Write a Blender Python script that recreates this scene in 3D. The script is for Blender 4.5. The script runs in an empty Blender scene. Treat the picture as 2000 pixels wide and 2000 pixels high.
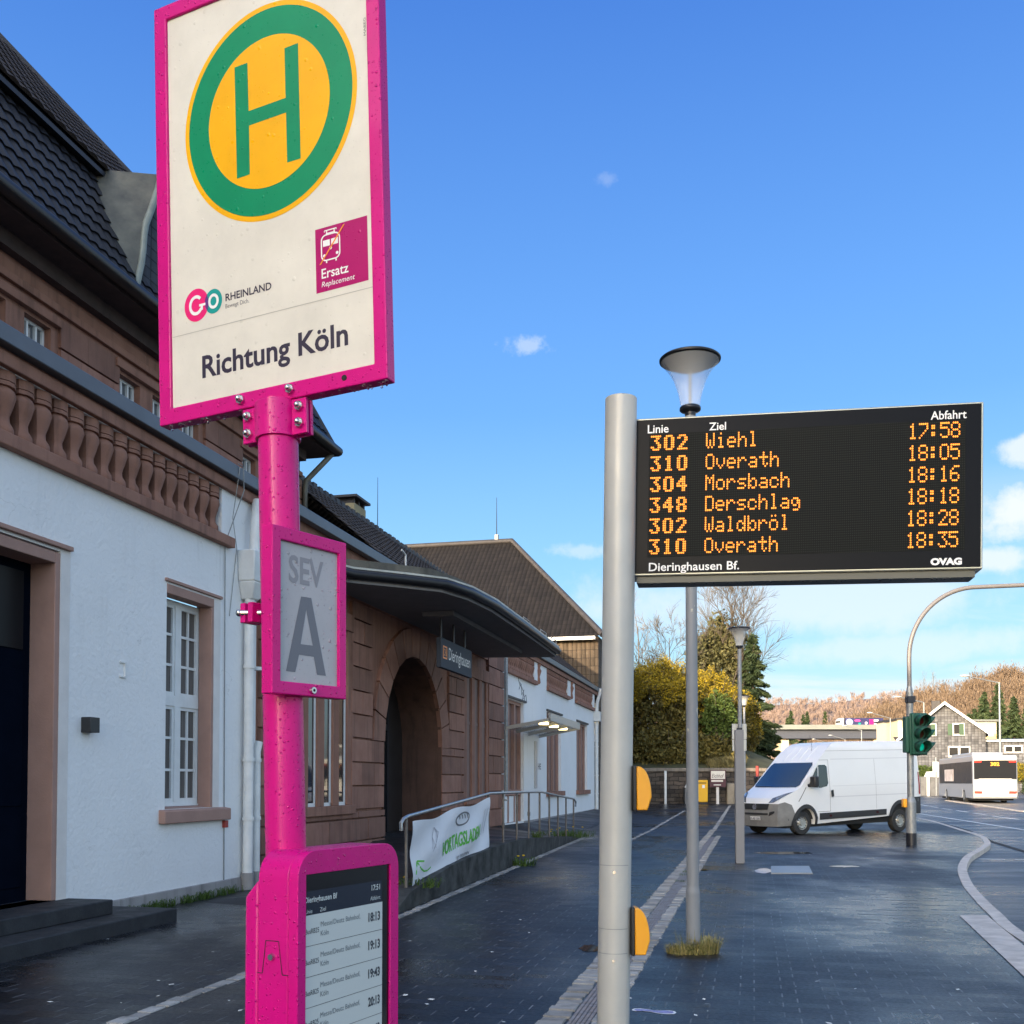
import bpy, bmesh, math, random
from mathutils import Vector, Matrix, noise
R = math.radians
random.seed(7)
SC = bpy.context.scene
COL = SC.collection

# ---------------------------------------------------------------- camera
CAM_H, FPX, PITCH, HORIZON = 1.55, 2000.0, R(1.8), 1528.0
CX, CY = 1000.0, HORIZON - FPX * math.tan(PITCH)
cam_d = bpy.data.cameras.new('camera')
cam = bpy.data.objects.new('camera', cam_d)
COL.objects.link(cam)
cam.location = (0, 0, CAM_H)
cam.rotation_euler = (R(90) + PITCH, 0, 0)
cam_d.sensor_width = 36.0
cam_d.lens = 36.0 * FPX / 2000.0
cam_d.shift_y = (CY - 1000.0) / 2000.0
cam_d.clip_start = 0.05
cam_d.clip_end = 6000
SC.camera = cam

# ---------------------------------------------------------------- sun and sky
SUN_AZ, SUN_EL = R(216.0), R(14.0)          # clockwise from +Y, low evening sun behind the camera and to the left
S = Vector((math.sin(SUN_AZ) * math.cos(SUN_EL), math.cos(SUN_AZ) * math.cos(SUN_EL), math.sin(SUN_EL)))
sd = bpy.data.lights.new('sun', 'SUN')
sd.energy = 2.0
sd.angle = R(0.53)
sd.color = (1.0, 0.80, 0.56)
so = bpy.data.objects.new('sun', sd)
so.rotation_euler = (-S).to_track_quat('-Z', 'Y').to_euler()
so.location = (-40, -60, 40)
COL.objects.link(so)

W = bpy.data.worlds.new('World')
SC.world = W
W.use_nodes = True
nt = W.node_tree
nt.nodes.clear()
def wn(t, **k):
    n = nt.nodes.new(t)
    for a, b in k.items():
        setattr(n, a, b)
    return n
wl = nt.links.new
out = wn('ShaderNodeOutputWorld')
bg = wn('ShaderNodeBackground')
sky = wn('ShaderNodeTexSky', sky_type='NISHITA', sun_disc=False)
sky.sun_elevation = SUN_EL
sky.sun_rotation = SUN_AZ
sky.air_density = 1.0
sky.dust_density = 3.0
sky.ozone_density = 2.2
bg.inputs['Strength'].default_value = 0.15
# thin clouds: noise over the sky direction projected on a high plane
geo = wn('ShaderNodeTexCoord')
sep = wn('ShaderNodeSeparateXYZ')
wl(geo.outputs['Generated'], sep.inputs[0])
def wm(op, a, b=None, clamp=False):
    n = wn('ShaderNodeMath', operation=op)
    n.use_clamp = clamp
    for i, x in enumerate((a, b)):
        if x is None: continue
        if isinstance(x, (int, float)): n.inputs[i].default_value = x
        else: wl(x, n.inputs[i])
    return n.outputs[0]
def wramp(v, a, b):
    n = wn('ShaderNodeMapRange', interpolation_type='SMOOTHSTEP')
    wl(v, n.inputs[0]); n.inputs[1].default_value = a; n.inputs[2].default_value = b
    return n.outputs[0]
X, Y, Z = sep.outputs
zc = wm('ADD', wm('MAXIMUM', Z, 0.0), 0.10)
comb = wn('ShaderNodeCombineXYZ')
wl(wm('DIVIDE', X, zc), comb.inputs[0]); wl(wm('DIVIDE', Y, zc), comb.inputs[1])
mp = wn('ShaderNodeMapping'); mp.inputs['Scale'].default_value = (0.55, 0.8, 1); mp.inputs['Location'].default_value = (2.3, 0.4, 0)
wl(comb.outputs[0], mp.inputs[0])
cn = wn('ShaderNodeTexNoise'); cn.inputs['Scale'].default_value = 1.0; cn.inputs['Detail'].default_value = 9; cn.inputs['Roughness'].default_value = 0.6; cn.inputs['Distortion'].default_value = 0.5
wl(mp.outputs[0], cn.inputs['Vector'])
low = wm('MULTIPLY', wramp(Z, 0.02, 0.08), wramp(Z, 0.30, 0.16))
right = wramp(X, 0.02, 0.30)
veil = wm('MULTIPLY', wm('MULTIPLY', wramp(cn.outputs[0], 0.44, 0.66), low), right)
def puff(az, el, ra, rb, sc):
    """one small ragged cloud standing at a compass bearing and height"""
    c = Vector((math.sin(R(az)) * math.cos(R(el)), math.cos(R(az)) * math.cos(R(el)), math.sin(R(el))))
    dot = wn('ShaderNodeVectorMath', operation='SUBTRACT')
    wl(geo.outputs['Generated'], dot.inputs[0]); dot.inputs[1].default_value = c
    m = wn('ShaderNodeVectorMath', operation='MULTIPLY')
    wl(dot.outputs[0], m.inputs[0]); m.inputs[1].default_value = (1 / R(ra), 1 / R(ra), 1 / R(rb))
    ln = wn('ShaderNodeVectorMath', operation='LENGTH'); wl(m.outputs[0], ln.inputs[0])
    n = wn('ShaderNodeTexNoise'); n.inputs['Scale'].default_value = sc; n.inputs['Detail'].default_value = 7; n.inputs['Roughness'].default_value = 0.65
    wl(geo.outputs['Generated'], n.inputs['Vector'])
    v = wm('SUBTRACT', wm('MULTIPLY', n.outputs[0], 2.1), ln.outputs['Value'])
    return wramp(v, 0.05, 0.75)
tot = wm('MULTIPLY', veil, 0.75)
for a in ((0.9, 23.4, 1.5, 0.6, 55, 0.38), (5.4, 30.8, 0.7, 0.4, 60, 0.14), (3.9, 12.8, 2.6, 0.5, 34, 0.40),
          (26.4, 13.4, 3.0, 1.9, 16, 0.95), (27.4, 16.4, 2.4, 1.0, 22, 0.8), (23.5, 11.2, 6.5, 1.0, 18, 0.8), (17.0, 9.8, 13.0, 2.6, 9, 0.62), (19.5, 7.0, 9.0, 1.2, 14, 0.5), (62.0, 19.0, 24.0, 15.0, 5, 0.9), (105.0, 24.0, 26.0, 18.0, 5, 0.9)):  # last two puffs are out of view, added to brighten the facade
    tot = wm('MAXIMUM', tot, wm('MULTIPLY', puff(*a[:5]), a[5]))
mixc = wn('ShaderNodeMix', data_type='RGBA')
wl(tot, mixc.inputs[0])
hs = wn('ShaderNodeHueSaturation'); hs.inputs['Saturation'].default_value = 1.1
wl(sky.outputs[0], hs.inputs['Color'])
ramp = wn('ShaderNodeValToRGB')
EX = 2 ** 2.0 * 0.15
cr = ramp.color_ramp
for i, (p_, c_) in enumerate(((0.0, (.66, .88, .96)), (.10, (.47, .80, .97)), (.20, (.29, .63, .99)), (.34, (.145, .42, .97)), (.64, (.042, .185, .70)), (.80, (.30, .42, .74)), (1.0, (.95, .95, .95)))):  # overhead stops, out of view, whitened to neutralise the light from above
    el_ = cr.elements[i] if i < 2 else cr.elements.new(p_)
    el_.position = p_; el_.color = (*[v / EX / 4 for v in c_], 1)
wl(Z, ramp.inputs[0])
vs4 = wn('ShaderNodeVectorMath', operation='SCALE'); vs4.inputs['Scale'].default_value = 4.0
wl(ramp.outputs[0], vs4.inputs[0])
mx2 = wn('ShaderNodeMix', data_type='RGBA')
wl(wm('MULTIPLY', wramp(Y, -0.45, 0.25), 0.9), mx2.inputs[0])
wl(hs.outputs[0], mx2.inputs[6]); wl(vs4.outputs[0], mx2.inputs[7])
wl(mx2.outputs[2], mixc.inputs[6])
mixc.inputs[7].default_value = (1.60, 1.70, 1.80, 1)
wl(mixc.outputs[2], bg.inputs['Color'])
wl(bg.outputs[0], out.inputs[0])

SC.view_settings.view_transform = 'Standard'
SC.view_settings.look = 'None'
SC.view_settings.gamma = 1
SC.view_settings.exposure = 2.0
SC.cycles.max_bounces = 8
SC.cycles.diffuse_bounces = 3
SC.cycles.transparent_max_bounces = 12
SC.cycles.use_denoising = True

# ---------------------------------------------------------------- geometry helpers
FW = Vector((0, math.cos(PITCH), math.sin(PITCH))); UP = Vector((0, -math.sin(PITCH), math.cos(PITCH)))
EYE = Vector((0, 0, CAM_H))
def gz(y):
    """the street climbs gently beyond 33 m"""
    return max(0.0, min(1.2, (y - 33.0) * 0.011))
def ray(px, py):
    return Vector((1, 0, 0)) * ((px - CX) / FPX) + UP * ((CY - py) / FPX) + FW
def D(px, py, Y):
    r = ray(px, py)
    return EYE + r * (Y / r.y)
def G(px, py, dz=0.0):
    r = ray(px, py)
    z = dz
    for _ in range(30):
        P = EYE + r * ((z - CAM_H) / r.z)
        z = gz(P.y) + dz
    return Vector((P.x, P.y, z))
# the station's own frame: x along the front, y away from the square, z up
UX = Vector((0.2287, 0.9735, 0)); UY = Vector((-0.9735, 0.2287, 0))
SA = math.atan2(UX.y, UX.x)
STM = Matrix.Rotation(SA, 4, 'Z')
def ST(t, y, z=0.0):
    return UX * t + UY * y + Vector((0, 0, z))

class MB:
    def __init__(s, M=None):
        s.v = []; s.f = []; s.M = M or Matrix.Identity(4)
    def add(s, vs, fs):
        b = len(s.v)
        s.v += [s.M @ Vector(p) for p in vs]
        s.f += [tuple(i + b for i in f) for f in fs]
    def box(s, x0, x1, y0, y1, z0, z1):
        s.add([(x, y, z) for z in (z0, z1) for y in (y0, y1) for x in (x0, x1)],
              [(0, 2, 3, 1), (4, 5, 7, 6), (0, 1, 5, 4), (2, 6, 7, 3), (0, 4, 6, 2), (1, 3, 7, 5)])
    def hexa(s, p):
        s.add(p, [(0, 2, 3, 1), (4, 5, 7, 6), (0, 1, 5, 4), (2, 6, 7, 3), (0, 4, 6, 2), (1, 3, 7, 5)])
    def cyl(s, p0, p1, r0, r1=None, n=16, cap=True):
        p0, p1 = Vector(p0), Vector(p1)
        r1 = r0 if r1 is None else r1
        d = (p1 - p0).normalized()
        a = d.orthogonal().normalized(); b = d.cross(a)
        vs = []
        for p, r in ((p0, r0), (p1, r1)):
            for i in range(n):
                w = 2 * math.pi * i / n
                vs.append(p + (a * math.cos(w) + b * math.sin(w)) * r)
        fs = [(i, (i + 1) % n, n + (i + 1) % n, n + i) for i in range(n)]
        if cap: fs += [tuple(range(n - 1, -1, -1)), tuple(range(n, 2 * n))]
        s.add(vs, fs)
    def tube(s, pts, r, n=10, cap=True):
        pts = [Vector(p) for p in pts]
        rs = r if isinstance(r, (list, tuple)) else [r] * len(pts)
        vs = []; fs = []
        a = None
        for i, p in enumerate(pts):
            d = (pts[min(i + 1, len(pts) - 1)] - pts[max(i - 1, 0)]).normalized()
            if a is None: a = d.orthogonal().normalized()
            a = (a - d * a.dot(d)).normalized()
            b = d.cross(a)
            for k in range(n):
                w = 2 * math.pi * k / n
                vs.append(p + (a * math.cos(w) + b * math.sin(w)) * rs[i])
        for i in range(len(pts) - 1):
            for k in range(n):
                fs.append((i * n + k, i * n + (k + 1) % n, (i + 1) * n + (k + 1) % n, (i + 1) * n + k))
        if cap:
            fs += [tuple(range(n - 1, -1, -1)), tuple(range((len(pts) - 1) * n, len(pts) * n))]
        s.add(vs, fs)
    def lathe(s, prof, c=(0, 0, 0), n=24, cap=False):
        vs = []; fs = []
        for r, z in prof:
            for k in range(n):
                w = 2 * math.pi * k / n
                vs.append((c[0] + r * math.cos(w), c[1] + r * math.sin(w), c[2] + z))
        for i in range(len(prof) - 1):
            for k in range(n):
                fs.append((i * n + k, i * n + (k + 1) % n, (i + 1) * n + (k + 1) % n, (i + 1) * n + k))
        if cap:
            fs += [tuple(range(n - 1, -1, -1)), tuple(range((len(prof) - 1) * n, len(prof) * n))]
        s.add(vs, fs)
    def prism(s, poly, O, U, V, d0, d1):
        O, U, V = Vector(O), Vector(U), Vector(V)
        N = U.cross(V)
        n = len(poly)
        vs = [O + U * a + V * b + N * d for d in (d0, d1) for a, b in poly]
        s.add(vs, [tuple(range(n - 1, -1, -1)), tuple(range(n, 2 * n))] + [(i, (i + 1) % n, n + (i + 1) % n, n + i) for i in range(n)])
    def flat(s, poly, O, U, V, d=0.0):
        O, U, V = Vector(O), Vector(U), Vector(V)
        N = U.cross(V)
        s.add([O + U * a + V * b + N * d for a, b in poly], [tuple(range(len(poly)))])
    def ring(s, outer, inner, O, U, V, d0, d1):
        """a flat ring between two outlines of equal count, with thickness"""
        O, U, V = Vector(O), Vector(U), Vector(V)
        N = U.cross(V); n = len(outer)
        vs = [O + U * a + V * b + N * d for d in (d0, d1) for L in (outer, inner) for a, b in L]
        fs = []
        for i in range(n):
            j = (i + 1) % n
            fs += [(2 * n + i, 2 * n + j, 3 * n + j, 3 * n + i), (i, n + i, n + j, j), (i, j, 2 * n + j, 2 * n + i), (n + i, 3 * n + i, 3 * n + j, n + j)]
        s.add(vs, fs)
    def poly(s, *p):
        s.add(p, [tuple(range(len(p)))])
    def sphere(s, c, r, n=10, m=6, sx=1, sy=1, sz=1):
        vs = [(c[0], c[1], c[2] - r * sz)]
        for i in range(1, m):
            a = -math.pi / 2 + math.pi * i / m
            for k in range(n):
                w = 2 * math.pi * k / n
                vs.append((c[0] + r * sx * math.cos(a) * math.cos(w), c[1] + r * sy * math.cos(a) * math.sin(w), c[2] + r * sz * math.sin(a)))
        vs.append((c[0], c[1], c[2] + r * sz))
        fs = [(0, 1 + (k + 1) % n, 1 + k) for k in range(n)]
        for i in range(m - 2):
            for k in range(n):
                fs.append((1 + i * n + k, 1 + i * n + (k + 1) % n, 1 + (i + 1) * n + (k + 1) % n, 1 + (i + 1) * n + k))
        L = len(vs) - 1; b = 1 + (m - 2) * n
        fs += [(b + k, b + (k + 1) % n, L) for k in range(n)]
        s.add(vs, fs)
    def text(s, t, O, U, V, d=0.0, x=0.0, y=0.0, h=None, w=None, bold=0.0, align='L', shear=0.0):
        """flat lettering: h is the capital height, w the whole width"""
        vs, fs, x0, x1 = glyphs(t, bold, shear)
        k = (h or 1.0) / CAP
        kx = k if w is None else w / (x1 - x0)
        off = x - x0 * kx if align == 'L' else (x - x1 * kx if align == 'R' else x - (x0 + x1) * kx / 2)
        O, U, V = Vector(O), Vector(U), Vector(V); N = U.cross(V)
        s.add([O + U * (off + a * kx) + V * (y + b * k) + N * d for a, b in vs], fs)
    def build(s, name, mat, parent=None, smooth=35, recalc=True, bevel=None, merge=False, uv=None):
        me = bpy.data.meshes.new(name)
        inv = WM[parent.name].inverted() if parent is not None else None
        vs = [inv @ p for p in s.v] if inv else s.v
        me.from_pydata([tuple(p) for p in vs], [], s.f)
        if recalc or merge:
            bm = bmesh.new(); bm.from_mesh(me)
            if merge: bmesh.ops.remove_doubles(bm, verts=bm.verts, dist=1e-5)
            if recalc: bmesh.ops.recalc_face_normals(bm, faces=bm.faces)
            bm.to_mesh(me); bm.free()
        me.materials.append(mat)
        if smooth:
            me.shade_smooth()
            me.set_sharp_from_angle(angle=R(smooth))
        o = bpy.data.objects.new(name, me)
        COL.objects.link(o)
        if parent is not None:
            o.parent = parent
            WM[o.name] = WM[parent.name]
        else:
            WM[o.name] = Matrix.Identity(4)
        if bevel:
            b = o.modifiers.new('bevel', 'BEVEL'); b.width = bevel; b.segments = 2; b.limit_method = 'ANGLE'; b.angle_limit = R(40)
        return o
WM = {}
def tag(o, label=None, cat=None, group=None, kind=None):
    if label: o['label'] = label
    if cat: o['category'] = cat
    if group: o['group'] = group
    if kind: o['kind'] = kind
    return o
def thing(name, label, cat, loc=(0, 0, 0), rz=0.0, group=None, M=None):
    o = bpy.data.objects.new(name, None)
    COL.objects.link(o)
    o.empty_display_size = 0.2
    M = M or (Matrix.Translation(Vector(loc)) @ Matrix.Rotation(rz, 4, 'Z'))
    o.matrix_world = M
    WM[o.name] = M
    return tag(o, label, cat, group)
def single(name, mb, mat, label, cat, group=None, base=None, **k):
    """a thing that is one mesh; its origin is set to its base"""
    o = mb.build(name, mat, **k)
    if base is not None:
        b = Vector(base)
        o.data.transform(Matrix.Translation(-b)); o.location = b
    return tag(o, label, cat, group)
def struct(name, mb, mat, **k):
    return tag(mb.build(name, mat, **k), kind='structure')
def dup(root, M, label=None):
    """a copy of a thing with copies of its parts and sub-parts"""
    r = root.copy(); COL.objects.link(r); r.matrix_world = M; WM[r.name] = M
    if label: r['label'] = label
    for ch in list(root.children):
        c = ch.copy(); COL.objects.link(c); c.parent = r
        for g in list(ch.children):
            e = g.copy(); COL.objects.link(e); e.parent = c
    return r
_gl = {}
CAP = 0.0
def glyphs(t, bold=0.0, shear=0.0):
    k = (t, bold, shear)
    if k not in _gl:
        cu = bpy.data.curves.new('t', 'FONT')
        cu.body = t; cu.size = 1.0; cu.offset = bold; cu.shear = shear; cu.resolution_u = 3; cu.fill_mode = 'FRONT'
        ob = bpy.data.objects.new('t', cu); COL.objects.link(ob)
        bpy.context.view_layer.update()
        me = bpy.data.meshes.new_from_object(ob.evaluated_get(bpy.context.evaluated_depsgraph_get()))
        vs = [(v.co.x, v.co.y) for v in me.vertices]; fs = [tuple(p.vertices) for p in me.polygons]
        bpy.data.objects.remove(ob); bpy.data.curves.remove(cu); bpy.data.meshes.remove(me)
        xs = [a for a, b in vs]
        _gl[k] = (vs, fs, min(xs), max(xs))
    return _gl[k]
CAP = max(b for a, b in glyphs('H')[0])
def rrect(x0, x1, y0, y1, r, n=6, bl=True):
    p = []
    for cx, cy, a0, on in ((x1 - r, y1 - r, 0, 1), (x0 + r, y1 - r, 90, 1), (x0 + r, y0 + r, 180, bl), (x1 - r, y0 + r, 270, bl)):
        if not on:
            p += [(x0, y0)] if a0 == 180 else [(x1, y0)]
            continue
        for i in range(n + 1):
            a = R(a0 + 90 * i / n)
            p.append((cx + r * math.cos(a), cy + r * math.sin(a)))
    return p
def ell(cx, cy, rx, ry, n=64, a0=0, a1=360):
    return [(cx + rx * math.cos(R(a0 + (a1 - a0) * i / n)), cy + ry * math.sin(R(a0 + (a1 - a0) * i / n))) for i in range(n if a1 - a0 == 360 else n + 1)]
def sub(mb, levels):
    """triangulate and slice a mesh on planes: levels = [(axis, value), ...]"""
    bm = bmesh.new()
    vs = [bm.verts.new(p) for p in mb.v]
    for f in mb.f:
        try: bm.faces.new([vs[i] for i in f])
        except ValueError: pass
    bmesh.ops.remove_doubles(bm, verts=bm.verts, dist=1e-5)
    bmesh.ops.triangulate(bm, faces=bm.faces)
    for ax, val in levels:
        co = [0, 0, 0]; no = [0, 0, 0]; co[ax] = val; no[ax] = 1
        bmesh.ops.bisect_plane(bm, geom=bm.verts[:] + bm.edges[:] + bm.faces[:], plane_co=co, plane_no=no)
    bm.verts.index_update()
    mb.v = [v.co.copy() for v in bm.verts]
    mb.f = [tuple(v.index for v in f.verts) for f in bm.faces]
    bm.free()
    return mb
def lay(mb, dz):
    """drape a flat sheet over the street's slope"""
    sub(mb, [(1, 33.0), (1, 142.0)])
    for p in mb.v: p.z += gz(p.y) + dz
    return mb

# ---------------------------------------------------------------- materials
def mat(name, col, rough=0.5, metal=0.0, var=0.0, vscale=3.0, bump=0.0, bscale=40.0, coat=0.0, spec=None, emit=None, estr=1.0, rvar=0.0, alpha=None, col2=None, stretch=None, detail=4.0):
    m = bpy.data.materials.new(name); m.use_nodes = True
    T = m.node_tree; b = T.nodes['Principled BSDF']
    b.inputs['Base Color'].default_value = (*col, 1); b.inputs['Roughness'].default_value = rough; b.inputs['Metallic'].default_value = metal
    if coat: b.inputs['Coat Weight'].default_value = coat; b.inputs['Coat Roughness'].default_value = 0.05
    if spec is not None: b.inputs['Specular IOR Level'].default_value = spec
    if emit: b.inputs['Emission Color'].default_value = (*emit, 1); b.inputs['Emission Strength'].default_value = estr
    if alpha is not None: b.inputs['Alpha'].default_value = alpha
    co = None
    def vec():
        nonlocal co
        if co is None:
            tc = T.nodes.new('ShaderNodeTexCoord'); co = tc.outputs['Object']
            if stretch:
                mp = T.nodes.new('ShaderNodeMapping'); mp.inputs['Scale'].default_value = stretch
                T.links.new(co, mp.inputs[0]); co = mp.outputs[0]
        return co
    def nz(s, d=detail):
        n = T.nodes.new('ShaderNodeTexNoise'); n.inputs['Scale'].default_value = s; n.inputs['Detail'].default_value = d; n.inputs['Roughness'].default_value = 0.6
        T.links.new(vec(), n.inputs['Vector']); return n.outputs[0]
    if var or col2:
        r = T.nodes.new('ShaderNodeMapRange'); r.inputs[1].default_value = 0.3; r.inputs[2].default_value = 0.7
        T.links.new(nz(vscale), r.inputs[0])
        x = T.nodes.new('ShaderNodeMix'); x.data_type = 'RGBA'
        c2 = col2 or tuple(min(1, c * (1 + var)) for c in col); c1 = tuple(c * (1 - var) for c in col)
        x.inputs[6].default_value = (*c1, 1); x.inputs[7].default_value = (*c2, 1)
        T.links.new(r.outputs[0], x.inputs[0]); T.links.new(x.outputs[2], b.inputs['Base Color'])
    if rvar:
        r = T.nodes.new('ShaderNodeMapRange'); r.inputs[1].default_value = 0.35; r.inputs[2].default_value = 0.65
        r.inputs[3].default_value = max(0.02, rough - rvar); r.inputs[4].default_value = min(1, rough + rvar)
        T.links.new(nz(vscale * 1.7), r.inputs[0]); T.links.new(r.outputs[0], b.inputs['Roughness'])
    if bump:
        n = T.nodes.new('ShaderNodeBump'); n.inputs['Strength'].default_value = 1.0; n.inputs['Distance'].default_value = bump
        T.links.new(nz(bscale, 5), n.inputs['Height']); T.links.new(n.outputs[0], b.inputs['Normal'])
    return m
class NT:
    """short hand for a material's node tree"""
    def __init__(s, m):
        s.t = m.node_tree; s.b = s.t.nodes['Principled BSDF']
    def n(s, t, **k):
        x = s.t.nodes.new(t)
        for a, v in k.items(): setattr(x, a, v)
        return x
    def l(s, a, b): s.t.links.new(a, b)
    def math(s, op, a, b=None, c=None):
        x = s.n('ShaderNodeMath', operation=op)
        for i, v in enumerate((a, b, c)):
            if v is None: continue
            if isinstance(v, (int, float)): x.inputs[i].default_value = v
            else: s.l(v, x.inputs[i])
        return x.outputs[0]
    def rng(s, v, a, b, c=0.0, d=1.0, smooth=False):
        x = s.n('ShaderNodeMapRange')
        if smooth: x.interpolation_type = 'SMOOTHSTEP'
        s.l(v, x.inputs[0])
        for i, q in enumerate((a, b, c, d)): x.inputs[i + 1].default_value = q
        return x.outputs[0]
    def mix(s, f, a, b):
        x = s.n('ShaderNodeMix', data_type='RGBA')
        for i, v in ((0, f), (6, a), (7, b)):
            if isinstance(v, (tuple, list)): x.inputs[i].default_value = (*v[:3], 1)
            elif isinstance(v, (int, float)): x.inputs[i].default_value = v
            else: s.l(v, x.inputs[i])
        return x.outputs[2]
    def noise(s, vec, sc, d=4, r=0.6):
        x = s.n('ShaderNodeTexNoise'); x.inputs['Scale'].default_value = sc; x.inputs['Detail'].default_value = d; x.inputs['Roughness'].default_value = r
        s.l(vec, x.inputs['Vector']); return x.outputs[0]
    def obj(s, rot=None, scale=None, loc=None):
        c = s.n('ShaderNodeTexCoord').outputs['Object']
        if rot or scale or loc:
            m = s.n('ShaderNodeMapping')
            if rot: m.inputs['Rotation'].default_value = rot
            if scale: m.inputs['Scale'].default_value = scale
            if loc: m.inputs['Location'].default_value = loc
            s.l(c, m.inputs[0]); c = m.outputs[0]
        return c
    def bump(s, h, dist, strength=1.0, normal=None):
        x = s.n('ShaderNodeBump'); x.inputs['Distance'].default_value = dist; x.inputs['Strength'].default_value = strength
        s.l(h, x.inputs['Height'])
        if normal is not None: s.l(normal, x.inputs['Normal'])
        return x.outputs[0]
    def brick(s, vec, w, h, mortar, off=0.5, bias=0.0, c1=(0, 0, 0), c2=(1, 1, 1), cm=(0, 0, 0)):
        x = s.n('ShaderNodeTexBrick'); x.offset = off; x.squash = 1.0
        x.inputs['Scale'].default_value = 1.0; x.inputs['Brick Width'].default_value = w; x.inputs['Row Height'].default_value = h
        x.inputs['Mortar Size'].default_value = mortar; x.inputs['Mortar Smooth'].default_value = 0.1; x.inputs['Bias'].default_value = bias
        x.inputs['Color1'].default_value = (*c1, 1); x.inputs['Color2'].default_value = (*c2, 1); x.inputs['Mortar'].default_value = (*cm, 1)
        s.l(vec, x.inputs['Vector']); return x

MT = {}
def paving_mat(name, w, h, off, base, wet_scale, rlo, rhi, joint):
    m = mat(name, base, 0.4); q = NT(m)
    v = q.obj(rot=(0, 0, R(13.22)))
    br = q.brick(v, w, h, 0.006, off, 0.0, (0.45, 0.45, 0.45), (1.5, 1.5, 1.5), (1, 1, 1))
    fine = q.noise(q.obj(), 90, 3)
    blot = q.noise(q.obj(), 0.8, 5)
    sc = q.n('ShaderNodeSeparateColor'); q.l(br.outputs['Color'], sc.inputs[0])
    k = q.math('MULTIPLY', sc.outputs[0], q.math('MULTIPLY', q.rng(fine, 0.3, 0.7, 0.75, 1.3), q.rng(blot, 0.3, 0.7, 0.7, 1.25)))
    vm = q.n('ShaderNodeVectorMath', operation='SCALE'); vm.inputs[0].default_value = base; q.l(k, vm.inputs['Scale'])
    # joints running towards the far end are pale, the cross ones dark
    sy = q.n('ShaderNodeSeparateXYZ'); q.l(v, sy.inputs[0])
    ph = q.math('ABSOLUTE', q.math('SUBTRACT', q.math('FRACT', q.math('ADD', q.math('DIVIDE', sy.outputs[1], h), 0.5)), 0.5))
    bed = q.rng(ph, 0.06, 0.07, 1.0, 0.0)
    pj = q.mix(q.rng(q.noise(q.obj(), 1.1, 5), 0.38, 0.62), tuple(c * 0.35 for c in joint), tuple(c * 1.25 for c in joint))
    jc = q.mix(bed, pj, (0.003, 0.003, 0.004))
    q.l(q.mix(br.outputs['Fac'], vm.outputs[0], jc), q.b.inputs['Base Color'])
    q.b.inputs['Specular IOR Level'].default_value = 0.35
    wet = q.noise(q.obj(scale=(1.0, 0.6, 1)), wet_scale, 4, 0.65)
    fr = q.noise(q.obj(), 30, 4)
    rr = q.math('ADD', q.rng(wet, 0.38, 0.62, rlo, rhi, True), q.math('ADD', q.rng(fr, 0.3, 0.7, -0.06, 0.06), q.rng(sc.outputs[0], 0.45, 1.5, -0.05, 0.05)))
    q.l(rr, q.b.inputs['Roughness'])
    h1 = q.math('SUBTRACT', q.math('ADD', q.math('MULTIPLY', fine, 0.25), q.math('MULTIPLY', sc.outputs[0], 0.3)), br.outputs['Fac'])
    q.l(q.bump(h1, 0.006, 0.9), q.b.inputs['Normal'])
    return m
def asphalt_mat(name, base, rlo, rhi, sc=0.5, bd=0.004, sp=0.5):
    m = mat(name, base, 0.4); q = NT(m)
    f = q.noise(q.obj(), 130, 3); b = q.noise(q.obj(scale=(0.35, 1.4, 1)), sc, 6, 0.7)
    k = q.math('MULTIPLY', q.rng(f, 0.3, 0.7, 0.6, 1.5), q.rng(b, 0.3, 0.7, 0.7, 1.3))
    vm = q.n('ShaderNodeVectorMath', operation='SCALE'); vm.inputs[0].default_value = base; q.l(k, vm.inputs['Scale'])
    q.l(vm.outputs[0], q.b.inputs['Base Color'])
    q.l(q.rng(b, 0.38, 0.62, rlo, rhi, True), q.b.inputs['Roughness'])
    q.l(q.bump(f, bd, 0.8), q.b.inputs['Normal'])
    q.b.inputs['Specular IOR Level'].default_value = sp
    return m
def tile_mat(name, ax, base, w, h, var=0.25, zk=1.0):
    """pantiles in courses: ax picks the horizontal axis of the roof slope"""
    m = mat(name, base, 0.75, spec=0.25); q = NT(m)
    sp = q.n('ShaderNodeSeparateXYZ'); q.l(q.obj(), sp.inputs[0])
    cb = q.n('ShaderNodeCombineXYZ'); q.l(sp.outputs[ax], cb.inputs[0]); q.l(q.math('MULTIPLY', sp.outputs[2], zk), cb.inputs[1])
    br = q.brick(cb.outputs[0], w, h, 0.012, 0.0, 0.0, (1 - var,) * 3, (1 + var,) * 3, (0.25,) * 3)
    sc = q.n('ShaderNodeSeparateColor'); q.l(br.outputs['Color'], sc.inputs[0])
    k = q.math('MULTIPLY', sc.outputs[0], q.rng(q.noise(q.obj(), 1.3, 6), 0.3, 0.7, 0.75, 1.3))
    vm = q.n('ShaderNodeVectorMath', operation='SCALE'); vm.inputs[0].default_value = base; q.l(k, vm.inputs['Scale'])
    moss = q.rng(q.noise(q.obj(), 14, 3), 0.64, 0.70, 0.0, 0.55)
    q.l(q.mix(moss, vm.outputs[0], tuple(min(.2, c * 4) for c in base)), q.b.inputs['Base Color'])
    fy = q.math('FRACT', q.math('DIVIDE', q.math('MULTIPLY', sp.outputs[2], zk), h))
    wv = q.math('ABSOLUTE', q.math('SINE', q.math('MULTIPLY', sp.outputs[ax], math.pi / w)))
    hh = q.math('SUBTRACT', q.math('MULTIPLY', wv, 0.7), fy)
    q.l(q.bump(hh, 0.05, 0.9), q.b.inputs['Normal'])
    return m
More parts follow.
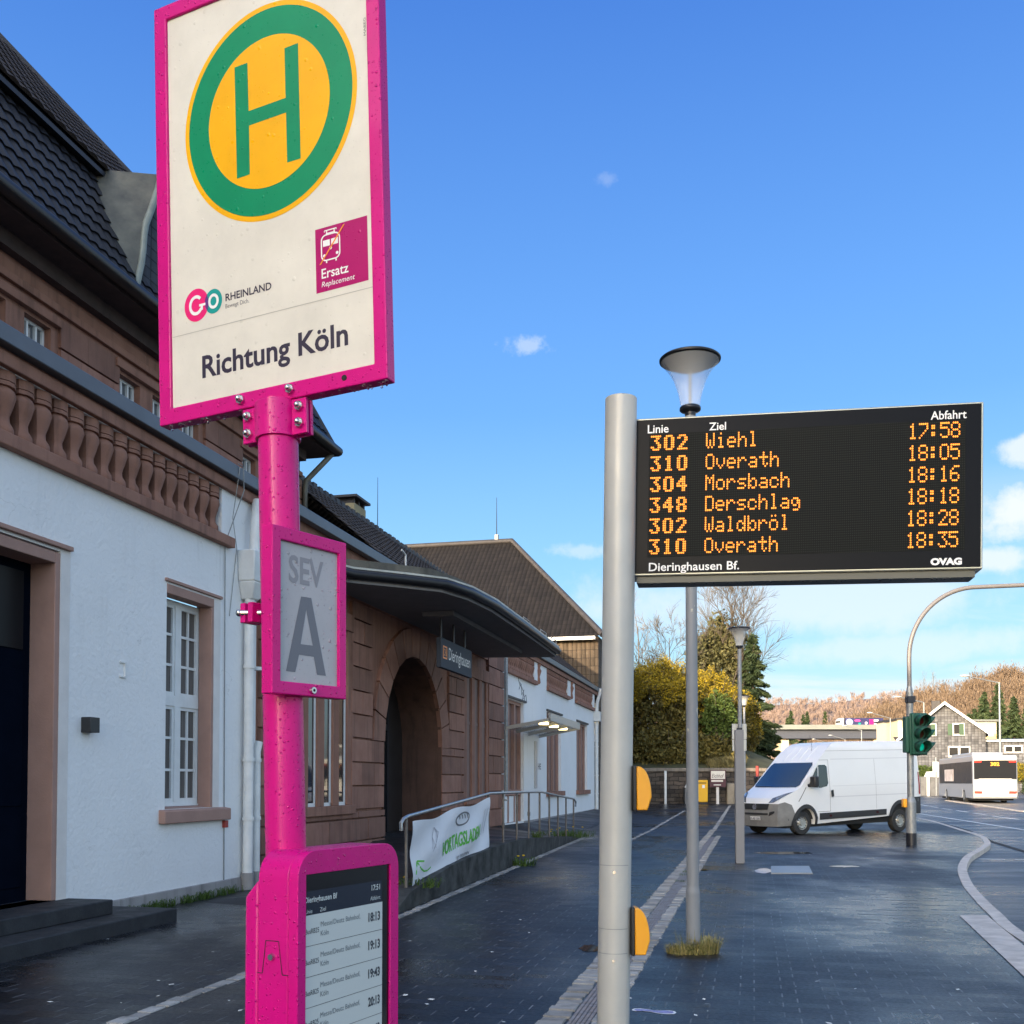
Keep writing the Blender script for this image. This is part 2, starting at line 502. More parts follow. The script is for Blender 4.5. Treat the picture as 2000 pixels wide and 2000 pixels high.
def stone_mat(name, base, c2, blockvar=0.0):
    m = mat(name, base, 0.8); q = NT(m)
    a = q.noise(q.obj(), 2.2, 6); st = q.noise(q.obj(scale=(6, 6, 0.5)), 1.0, 5)
    c = q.mix(q.rng(a, 0.3, 0.7), base, c2)
    dk = q.rng(st, 0.50, 0.70, 1.0, 0.62)
    vm = q.n('ShaderNodeVectorMath', operation='SCALE'); q.l(c, vm.inputs[0]); q.l(dk, vm.inputs['Scale'])
    o = vm.outputs[0]
    if blockvar:
        inf = q.n('ShaderNodeNewGeometry'); v2 = q.n('ShaderNodeVectorMath', operation='SCALE'); q.l(o, v2.inputs[0])
        q.l(q.rng(inf.outputs['Random Per Island'], 0, 1, 1 - blockvar, 1 + blockvar), v2.inputs['Scale']); o = v2.outputs[0]
    q.l(o, q.b.inputs['Base Color'])
    q.l(q.bump(q.noise(q.obj(), 60, 5), 0.006, 0.7), q.b.inputs['Normal'])
    return m
def drops_mat(name, base, rough, scale, amount, coat=0.6, dist=0.0018):
    """gloss paint wet with rain: beads of water as small domes"""
    m = mat(name, base, rough, coat=coat, spec=0.25); q = NT(m)
    def beads(sc, keep):
        v = q.n('ShaderNodeTexVoronoi', feature='F1'); v.inputs['Scale'].default_value = sc; q.l(q.obj(), v.inputs['Vector'])
        s3 = q.n('ShaderNodeSeparateColor'); q.l(v.outputs['Color'], s3.inputs[0])
        rad = q.math('MULTIPLY', q.math('MAXIMUM', q.math('SUBTRACT', s3.outputs[0], 1 - keep), 0.0), 0.42 / keep)
        x = q.math('SUBTRACT', 1.0, q.math('DIVIDE', v.outputs['Distance'], q.math('MAXIMUM', rad, 0.0001)))
        return q.math('SQRT', q.math('MAXIMUM', x, 0.0))
    wv = q.rng(q.noise(q.obj(), 7.0, 6, 0.65), 0.3, 0.7, 0.90, 1.06); vv = q.n('ShaderNodeVectorMath', operation='SCALE'); vv.inputs[0].default_value = base; q.l(wv, vv.inputs['Scale']); q.l(vv.outputs[0], q.b.inputs['Base Color'])
    h = q.math('MAXIMUM', beads(scale, amount), q.math('MULTIPLY', beads(scale * 2.6, amount * 0.8), 0.45))
    n1 = q.bump(h, dist, 1.0)
    q.l(n1, q.b.inputs['Normal'])
    if coat: q.l(n1, q.b.inputs['Coat Normal'])
    q.l(q.rng(h, 0.0, 0.05, rough, 0.08), q.b.inputs['Roughness'])
    return m
def foliage_mat(name, c1, c2, scale=1.2, trans=0.25):
    m = mat(name, c1, 0.6); q = NT(m)
    inf = q.n('ShaderNodeNewGeometry')
    f = q.math('ADD', q.math('MULTIPLY', inf.outputs['Random Per Island'], 0.6), q.rng(q.noise(q.obj(), scale, 3), 0.3, 0.7, 0.0, 0.5))
    q.l(q.mix(f, c1, c2), q.b.inputs['Base Color'])
    q.b.inputs['Specular IOR Level'].default_value = 0.2
    return m
M_paveR = paving_mat('dark paving blocks wet', 0.30, 0.16, 0.34, (0.0125, 0.014, 0.018), 0.22, 0.24, 0.52, (0.12, 0.122, 0.13))
M_road = asphalt_mat('wet asphalt', (0.026, 0.029, 0.036), 0.24, 0.46, 0.35, 0.012, 0.8)
M_ground = asphalt_mat('old asphalt', (0.045, 0.045, 0.045), 0.25, 0.5)
M_kerb = mat('concrete kerb', (0.50, 0.455, 0.41), 0.7, var=0.25, vscale=4, bump=0.004, bscale=90, rvar=0.15)
M_cobble = stone_mat('grey setts', (0.23, 0.22, 0.205), (0.37, 0.35, 0.325), 0.3)
M_channel = mat('rust brown grating', (0.24, 0.19, 0.16), 0.5, var=0.3, vscale=8, rvar=0.15)
M_white = mat('white road paint', (0.75, 0.75, 0.73), 0.45, var=0.25, vscale=6)
def plaster():
    m = mat('white rendered wall', (0.82, 0.815, 0.80), 0.85, bump=0.012, bscale=16, detail=8); q = NT(m)
    a = q.rng(q.noise(q.obj(), 0.9, 6), 0.35, 0.7, 0.0, 0.10)
    st_ = q.math('MULTIPLY', q.rng(q.noise(q.obj(scale=(5, 5, 0.35)), 1.0, 5), 0.56, 0.75, 0.0, 0.30), q.rng(q.noise(q.obj(), 0.45, 4), 0.45, 0.62, 0.0, 1.0))
    sp = q.rng(q.noise(q.obj(), 5.0, 6, 0.7), 0.66, 0.74, 0.0, 0.16)
    vo = q.n('ShaderNodeTexVoronoi', feature='DISTANCE_TO_EDGE'); vo.inputs['Scale'].default_value = 0.75
    wv = q.n('ShaderNodeVectorMath', operation='ADD'); nn = q.n('ShaderNodeTexNoise'); nn.inputs['Scale'].default_value = 2.5; nn.inputs['Detail'].default_value = 6; q.l(q.obj(), nn.inputs['Vector'])
    q.l(q.obj(), wv.inputs[0]); q.l(nn.outputs['Color'], wv.inputs[1]); q.l(wv.outputs[0], vo.inputs['Vector'])
    ck = q.math('MULTIPLY', q.rng(vo.outputs['Distance'], 0.0015, 0.005, 0.38, 0.0), q.rng(q.noise(q.obj(), 0.7, 2), 0.52, 0.58))
    sp = q.math('MAXIMUM', sp, ck)
    q.l(q.mix(q.math('MAXIMUM', q.math('ADD', a, st_), sp), (0.82, 0.815, 0.80), (0.40, 0.39, 0.36)), q.b.inputs['Base Color'])
    return m
M_plaster = plaster()
M_band = mat('cream painted band', (0.70, 0.66, 0.62), 0.8, var=0.08, vscale=3, bump=0.004, bscale=40)
M_plinth = stone_mat('grey plinth', (0.28, 0.26, 0.25), (0.36, 0.34, 0.33))
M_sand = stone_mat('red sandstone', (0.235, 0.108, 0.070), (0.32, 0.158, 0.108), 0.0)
M_block = stone_mat('red sandstone blocks', (0.215, 0.098, 0.066), (0.295, 0.148, 0.104), 0.26)
M_paintstone = mat('brown painted stone', (0.36, 0.215, 0.17), 0.8, var=0.10, vscale=3, bump=0.003, bscale=50)
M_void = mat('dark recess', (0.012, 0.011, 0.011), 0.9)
M_tileN = tile_mat('dark roof tiles', 0, (0.026, 0.024, 0.026), 0.22, 0.30, 0.25)
M_tileX = tile_mat('brown roof tiles', 0, (0.034, 0.026, 0.023), 0.24, 0.26, 0.3)
M_tileY = tile_mat('weathered roof tiles', 1, (0.0115, 0.0095, 0.0088), 0.24, 0.26, 0.3)
M_tileW = tile_mat('hung wall tiles', 1, (0.085, 0.062, 0.042), 0.22, 0.40, 0.25)
M_slate = tile_mat('dormer slates', 0, (0.045, 0.047, 0.055), 0.20, 0.16, 0.25)
M_zinc = mat('weathered zinc', (0.095, 0.092, 0.078), 0.55, 0.3, var=0.3, vscale=3, col2=(0.16, 0.15, 0.115))
M_bluegut = mat('blue grey sheet metal', (0.105, 0.12, 0.14), 0.45, 0.3, var=0.1, vscale=2)
M_black = mat('black gutter metal', (0.010, 0.010, 0.012), 0.4, 0.1, var=0.2)
M_soffit = mat('dark timber soffit', (0.06, 0.038, 0.032), 0.8, var=0.25, vscale=5)
M_whitepaint = mat('white painted wood', (0.72, 0.72, 0.70), 0.5, var=0.06, vscale=5)
M_whitepipe = mat('white painted pipe', (0.68, 0.68, 0.66), 0.4, var=0.10, vscale=4)
M_curtain = mat('drawn curtain', (0.12, 0.105, 0.095), 0.9, var=0.35, vscale=3, stretch=(9, 9, 0.4))
def glass(name, col, rough=0.04):
    return mat(name, col, rough, coat=0.0, spec=0.9)
M_glassdark = glass('dark window glass', (0.012, 0.014, 0.018))
M_glasswin = glass('window glass', (0.10, 0.11, 0.12))
M_navy = mat('navy painted door', (0.003, 0.005, 0.011), 0.8, var=0.15, spec=0.0)
M_step = mat('dark stone steps', (0.017, 0.018, 0.021), 0.7, var=0.35, vscale=3, bump=0.003, bscale=60, rvar=0.12)
M_mag = drops_mat('magenta enamel with rain drops', (0.62, 0.002, 0.20), 0.34, 125, 0.45, 0.15, 0.0022)
M_sign = drops_mat('cream sign board with rain drops', (0.72, 0.675, 0.585), 0.34, 85, 0.16, 0.1, 0.0007)
M_sevboard = drops_mat('grey plate with rain drops', (0.42, 0.405, 0.42), 0.28, 95, 0.30, 0.3, 0.0016)
M_yel = drops_mat('traffic yellow film', (0.90, 0.43, 0.0), 0.35, 85, 0.2, 0.0, 0.0006)
M_grn = drops_mat('signal green film', (0.0, 0.245, 0.105), 0.35, 85, 0.2, 0.0, 0.0006)
M_ink = mat('black print', (0.028, 0.02, 0.045), 0.35)
M_greyink = mat('grey print', (0.13, 0.13, 0.14), 0.4)
M_sevink = mat('slate print', (0.135, 0.135, 0.16), 0.3)
M_sevpale = mat('pale grey print', (0.24, 0.23, 0.25), 0.3)
M_wine = drops_mat('wine red film', (0.42, 0.006, 0.13), 0.3, 85, 0.2, 0.2, 0.0008)
M_whiteprint = mat('white print', (0.82, 0.80, 0.78), 0.4)
M_orange = mat('orange print', (0.85, 0.26, 0.02), 0.4)
M_pink = mat('pink print', (0.80, 0.006, 0.16), 0.35)
M_teal = mat('teal print', (0.0, 0.30, 0.27), 0.35)
M_violet = mat('violet print', (0.13, 0.03, 0.20), 0.35)
M_steel = mat('stainless steel', (0.62, 0.60, 0.58), 0.22, 1.0, var=0.1, vscale=60)
M_alu = mat('pale grey powder coat', (0.47, 0.46, 0.425), 0.42, 0.1, var=0.05, vscale=5, rvar=0.05)
M_edge = mat('anodised edge', (0.42, 0.42, 0.36), 0.4, 0.7)
M_panelblack = mat('black display glass', (0.004, 0.005, 0.008), 0.25, spec=0.07)
M_drop = mat('rain water', (0.9, 0.9, 0.92), 0.02, spec=0.6); M_drop.node_tree.nodes['Principled BSDF'].inputs['Transmission Weight'].default_value = 1.0
M_screenblk = mat('screen black', (0.004, 0.004, 0.006), 0.1)
M_paper = mat('electronic paper', (0.56, 0.60, 0.58), 0.3, spec=0.25)
M_hdr = mat('electronic paper header', (0.012, 0.018, 0.035), 0.2)
M_epink = mat('electronic ink', (0.03, 0.035, 0.05), 0.4)
M_eplight = mat('electronic ink grey', (0.16, 0.19, 0.21), 0.4)
M_led = mat('amber diode', (0.9, 0.35, 0.02), 0.5, emit=(1.0, 0.19, 0.006), estr=0.40)
def led_grid():
    m = mat('unlit diode matrix', (0.008, 0.009, 0.009), 0.5, spec=0.07); q = NT(m)
    sp = q.n('ShaderNodeSeparateXYZ'); q.l(q.obj(), sp.inputs[0])
    a = q.math('SINE', q.math('MULTIPLY', sp.outputs[0], 2 * math.pi / 0.0087)); b = q.math('SINE', q.math('MULTIPLY', sp.outputs[2], 2 * math.pi / 0.0115))
    f = q.rng(q.math('MULTIPLY', q.math('ADD', a, 1.0), q.math('ADD', b, 1.0)), 0.8, 3.0)
    q.l(q.mix(f, (0.006, 0.007, 0.007), (0.024, 0.027, 0.024)), q.b.inputs['Base Color'])
    return m
M_matrix = led_grid()
M_galv = mat('galvanised steel', (0.27, 0.28, 0.285), 0.5, 0.5, var=0.18, vscale=9, rvar=0.1)
M_lampgrey = mat('grey lamp post paint', (0.24, 0.25, 0.265), 0.5, 0.1, var=0.10, vscale=5)
def peel():
    m = mat('peeling grey paint', (0.17, 0.18, 0.195), 0.5); q = NT(m)
    f = q.rng(q.noise(q.obj(scale=(1, 1, 0.6)), 6.5, 5, 0.6), 0.63, 0.66)
    q.l(q.mix(f, (0.22, 0.23, 0.245), (0.48, 0.45, 0.36)), q.b.inputs['Base Color'])
    return m
M_peel = peel()
M_lampglass = mat('clear lamp shade', (0.9, 0.92, 0.95), 0.05, spec=0.5); M_lampglass.node_tree.nodes['Principled BSDF'].inputs['Alpha'].default_value = 0.30
M_darkmetal = mat('dark metal', (0.03, 0.032, 0.04), 0.35, 0.5)
M_yelbox = mat('yellow orange plastic', (0.86, 0.36, 0.01), 0.35, coat=0.3, var=0.04)
M_blkplastic = mat('black plastic', (0.02, 0.02, 0.021), 0.5)
M_vanwhite = mat('white van paint', (0.76, 0.76, 0.755), 0.28, coat=0.5, var=0.02, vscale=0.9)
M_vanplastic = mat('grey bumper plastic', (0.20, 0.195, 0.185), 0.55, var=0.12, vscale=6)
M_vandark = mat('dark arch plastic', (0.03, 0.03, 0.032), 0.5)
M_under = mat('underbody', (0.012, 0.012, 0.012), 0.8)
M_tyre = mat('tyre rubber', (0.022, 0.022, 0.022), 0.75, var=0.2, vscale=9)
M_rim = mat('steel wheel', (0.42, 0.41, 0.38), 0.35, 0.7, var=0.15, vscale=8)
M_headlamp = mat('headlamp lens', (0.30, 0.31, 0.32), 0.06, 0.6, spec=0.8, var=0.7, vscale=7)
M_chrome = mat('chrome', (0.75, 0.75, 0.76), 0.1, 1.0)
M_plate = mat('number plate white', (0.72, 0.72, 0.70), 0.4)
M_red = mat('tail lamp red', (0.30, 0.01, 0.01), 0.25)
M_redlit = mat('lit tail lamp', (0.6, 0.02, 0.01), 0.25, emit=(1.0, 0.06, 0.04), estr=0.26)
M_buswhite = mat('cream white bus paint', (0.56, 0.55, 0.50), 0.3, coat=0.3)
M_busgrey = mat('silver bus paint', (0.30, 0.32, 0.36), 0.3, coat=0.3)
M_sigGreen = mat('dark green signal housing', (0.012, 0.075, 0.05), 0.4, var=0.1)
M_lensred = mat('unlit red lens', (0.045, 0.003, 0.004), 0.35, spec=0.2)
M_lensamb = mat('unlit amber lens', (0.035, 0.010, 0.005), 0.35, spec=0.2)
M_lensgrn = mat('lit green lens', (0.0, 0.22, 0.16), 0.2, emit=(0.0, 0.75, 0.52), estr=0.10)
M_housegrey = tile_mat('grey slate cladding', 1, (0.115, 0.115, 0.12), 0.30, 0.25, 0.35)
M_housegreyx = tile_mat('grey slate hanging', 0, (0.115, 0.115, 0.12), 0.30, 0.25, 0.35)
M_cream = mat('cream render', (0.62, 0.52, 0.36), 0.85, var=0.06)
M_creamp = mat('yellow render', (0.66, 0.50, 0.22), 0.85, var=0.05)
M_beige = mat('beige render', (0.50, 0.44, 0.36), 0.85, var=0.06)
M_shutter = mat('green shutters', (0.03, 0.075, 0.035), 0.6, var=0.15)
M_roofdk = mat('dark roofing', (0.035, 0.032, 0.034), 0.6, var=0.3, vscale=4)
M_roofblue = mat('blue grey roofing', (0.05, 0.06, 0.085), 0.35, 0.2)
M_concrete = mat('bridge concrete', (0.20, 0.215, 0.20), 0.8, var=0.15, vscale=0.1)
M_girder = mat('bridge girder paint', (0.055, 0.062, 0.085), 0.6, var=0.1)
M_wallstone = None
def rubble():
    m = mat('rubble stone wall', (0.1, 0.08, 0.06), 0.85); q = NT(m)
    sp = q.n('ShaderNodeSeparateXYZ'); q.l(q.obj(), sp.inputs[0]); cb = q.n('ShaderNodeCombineXYZ')
    q.l(q.math('ADD', sp.outputs[0], q.math('MULTIPLY', q.noise(q.obj(), 1.1, 3), 0.3)), cb.inputs[0]); q.l(q.math('ADD', sp.outputs[2], q.math('MULTIPLY', q.noise(q.obj(), 1.7, 3), 0.22)), cb.inputs[1])
    br = q.brick(cb.outputs[0], 0.55, 0.24, 0.02, 0.5, 0.0, (0.6,) * 3, (1.5,) * 3, (0.3,) * 3)
    sc = q.n('ShaderNodeSeparateColor'); q.l(br.outputs['Color'], sc.inputs[0])
    c = q.mix(q.rng(q.noise(q.obj(), 0.5, 4), 0.35, 0.65), (0.05, 0.041, 0.033), (0.115, 0.086, 0.064))
    vm = q.n('ShaderNodeVectorMath', operation='SCALE'); q.l(c, vm.inputs[0]); q.l(sc.outputs[0], vm.inputs['Scale'])
    q.l(vm.outputs[0], q.b.inputs['Base Color'])
    q.l(q.bump(q.math('SUBTRACT', q.noise(q.obj(), 9, 4), br.outputs['Fac']), 0.04, 0.9), q.b.inputs['Normal'])
    return m
M_wallstone = rubble()
M_postyel = mat('post yellow', (0.84, 0.44, 0.01), 0.4)
M_brownsign = mat('maroon sign', (0.075, 0.02, 0.028), 0.5)
M_creamsign = mat('cream sign face', (0.70, 0.66, 0.58), 0.5)
M_bark = mat('bark', (0.085, 0.070, 0.058), 0.9, var=0.3, vscale=2)
M_barkpale = mat('pale grey bark', (0.15, 0.125, 0.105), 0.9, var=0.25, vscale=2)
M_twig = mat('brown twigs', (0.105, 0.085, 0.062), 0.9, var=0.25, vscale=1)
M_spruce = foliage_mat('spruce needles', (0.018, 0.034, 0.016), (0.055, 0.075, 0.03), 1.0)
M_conif = foliage_mat('far conifer needles', (0.022, 0.040, 0.020), (0.06, 0.085, 0.035), 0.3)
M_bush = foliage_mat('hedge leaves', (0.035, 0.038, 0.012), (0.19, 0.15, 0.04), 0.35)
M_ivy = foliage_mat('ivy leaves', (0.035, 0.065, 0.014), (0.11, 0.15, 0.035), 0.8)
M_forsy = foliage_mat('forsythia blossom', (0.17, 0.125, 0.014), (0.40, 0.29, 0.018), 0.6)
M_dry = foliage_mat('dry grass', (0.16, 0.13, 0.06), (0.30, 0.26, 0.11), 2.0)
M_tuft = foliage_mat('grass tuft blades', (0.07, 0.10, 0.02), (0.46, 0.37, 0.16), 25.0)
M_weed = foliage_mat('weed leaves', (0.03, 0.065, 0.014), (0.09, 0.14, 0.03), 20.0)
M_dandel = mat('dandelion yellow', (0.80, 0.52, 0.01), 0.6)
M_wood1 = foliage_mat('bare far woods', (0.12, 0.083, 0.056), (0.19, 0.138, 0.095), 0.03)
M_wood2 = foliage_mat('bare distant woods', (0.215, 0.16, 0.135), (0.25, 0.185, 0.155), 0.015)  # colour lightened to stand in for distance haze
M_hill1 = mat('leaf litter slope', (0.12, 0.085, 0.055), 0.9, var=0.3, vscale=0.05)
M_hill2 = mat('distant wooded slope', (0.22, 0.165, 0.138), 0.9, var=0.12, vscale=0.02)  # paler than the near slope, haze put into the colour
M_bank = mat('grassy bank', (0.06, 0.06, 0.025), 0.9, var=0.4, vscale=0.7)
M_banner = mat('white banner cloth', (0.74, 0.74, 0.76), 0.6, var=0.04, vscale=2)
M_lime = mat('lime green print', (0.10, 0.52, 0.03), 0.5)
M_rail = mat('painted handrail', (0.14, 0.125, 0.115), 0.4, 0.4, var=0.25, vscale=6)
M_railtop = mat('worn bright handrail', (0.36, 0.37, 0.38), 0.3, 0.8, var=0.15, vscale=6)
M_rampwall = mat('stained concrete', (0.028, 0.028, 0.026), 0.8, var=0.4, vscale=3.5, col2=(0.085, 0.085, 0.08), spec=0.2)
M_terrace = asphalt_mat('raised walk asphalt', (0.013, 0.014, 0.017), 0.34, 0.6)
M_plate2 = mat('steel cover plate', (0.33, 0.33, 0.33), 0.35, 0.6, var=0.1)
M_litter = mat('pale petals', (0.7, 0.68, 0.62), 0.6)
M_sticker = mat('violet floor sticker', (0.22, 0.20, 0.42), 0.4, var=0.3, vscale=20)
M_warmlamp = mat('lit downlight', (0.9, 0.8, 0.5), 0.4, emit=(1.0, 0.78, 0.35), estr=1.8)
M_fascia = mat('canopy sheet', (0.42, 0.43, 0.43), 0.4, 0.5)
M_canglass = mat('canopy glass', (0.30, 0.33, 0.34), 0.1, spec=0.6); M_canglass.node_tree.nodes['Principled BSDF'].inputs['Alpha'].default_value = 0.55
M_soffwhite = mat('canopy soffit paint', (0.15, 0.15, 0.155), 0.85, var=0.1)
M_brownboard = mat('brown boarded window', (0.20, 0.12, 0.10), 0.6, var=0.12, vscale=3)
M_truckblue = mat('violet blue trailer print', (0.03, 0.03, 0.10), 0.4, var=0.3, vscale=0.5)
M_signdark = mat('station sign blue grey', (0.05, 0.06, 0.08), 0.6, spec=0.12)
M_redwood = mat('red post paint', (0.35, 0.05, 0.04), 0.6)
# ================================================================ ground, paving, road
mb = MB()
ys = [-400, -60, 33, 142, 5000]
for i in range(4):
    y0, y1 = ys[i], ys[i + 1]
    mb.poly((-4000, y0, gz(y0) - 0.16), (4000, y0, gz(y0) - 0.16), (4000, y1, gz(y1) - 0.16), (-4000, y1, gz(y1) - 0.16))
struct('ground', mb, M_ground, recalc=False)
mb = MB(); mb.poly((-6, -12, 0), (150, -12, 0), (150, 200, 0), (-6, 200, 0))
struct('road', lay(mb, -0.10), M_road)

KL = [(2000, 1842.5), (1928, 1784), (1900, 1755), (1880, 1729), (1871, 1704), (1872, 1690), (1883, 1673), (1905, 1660), (1921, 1649), (1919, 1640), (1905, 1631), (1860, 1617), (1796, 1599), (1700, 1585)]
KP = [G(*p) for p in KL]
KP = [Vector((1.9, -3, 0)), Vector((3.3, 3.0, 0))] + KP
# smooth the kerb line
def smooth_path(P, k=5):
    Q = []
    for i in range(len(P) - 1):
        p0 = P[max(i - 1, 0)]; p1 = P[i]; p2 = P[i + 1]; p3 = P[min(i + 2, len(P) - 1)]
        for j in range(k):
            t = j / k
            Q.append(0.5 * ((2 * p1) + (p2 - p0) * t + (2 * p0 - 5 * p1 + 4 * p2 - p3) * t * t + (3 * p1 - p0 - 3 * p2 + p3) * t ** 3))
    return Q + [P[-1]]
KS = [Vector((p.x, p.y, 0)) for p in smooth_path(KP)]
far = [G(1560, 1571), G(1500, 1571.5)]
mb = MB()
poly = [ST(-6, 7.25)] + [Vector((KS[0].x, KS[0].y, 0))] + KS[1:] + [Vector((p.x, p.y, 0)) for p in far] + [ST(64, 7.2), ST(60, 7.25)]
mb.poly(*[(p.x, p.y, 0) for p in poly])
struct('paving', lay(mb, 0.0), M_paveR)
# skirt below the paving at the kerb and the kerb itself
mb = MB()
def offs(P, d):
    o = []
    for i, p in enumerate(P):
        a = P[max(i - 1, 0)]; b = P[min(i + 1, len(P) - 1)]
        t = (b - a); t.z = 0; t.normalize()
        o.append(p + Vector((t.y, -t.x, 0)) * d)
    return o
O1 = offs(KS, 0.15)
for i in range(len(KS) - 1):
    def lv(j):
        y = KS[j].y
        return 0.012 if y < 20.5 else 0.006
    q = []
    for j in (i, i + 1):
        a, b = KS[j], O1[j]
        z = gz(a.y)
        q += [Vector((a.x, a.y, z + lv(j))), Vector((b.x, b.y, z + lv(j))), Vector((b.x, b.y, z - 0.14)), Vector((a.x, a.y, z - 0.14))]
    mb.add(q, [(0, 1, 5, 4), (1, 2, 6, 5), (0, 4, 7, 3)])
struct('kerb', mb, M_kerb, merge=True)
mb = MB()
p = [G(1873, 1787, 0.008), G(1927, 1787, 0.008), G(2000, 1847, 0.008), Vector((3.2, 3.0, 0.008)), Vector((2.75, 3.0, 0.008)), G(2000, 1907, 0.008)]
mb.poly(*p)
struct('paved_strip', mb, M_kerb, recalc=False)

# drain channel with a row of setts on each side, and the setts before the station
def setts(mb, y0, y1, t0, t1, L=0.115, yfun=None, top=0.012):
    t = t0; rnd = random.Random(int(t0 * 7 + y0 * 100))
    while t < t1:
        l = L * rnd.uniform(0.8, 1.25); g = 0.012
        e = yfun(t) if yfun else 0.0
        a = rnd.uniform(-0.012, 0.012); b = rnd.uniform(-0.012, 0.012); z = top + rnd.uniform(-0.006, 0.006)
        pts = []
        for zz in (-0.03, z):
            k = 0.006 if zz > 0 else 0
            for yy in (y0 + a + k + e, y1 + b - k + e):
                for tt in (t + g / 2 + k, t + l - g / 2 - k):
                    w = ST(tt, yy); pts.append((w.x, w.y, gz(w.y) + zz))
        mb.hexa(pts)
        t += l
mb = MB(); setts(mb, 1.18, 1.355, 5.6, 34); setts(mb, 0.90, 1.03, 5.6, 30); setts(mb, 1.16, 1.30, 34, 58, 0.2)
struct('drain_edging', mb, M_cobble, smooth=0)
mb = MB()
for i in range(5):
    a = 1.035 + i * 0.029
    mb.add([ST(5.6, a, 0.004), ST(5.6, a + 0.022, 0.004), ST(29.5, a + 0.022, 0.004), ST(29.5, a, 0.004), ST(5.6, a, -0.02), ST(5.6, a + 0.022, -0.02), ST(29.5, a + 0.022, -0.02), ST(29.5, a, -0.02)],
           [(0, 1, 2, 3), (0, 3, 7, 4), (1, 5, 6, 2)])
struct('drain_channel', mb, M_channel)
yr = lambda t: 0.0 if t < 11.6 else 0.0368 * (t - 11.6)
mb = MB(); setts(mb, 3.93, 4.05, 5.4, 28.4, 0.16, yr, 0.008)
setts(mb, 3.15, 3.27, 27, 50, 0.3, None, 0.004)
struct('sett_row', mb, M_cobble, smooth=0)

# puddles and wet hollows
M_pud = mat('standing water', (0.02, 0.022, 0.025), 0.03, spec=0.5)
mb = MB()
for px, py, rx, ry in ((1492, 1701, 18, 5), (1152, 1852, 22, 7), (1375, 1699, 10, 1.6), (1530, 1666, 60, 2.5), (1650, 1692, 30, 1.5)):
    rnd = random.Random(px)
    mb.poly(*[G(px + rx * math.cos(a) * rnd.uniform(0.75, 1.1), py + ry * math.sin(a) * rnd.uniform(0.75, 1.1), 0.004) for a in [i * math.pi / 9 for i in range(18)]])
struct('puddle', mb, M_pud, recalc=False)

# road paint
mb = MB()
def stripe(a, b, w, dz=-0.094):
    A, B = G(*a, dz), G(*b, dz)
    d = (B - A); d.z = 0; d.normalize(); s = Vector((d.y, -d.x, 0)) * w / 2
    n = max(1, int((B - A).length / 4))
    for i in range(n):
        p, q = A.lerp(B, i / n), A.lerp(B, (i + 1) / n)
        mb.add([(v.x, v.y, gz(v.y) + dz) for v in (p - s, q - s, q + s, p + s)], [(0, 1, 2, 3)])
for a, b in (((1797, 1571.5), (1812, 1574.2)), ((1817, 1575), (1832, 1577.5)), ((1840, 1579), (1859, 1581.6)), ((1869, 1583), (1891, 1586.4)), ((1901, 1588), (1927, 1591.6)), ((1938, 1594), (1990, 1600.5)), ((2004, 1602.5), (2060, 1610))):
    stripe(a, b, 0.15)
stripe((1795, 1589), (2040, 1627), 0.14)
stripe((1912, 1677.5), (1963, 1678.5), 0.10); stripe((1982, 1679), (2040, 1680), 0.10)
struct('road_marking', mb, M_white, recalc=False)
mb = MB()
for a, b, w, dz in (((1912, 1632), (1935, 1643), 0.16, -0.092), ((1935, 1643), (2040, 1675), 0.16, -0.092), ((1826, 1604), (1897, 1624), 0.16, -0.092)):
    stripe(a, b, w, dz)
struct('drain_slot', mb, M_under, recalc=False)
mb = MB()
isl = [G(1852, 1563, -0.06), G(1900, 1569.5, -0.06), G(1950, 1576.5, -0.06), G(1998, 1583.5, -0.06), G(2060, 1589, -0.06), G(2060, 1561, -0.06), G(1930, 1561, -0.06)]
mb.poly(*isl)
struct('traffic_island', mb, mat('island paving', (0.14, 0.125, 0.11), 0.5, var=0.3, vscale=1), recalc=False)
mb = MB()
for a, b in zip(isl[:4], isl[1:5]):
    d = (b - a); d.z = 0; d.normalize(); s = Vector((d.y, -d.x, 0)) * 0.22
    u = Vector((0, 0, 0.012)); dn = Vector((0, 0, -0.06))
    mb.add([a + u, b + u, b + s + u, a + s + u, a + s + dn, b + s + dn], [(0, 1, 2, 3), (3, 2, 5, 4)])
struct('island_kerb', mb, M_kerb)
# scattered pale petals
mb = MB(); rnd = random.Random(5)
for i in range(240):
    t = 6.2 + 22 * rnd.random() ** 1.7; y = rnd.uniform(-4.5, 6.8)
    P = ST(t, y)
    if P.x > 0.29 * P.y + 2.0: continue
    a = rnd.uniform(0, 6.28); s = rnd.uniform(0.008, 0.030); e = rnd.uniform(0.4, 1.0)
    u = Vector((math.cos(a), math.sin(a), rnd.uniform(-.15, .15))) * s; v = Vector((-math.sin(a), math.cos(a), rnd.uniform(-.2, .2))) * s * e
    c = P + Vector((0, 0, 0.012 + gz(P.y)))
    mb.poly(c - u, c - v * 0.8, c + u * 0.9, c + v)
tag(mb.build('fallen_petals', M_litter, recalc=False, smooth=0), 'pale fallen petals and scraps strewn over the dark paving', 'petals', kind='stuff')
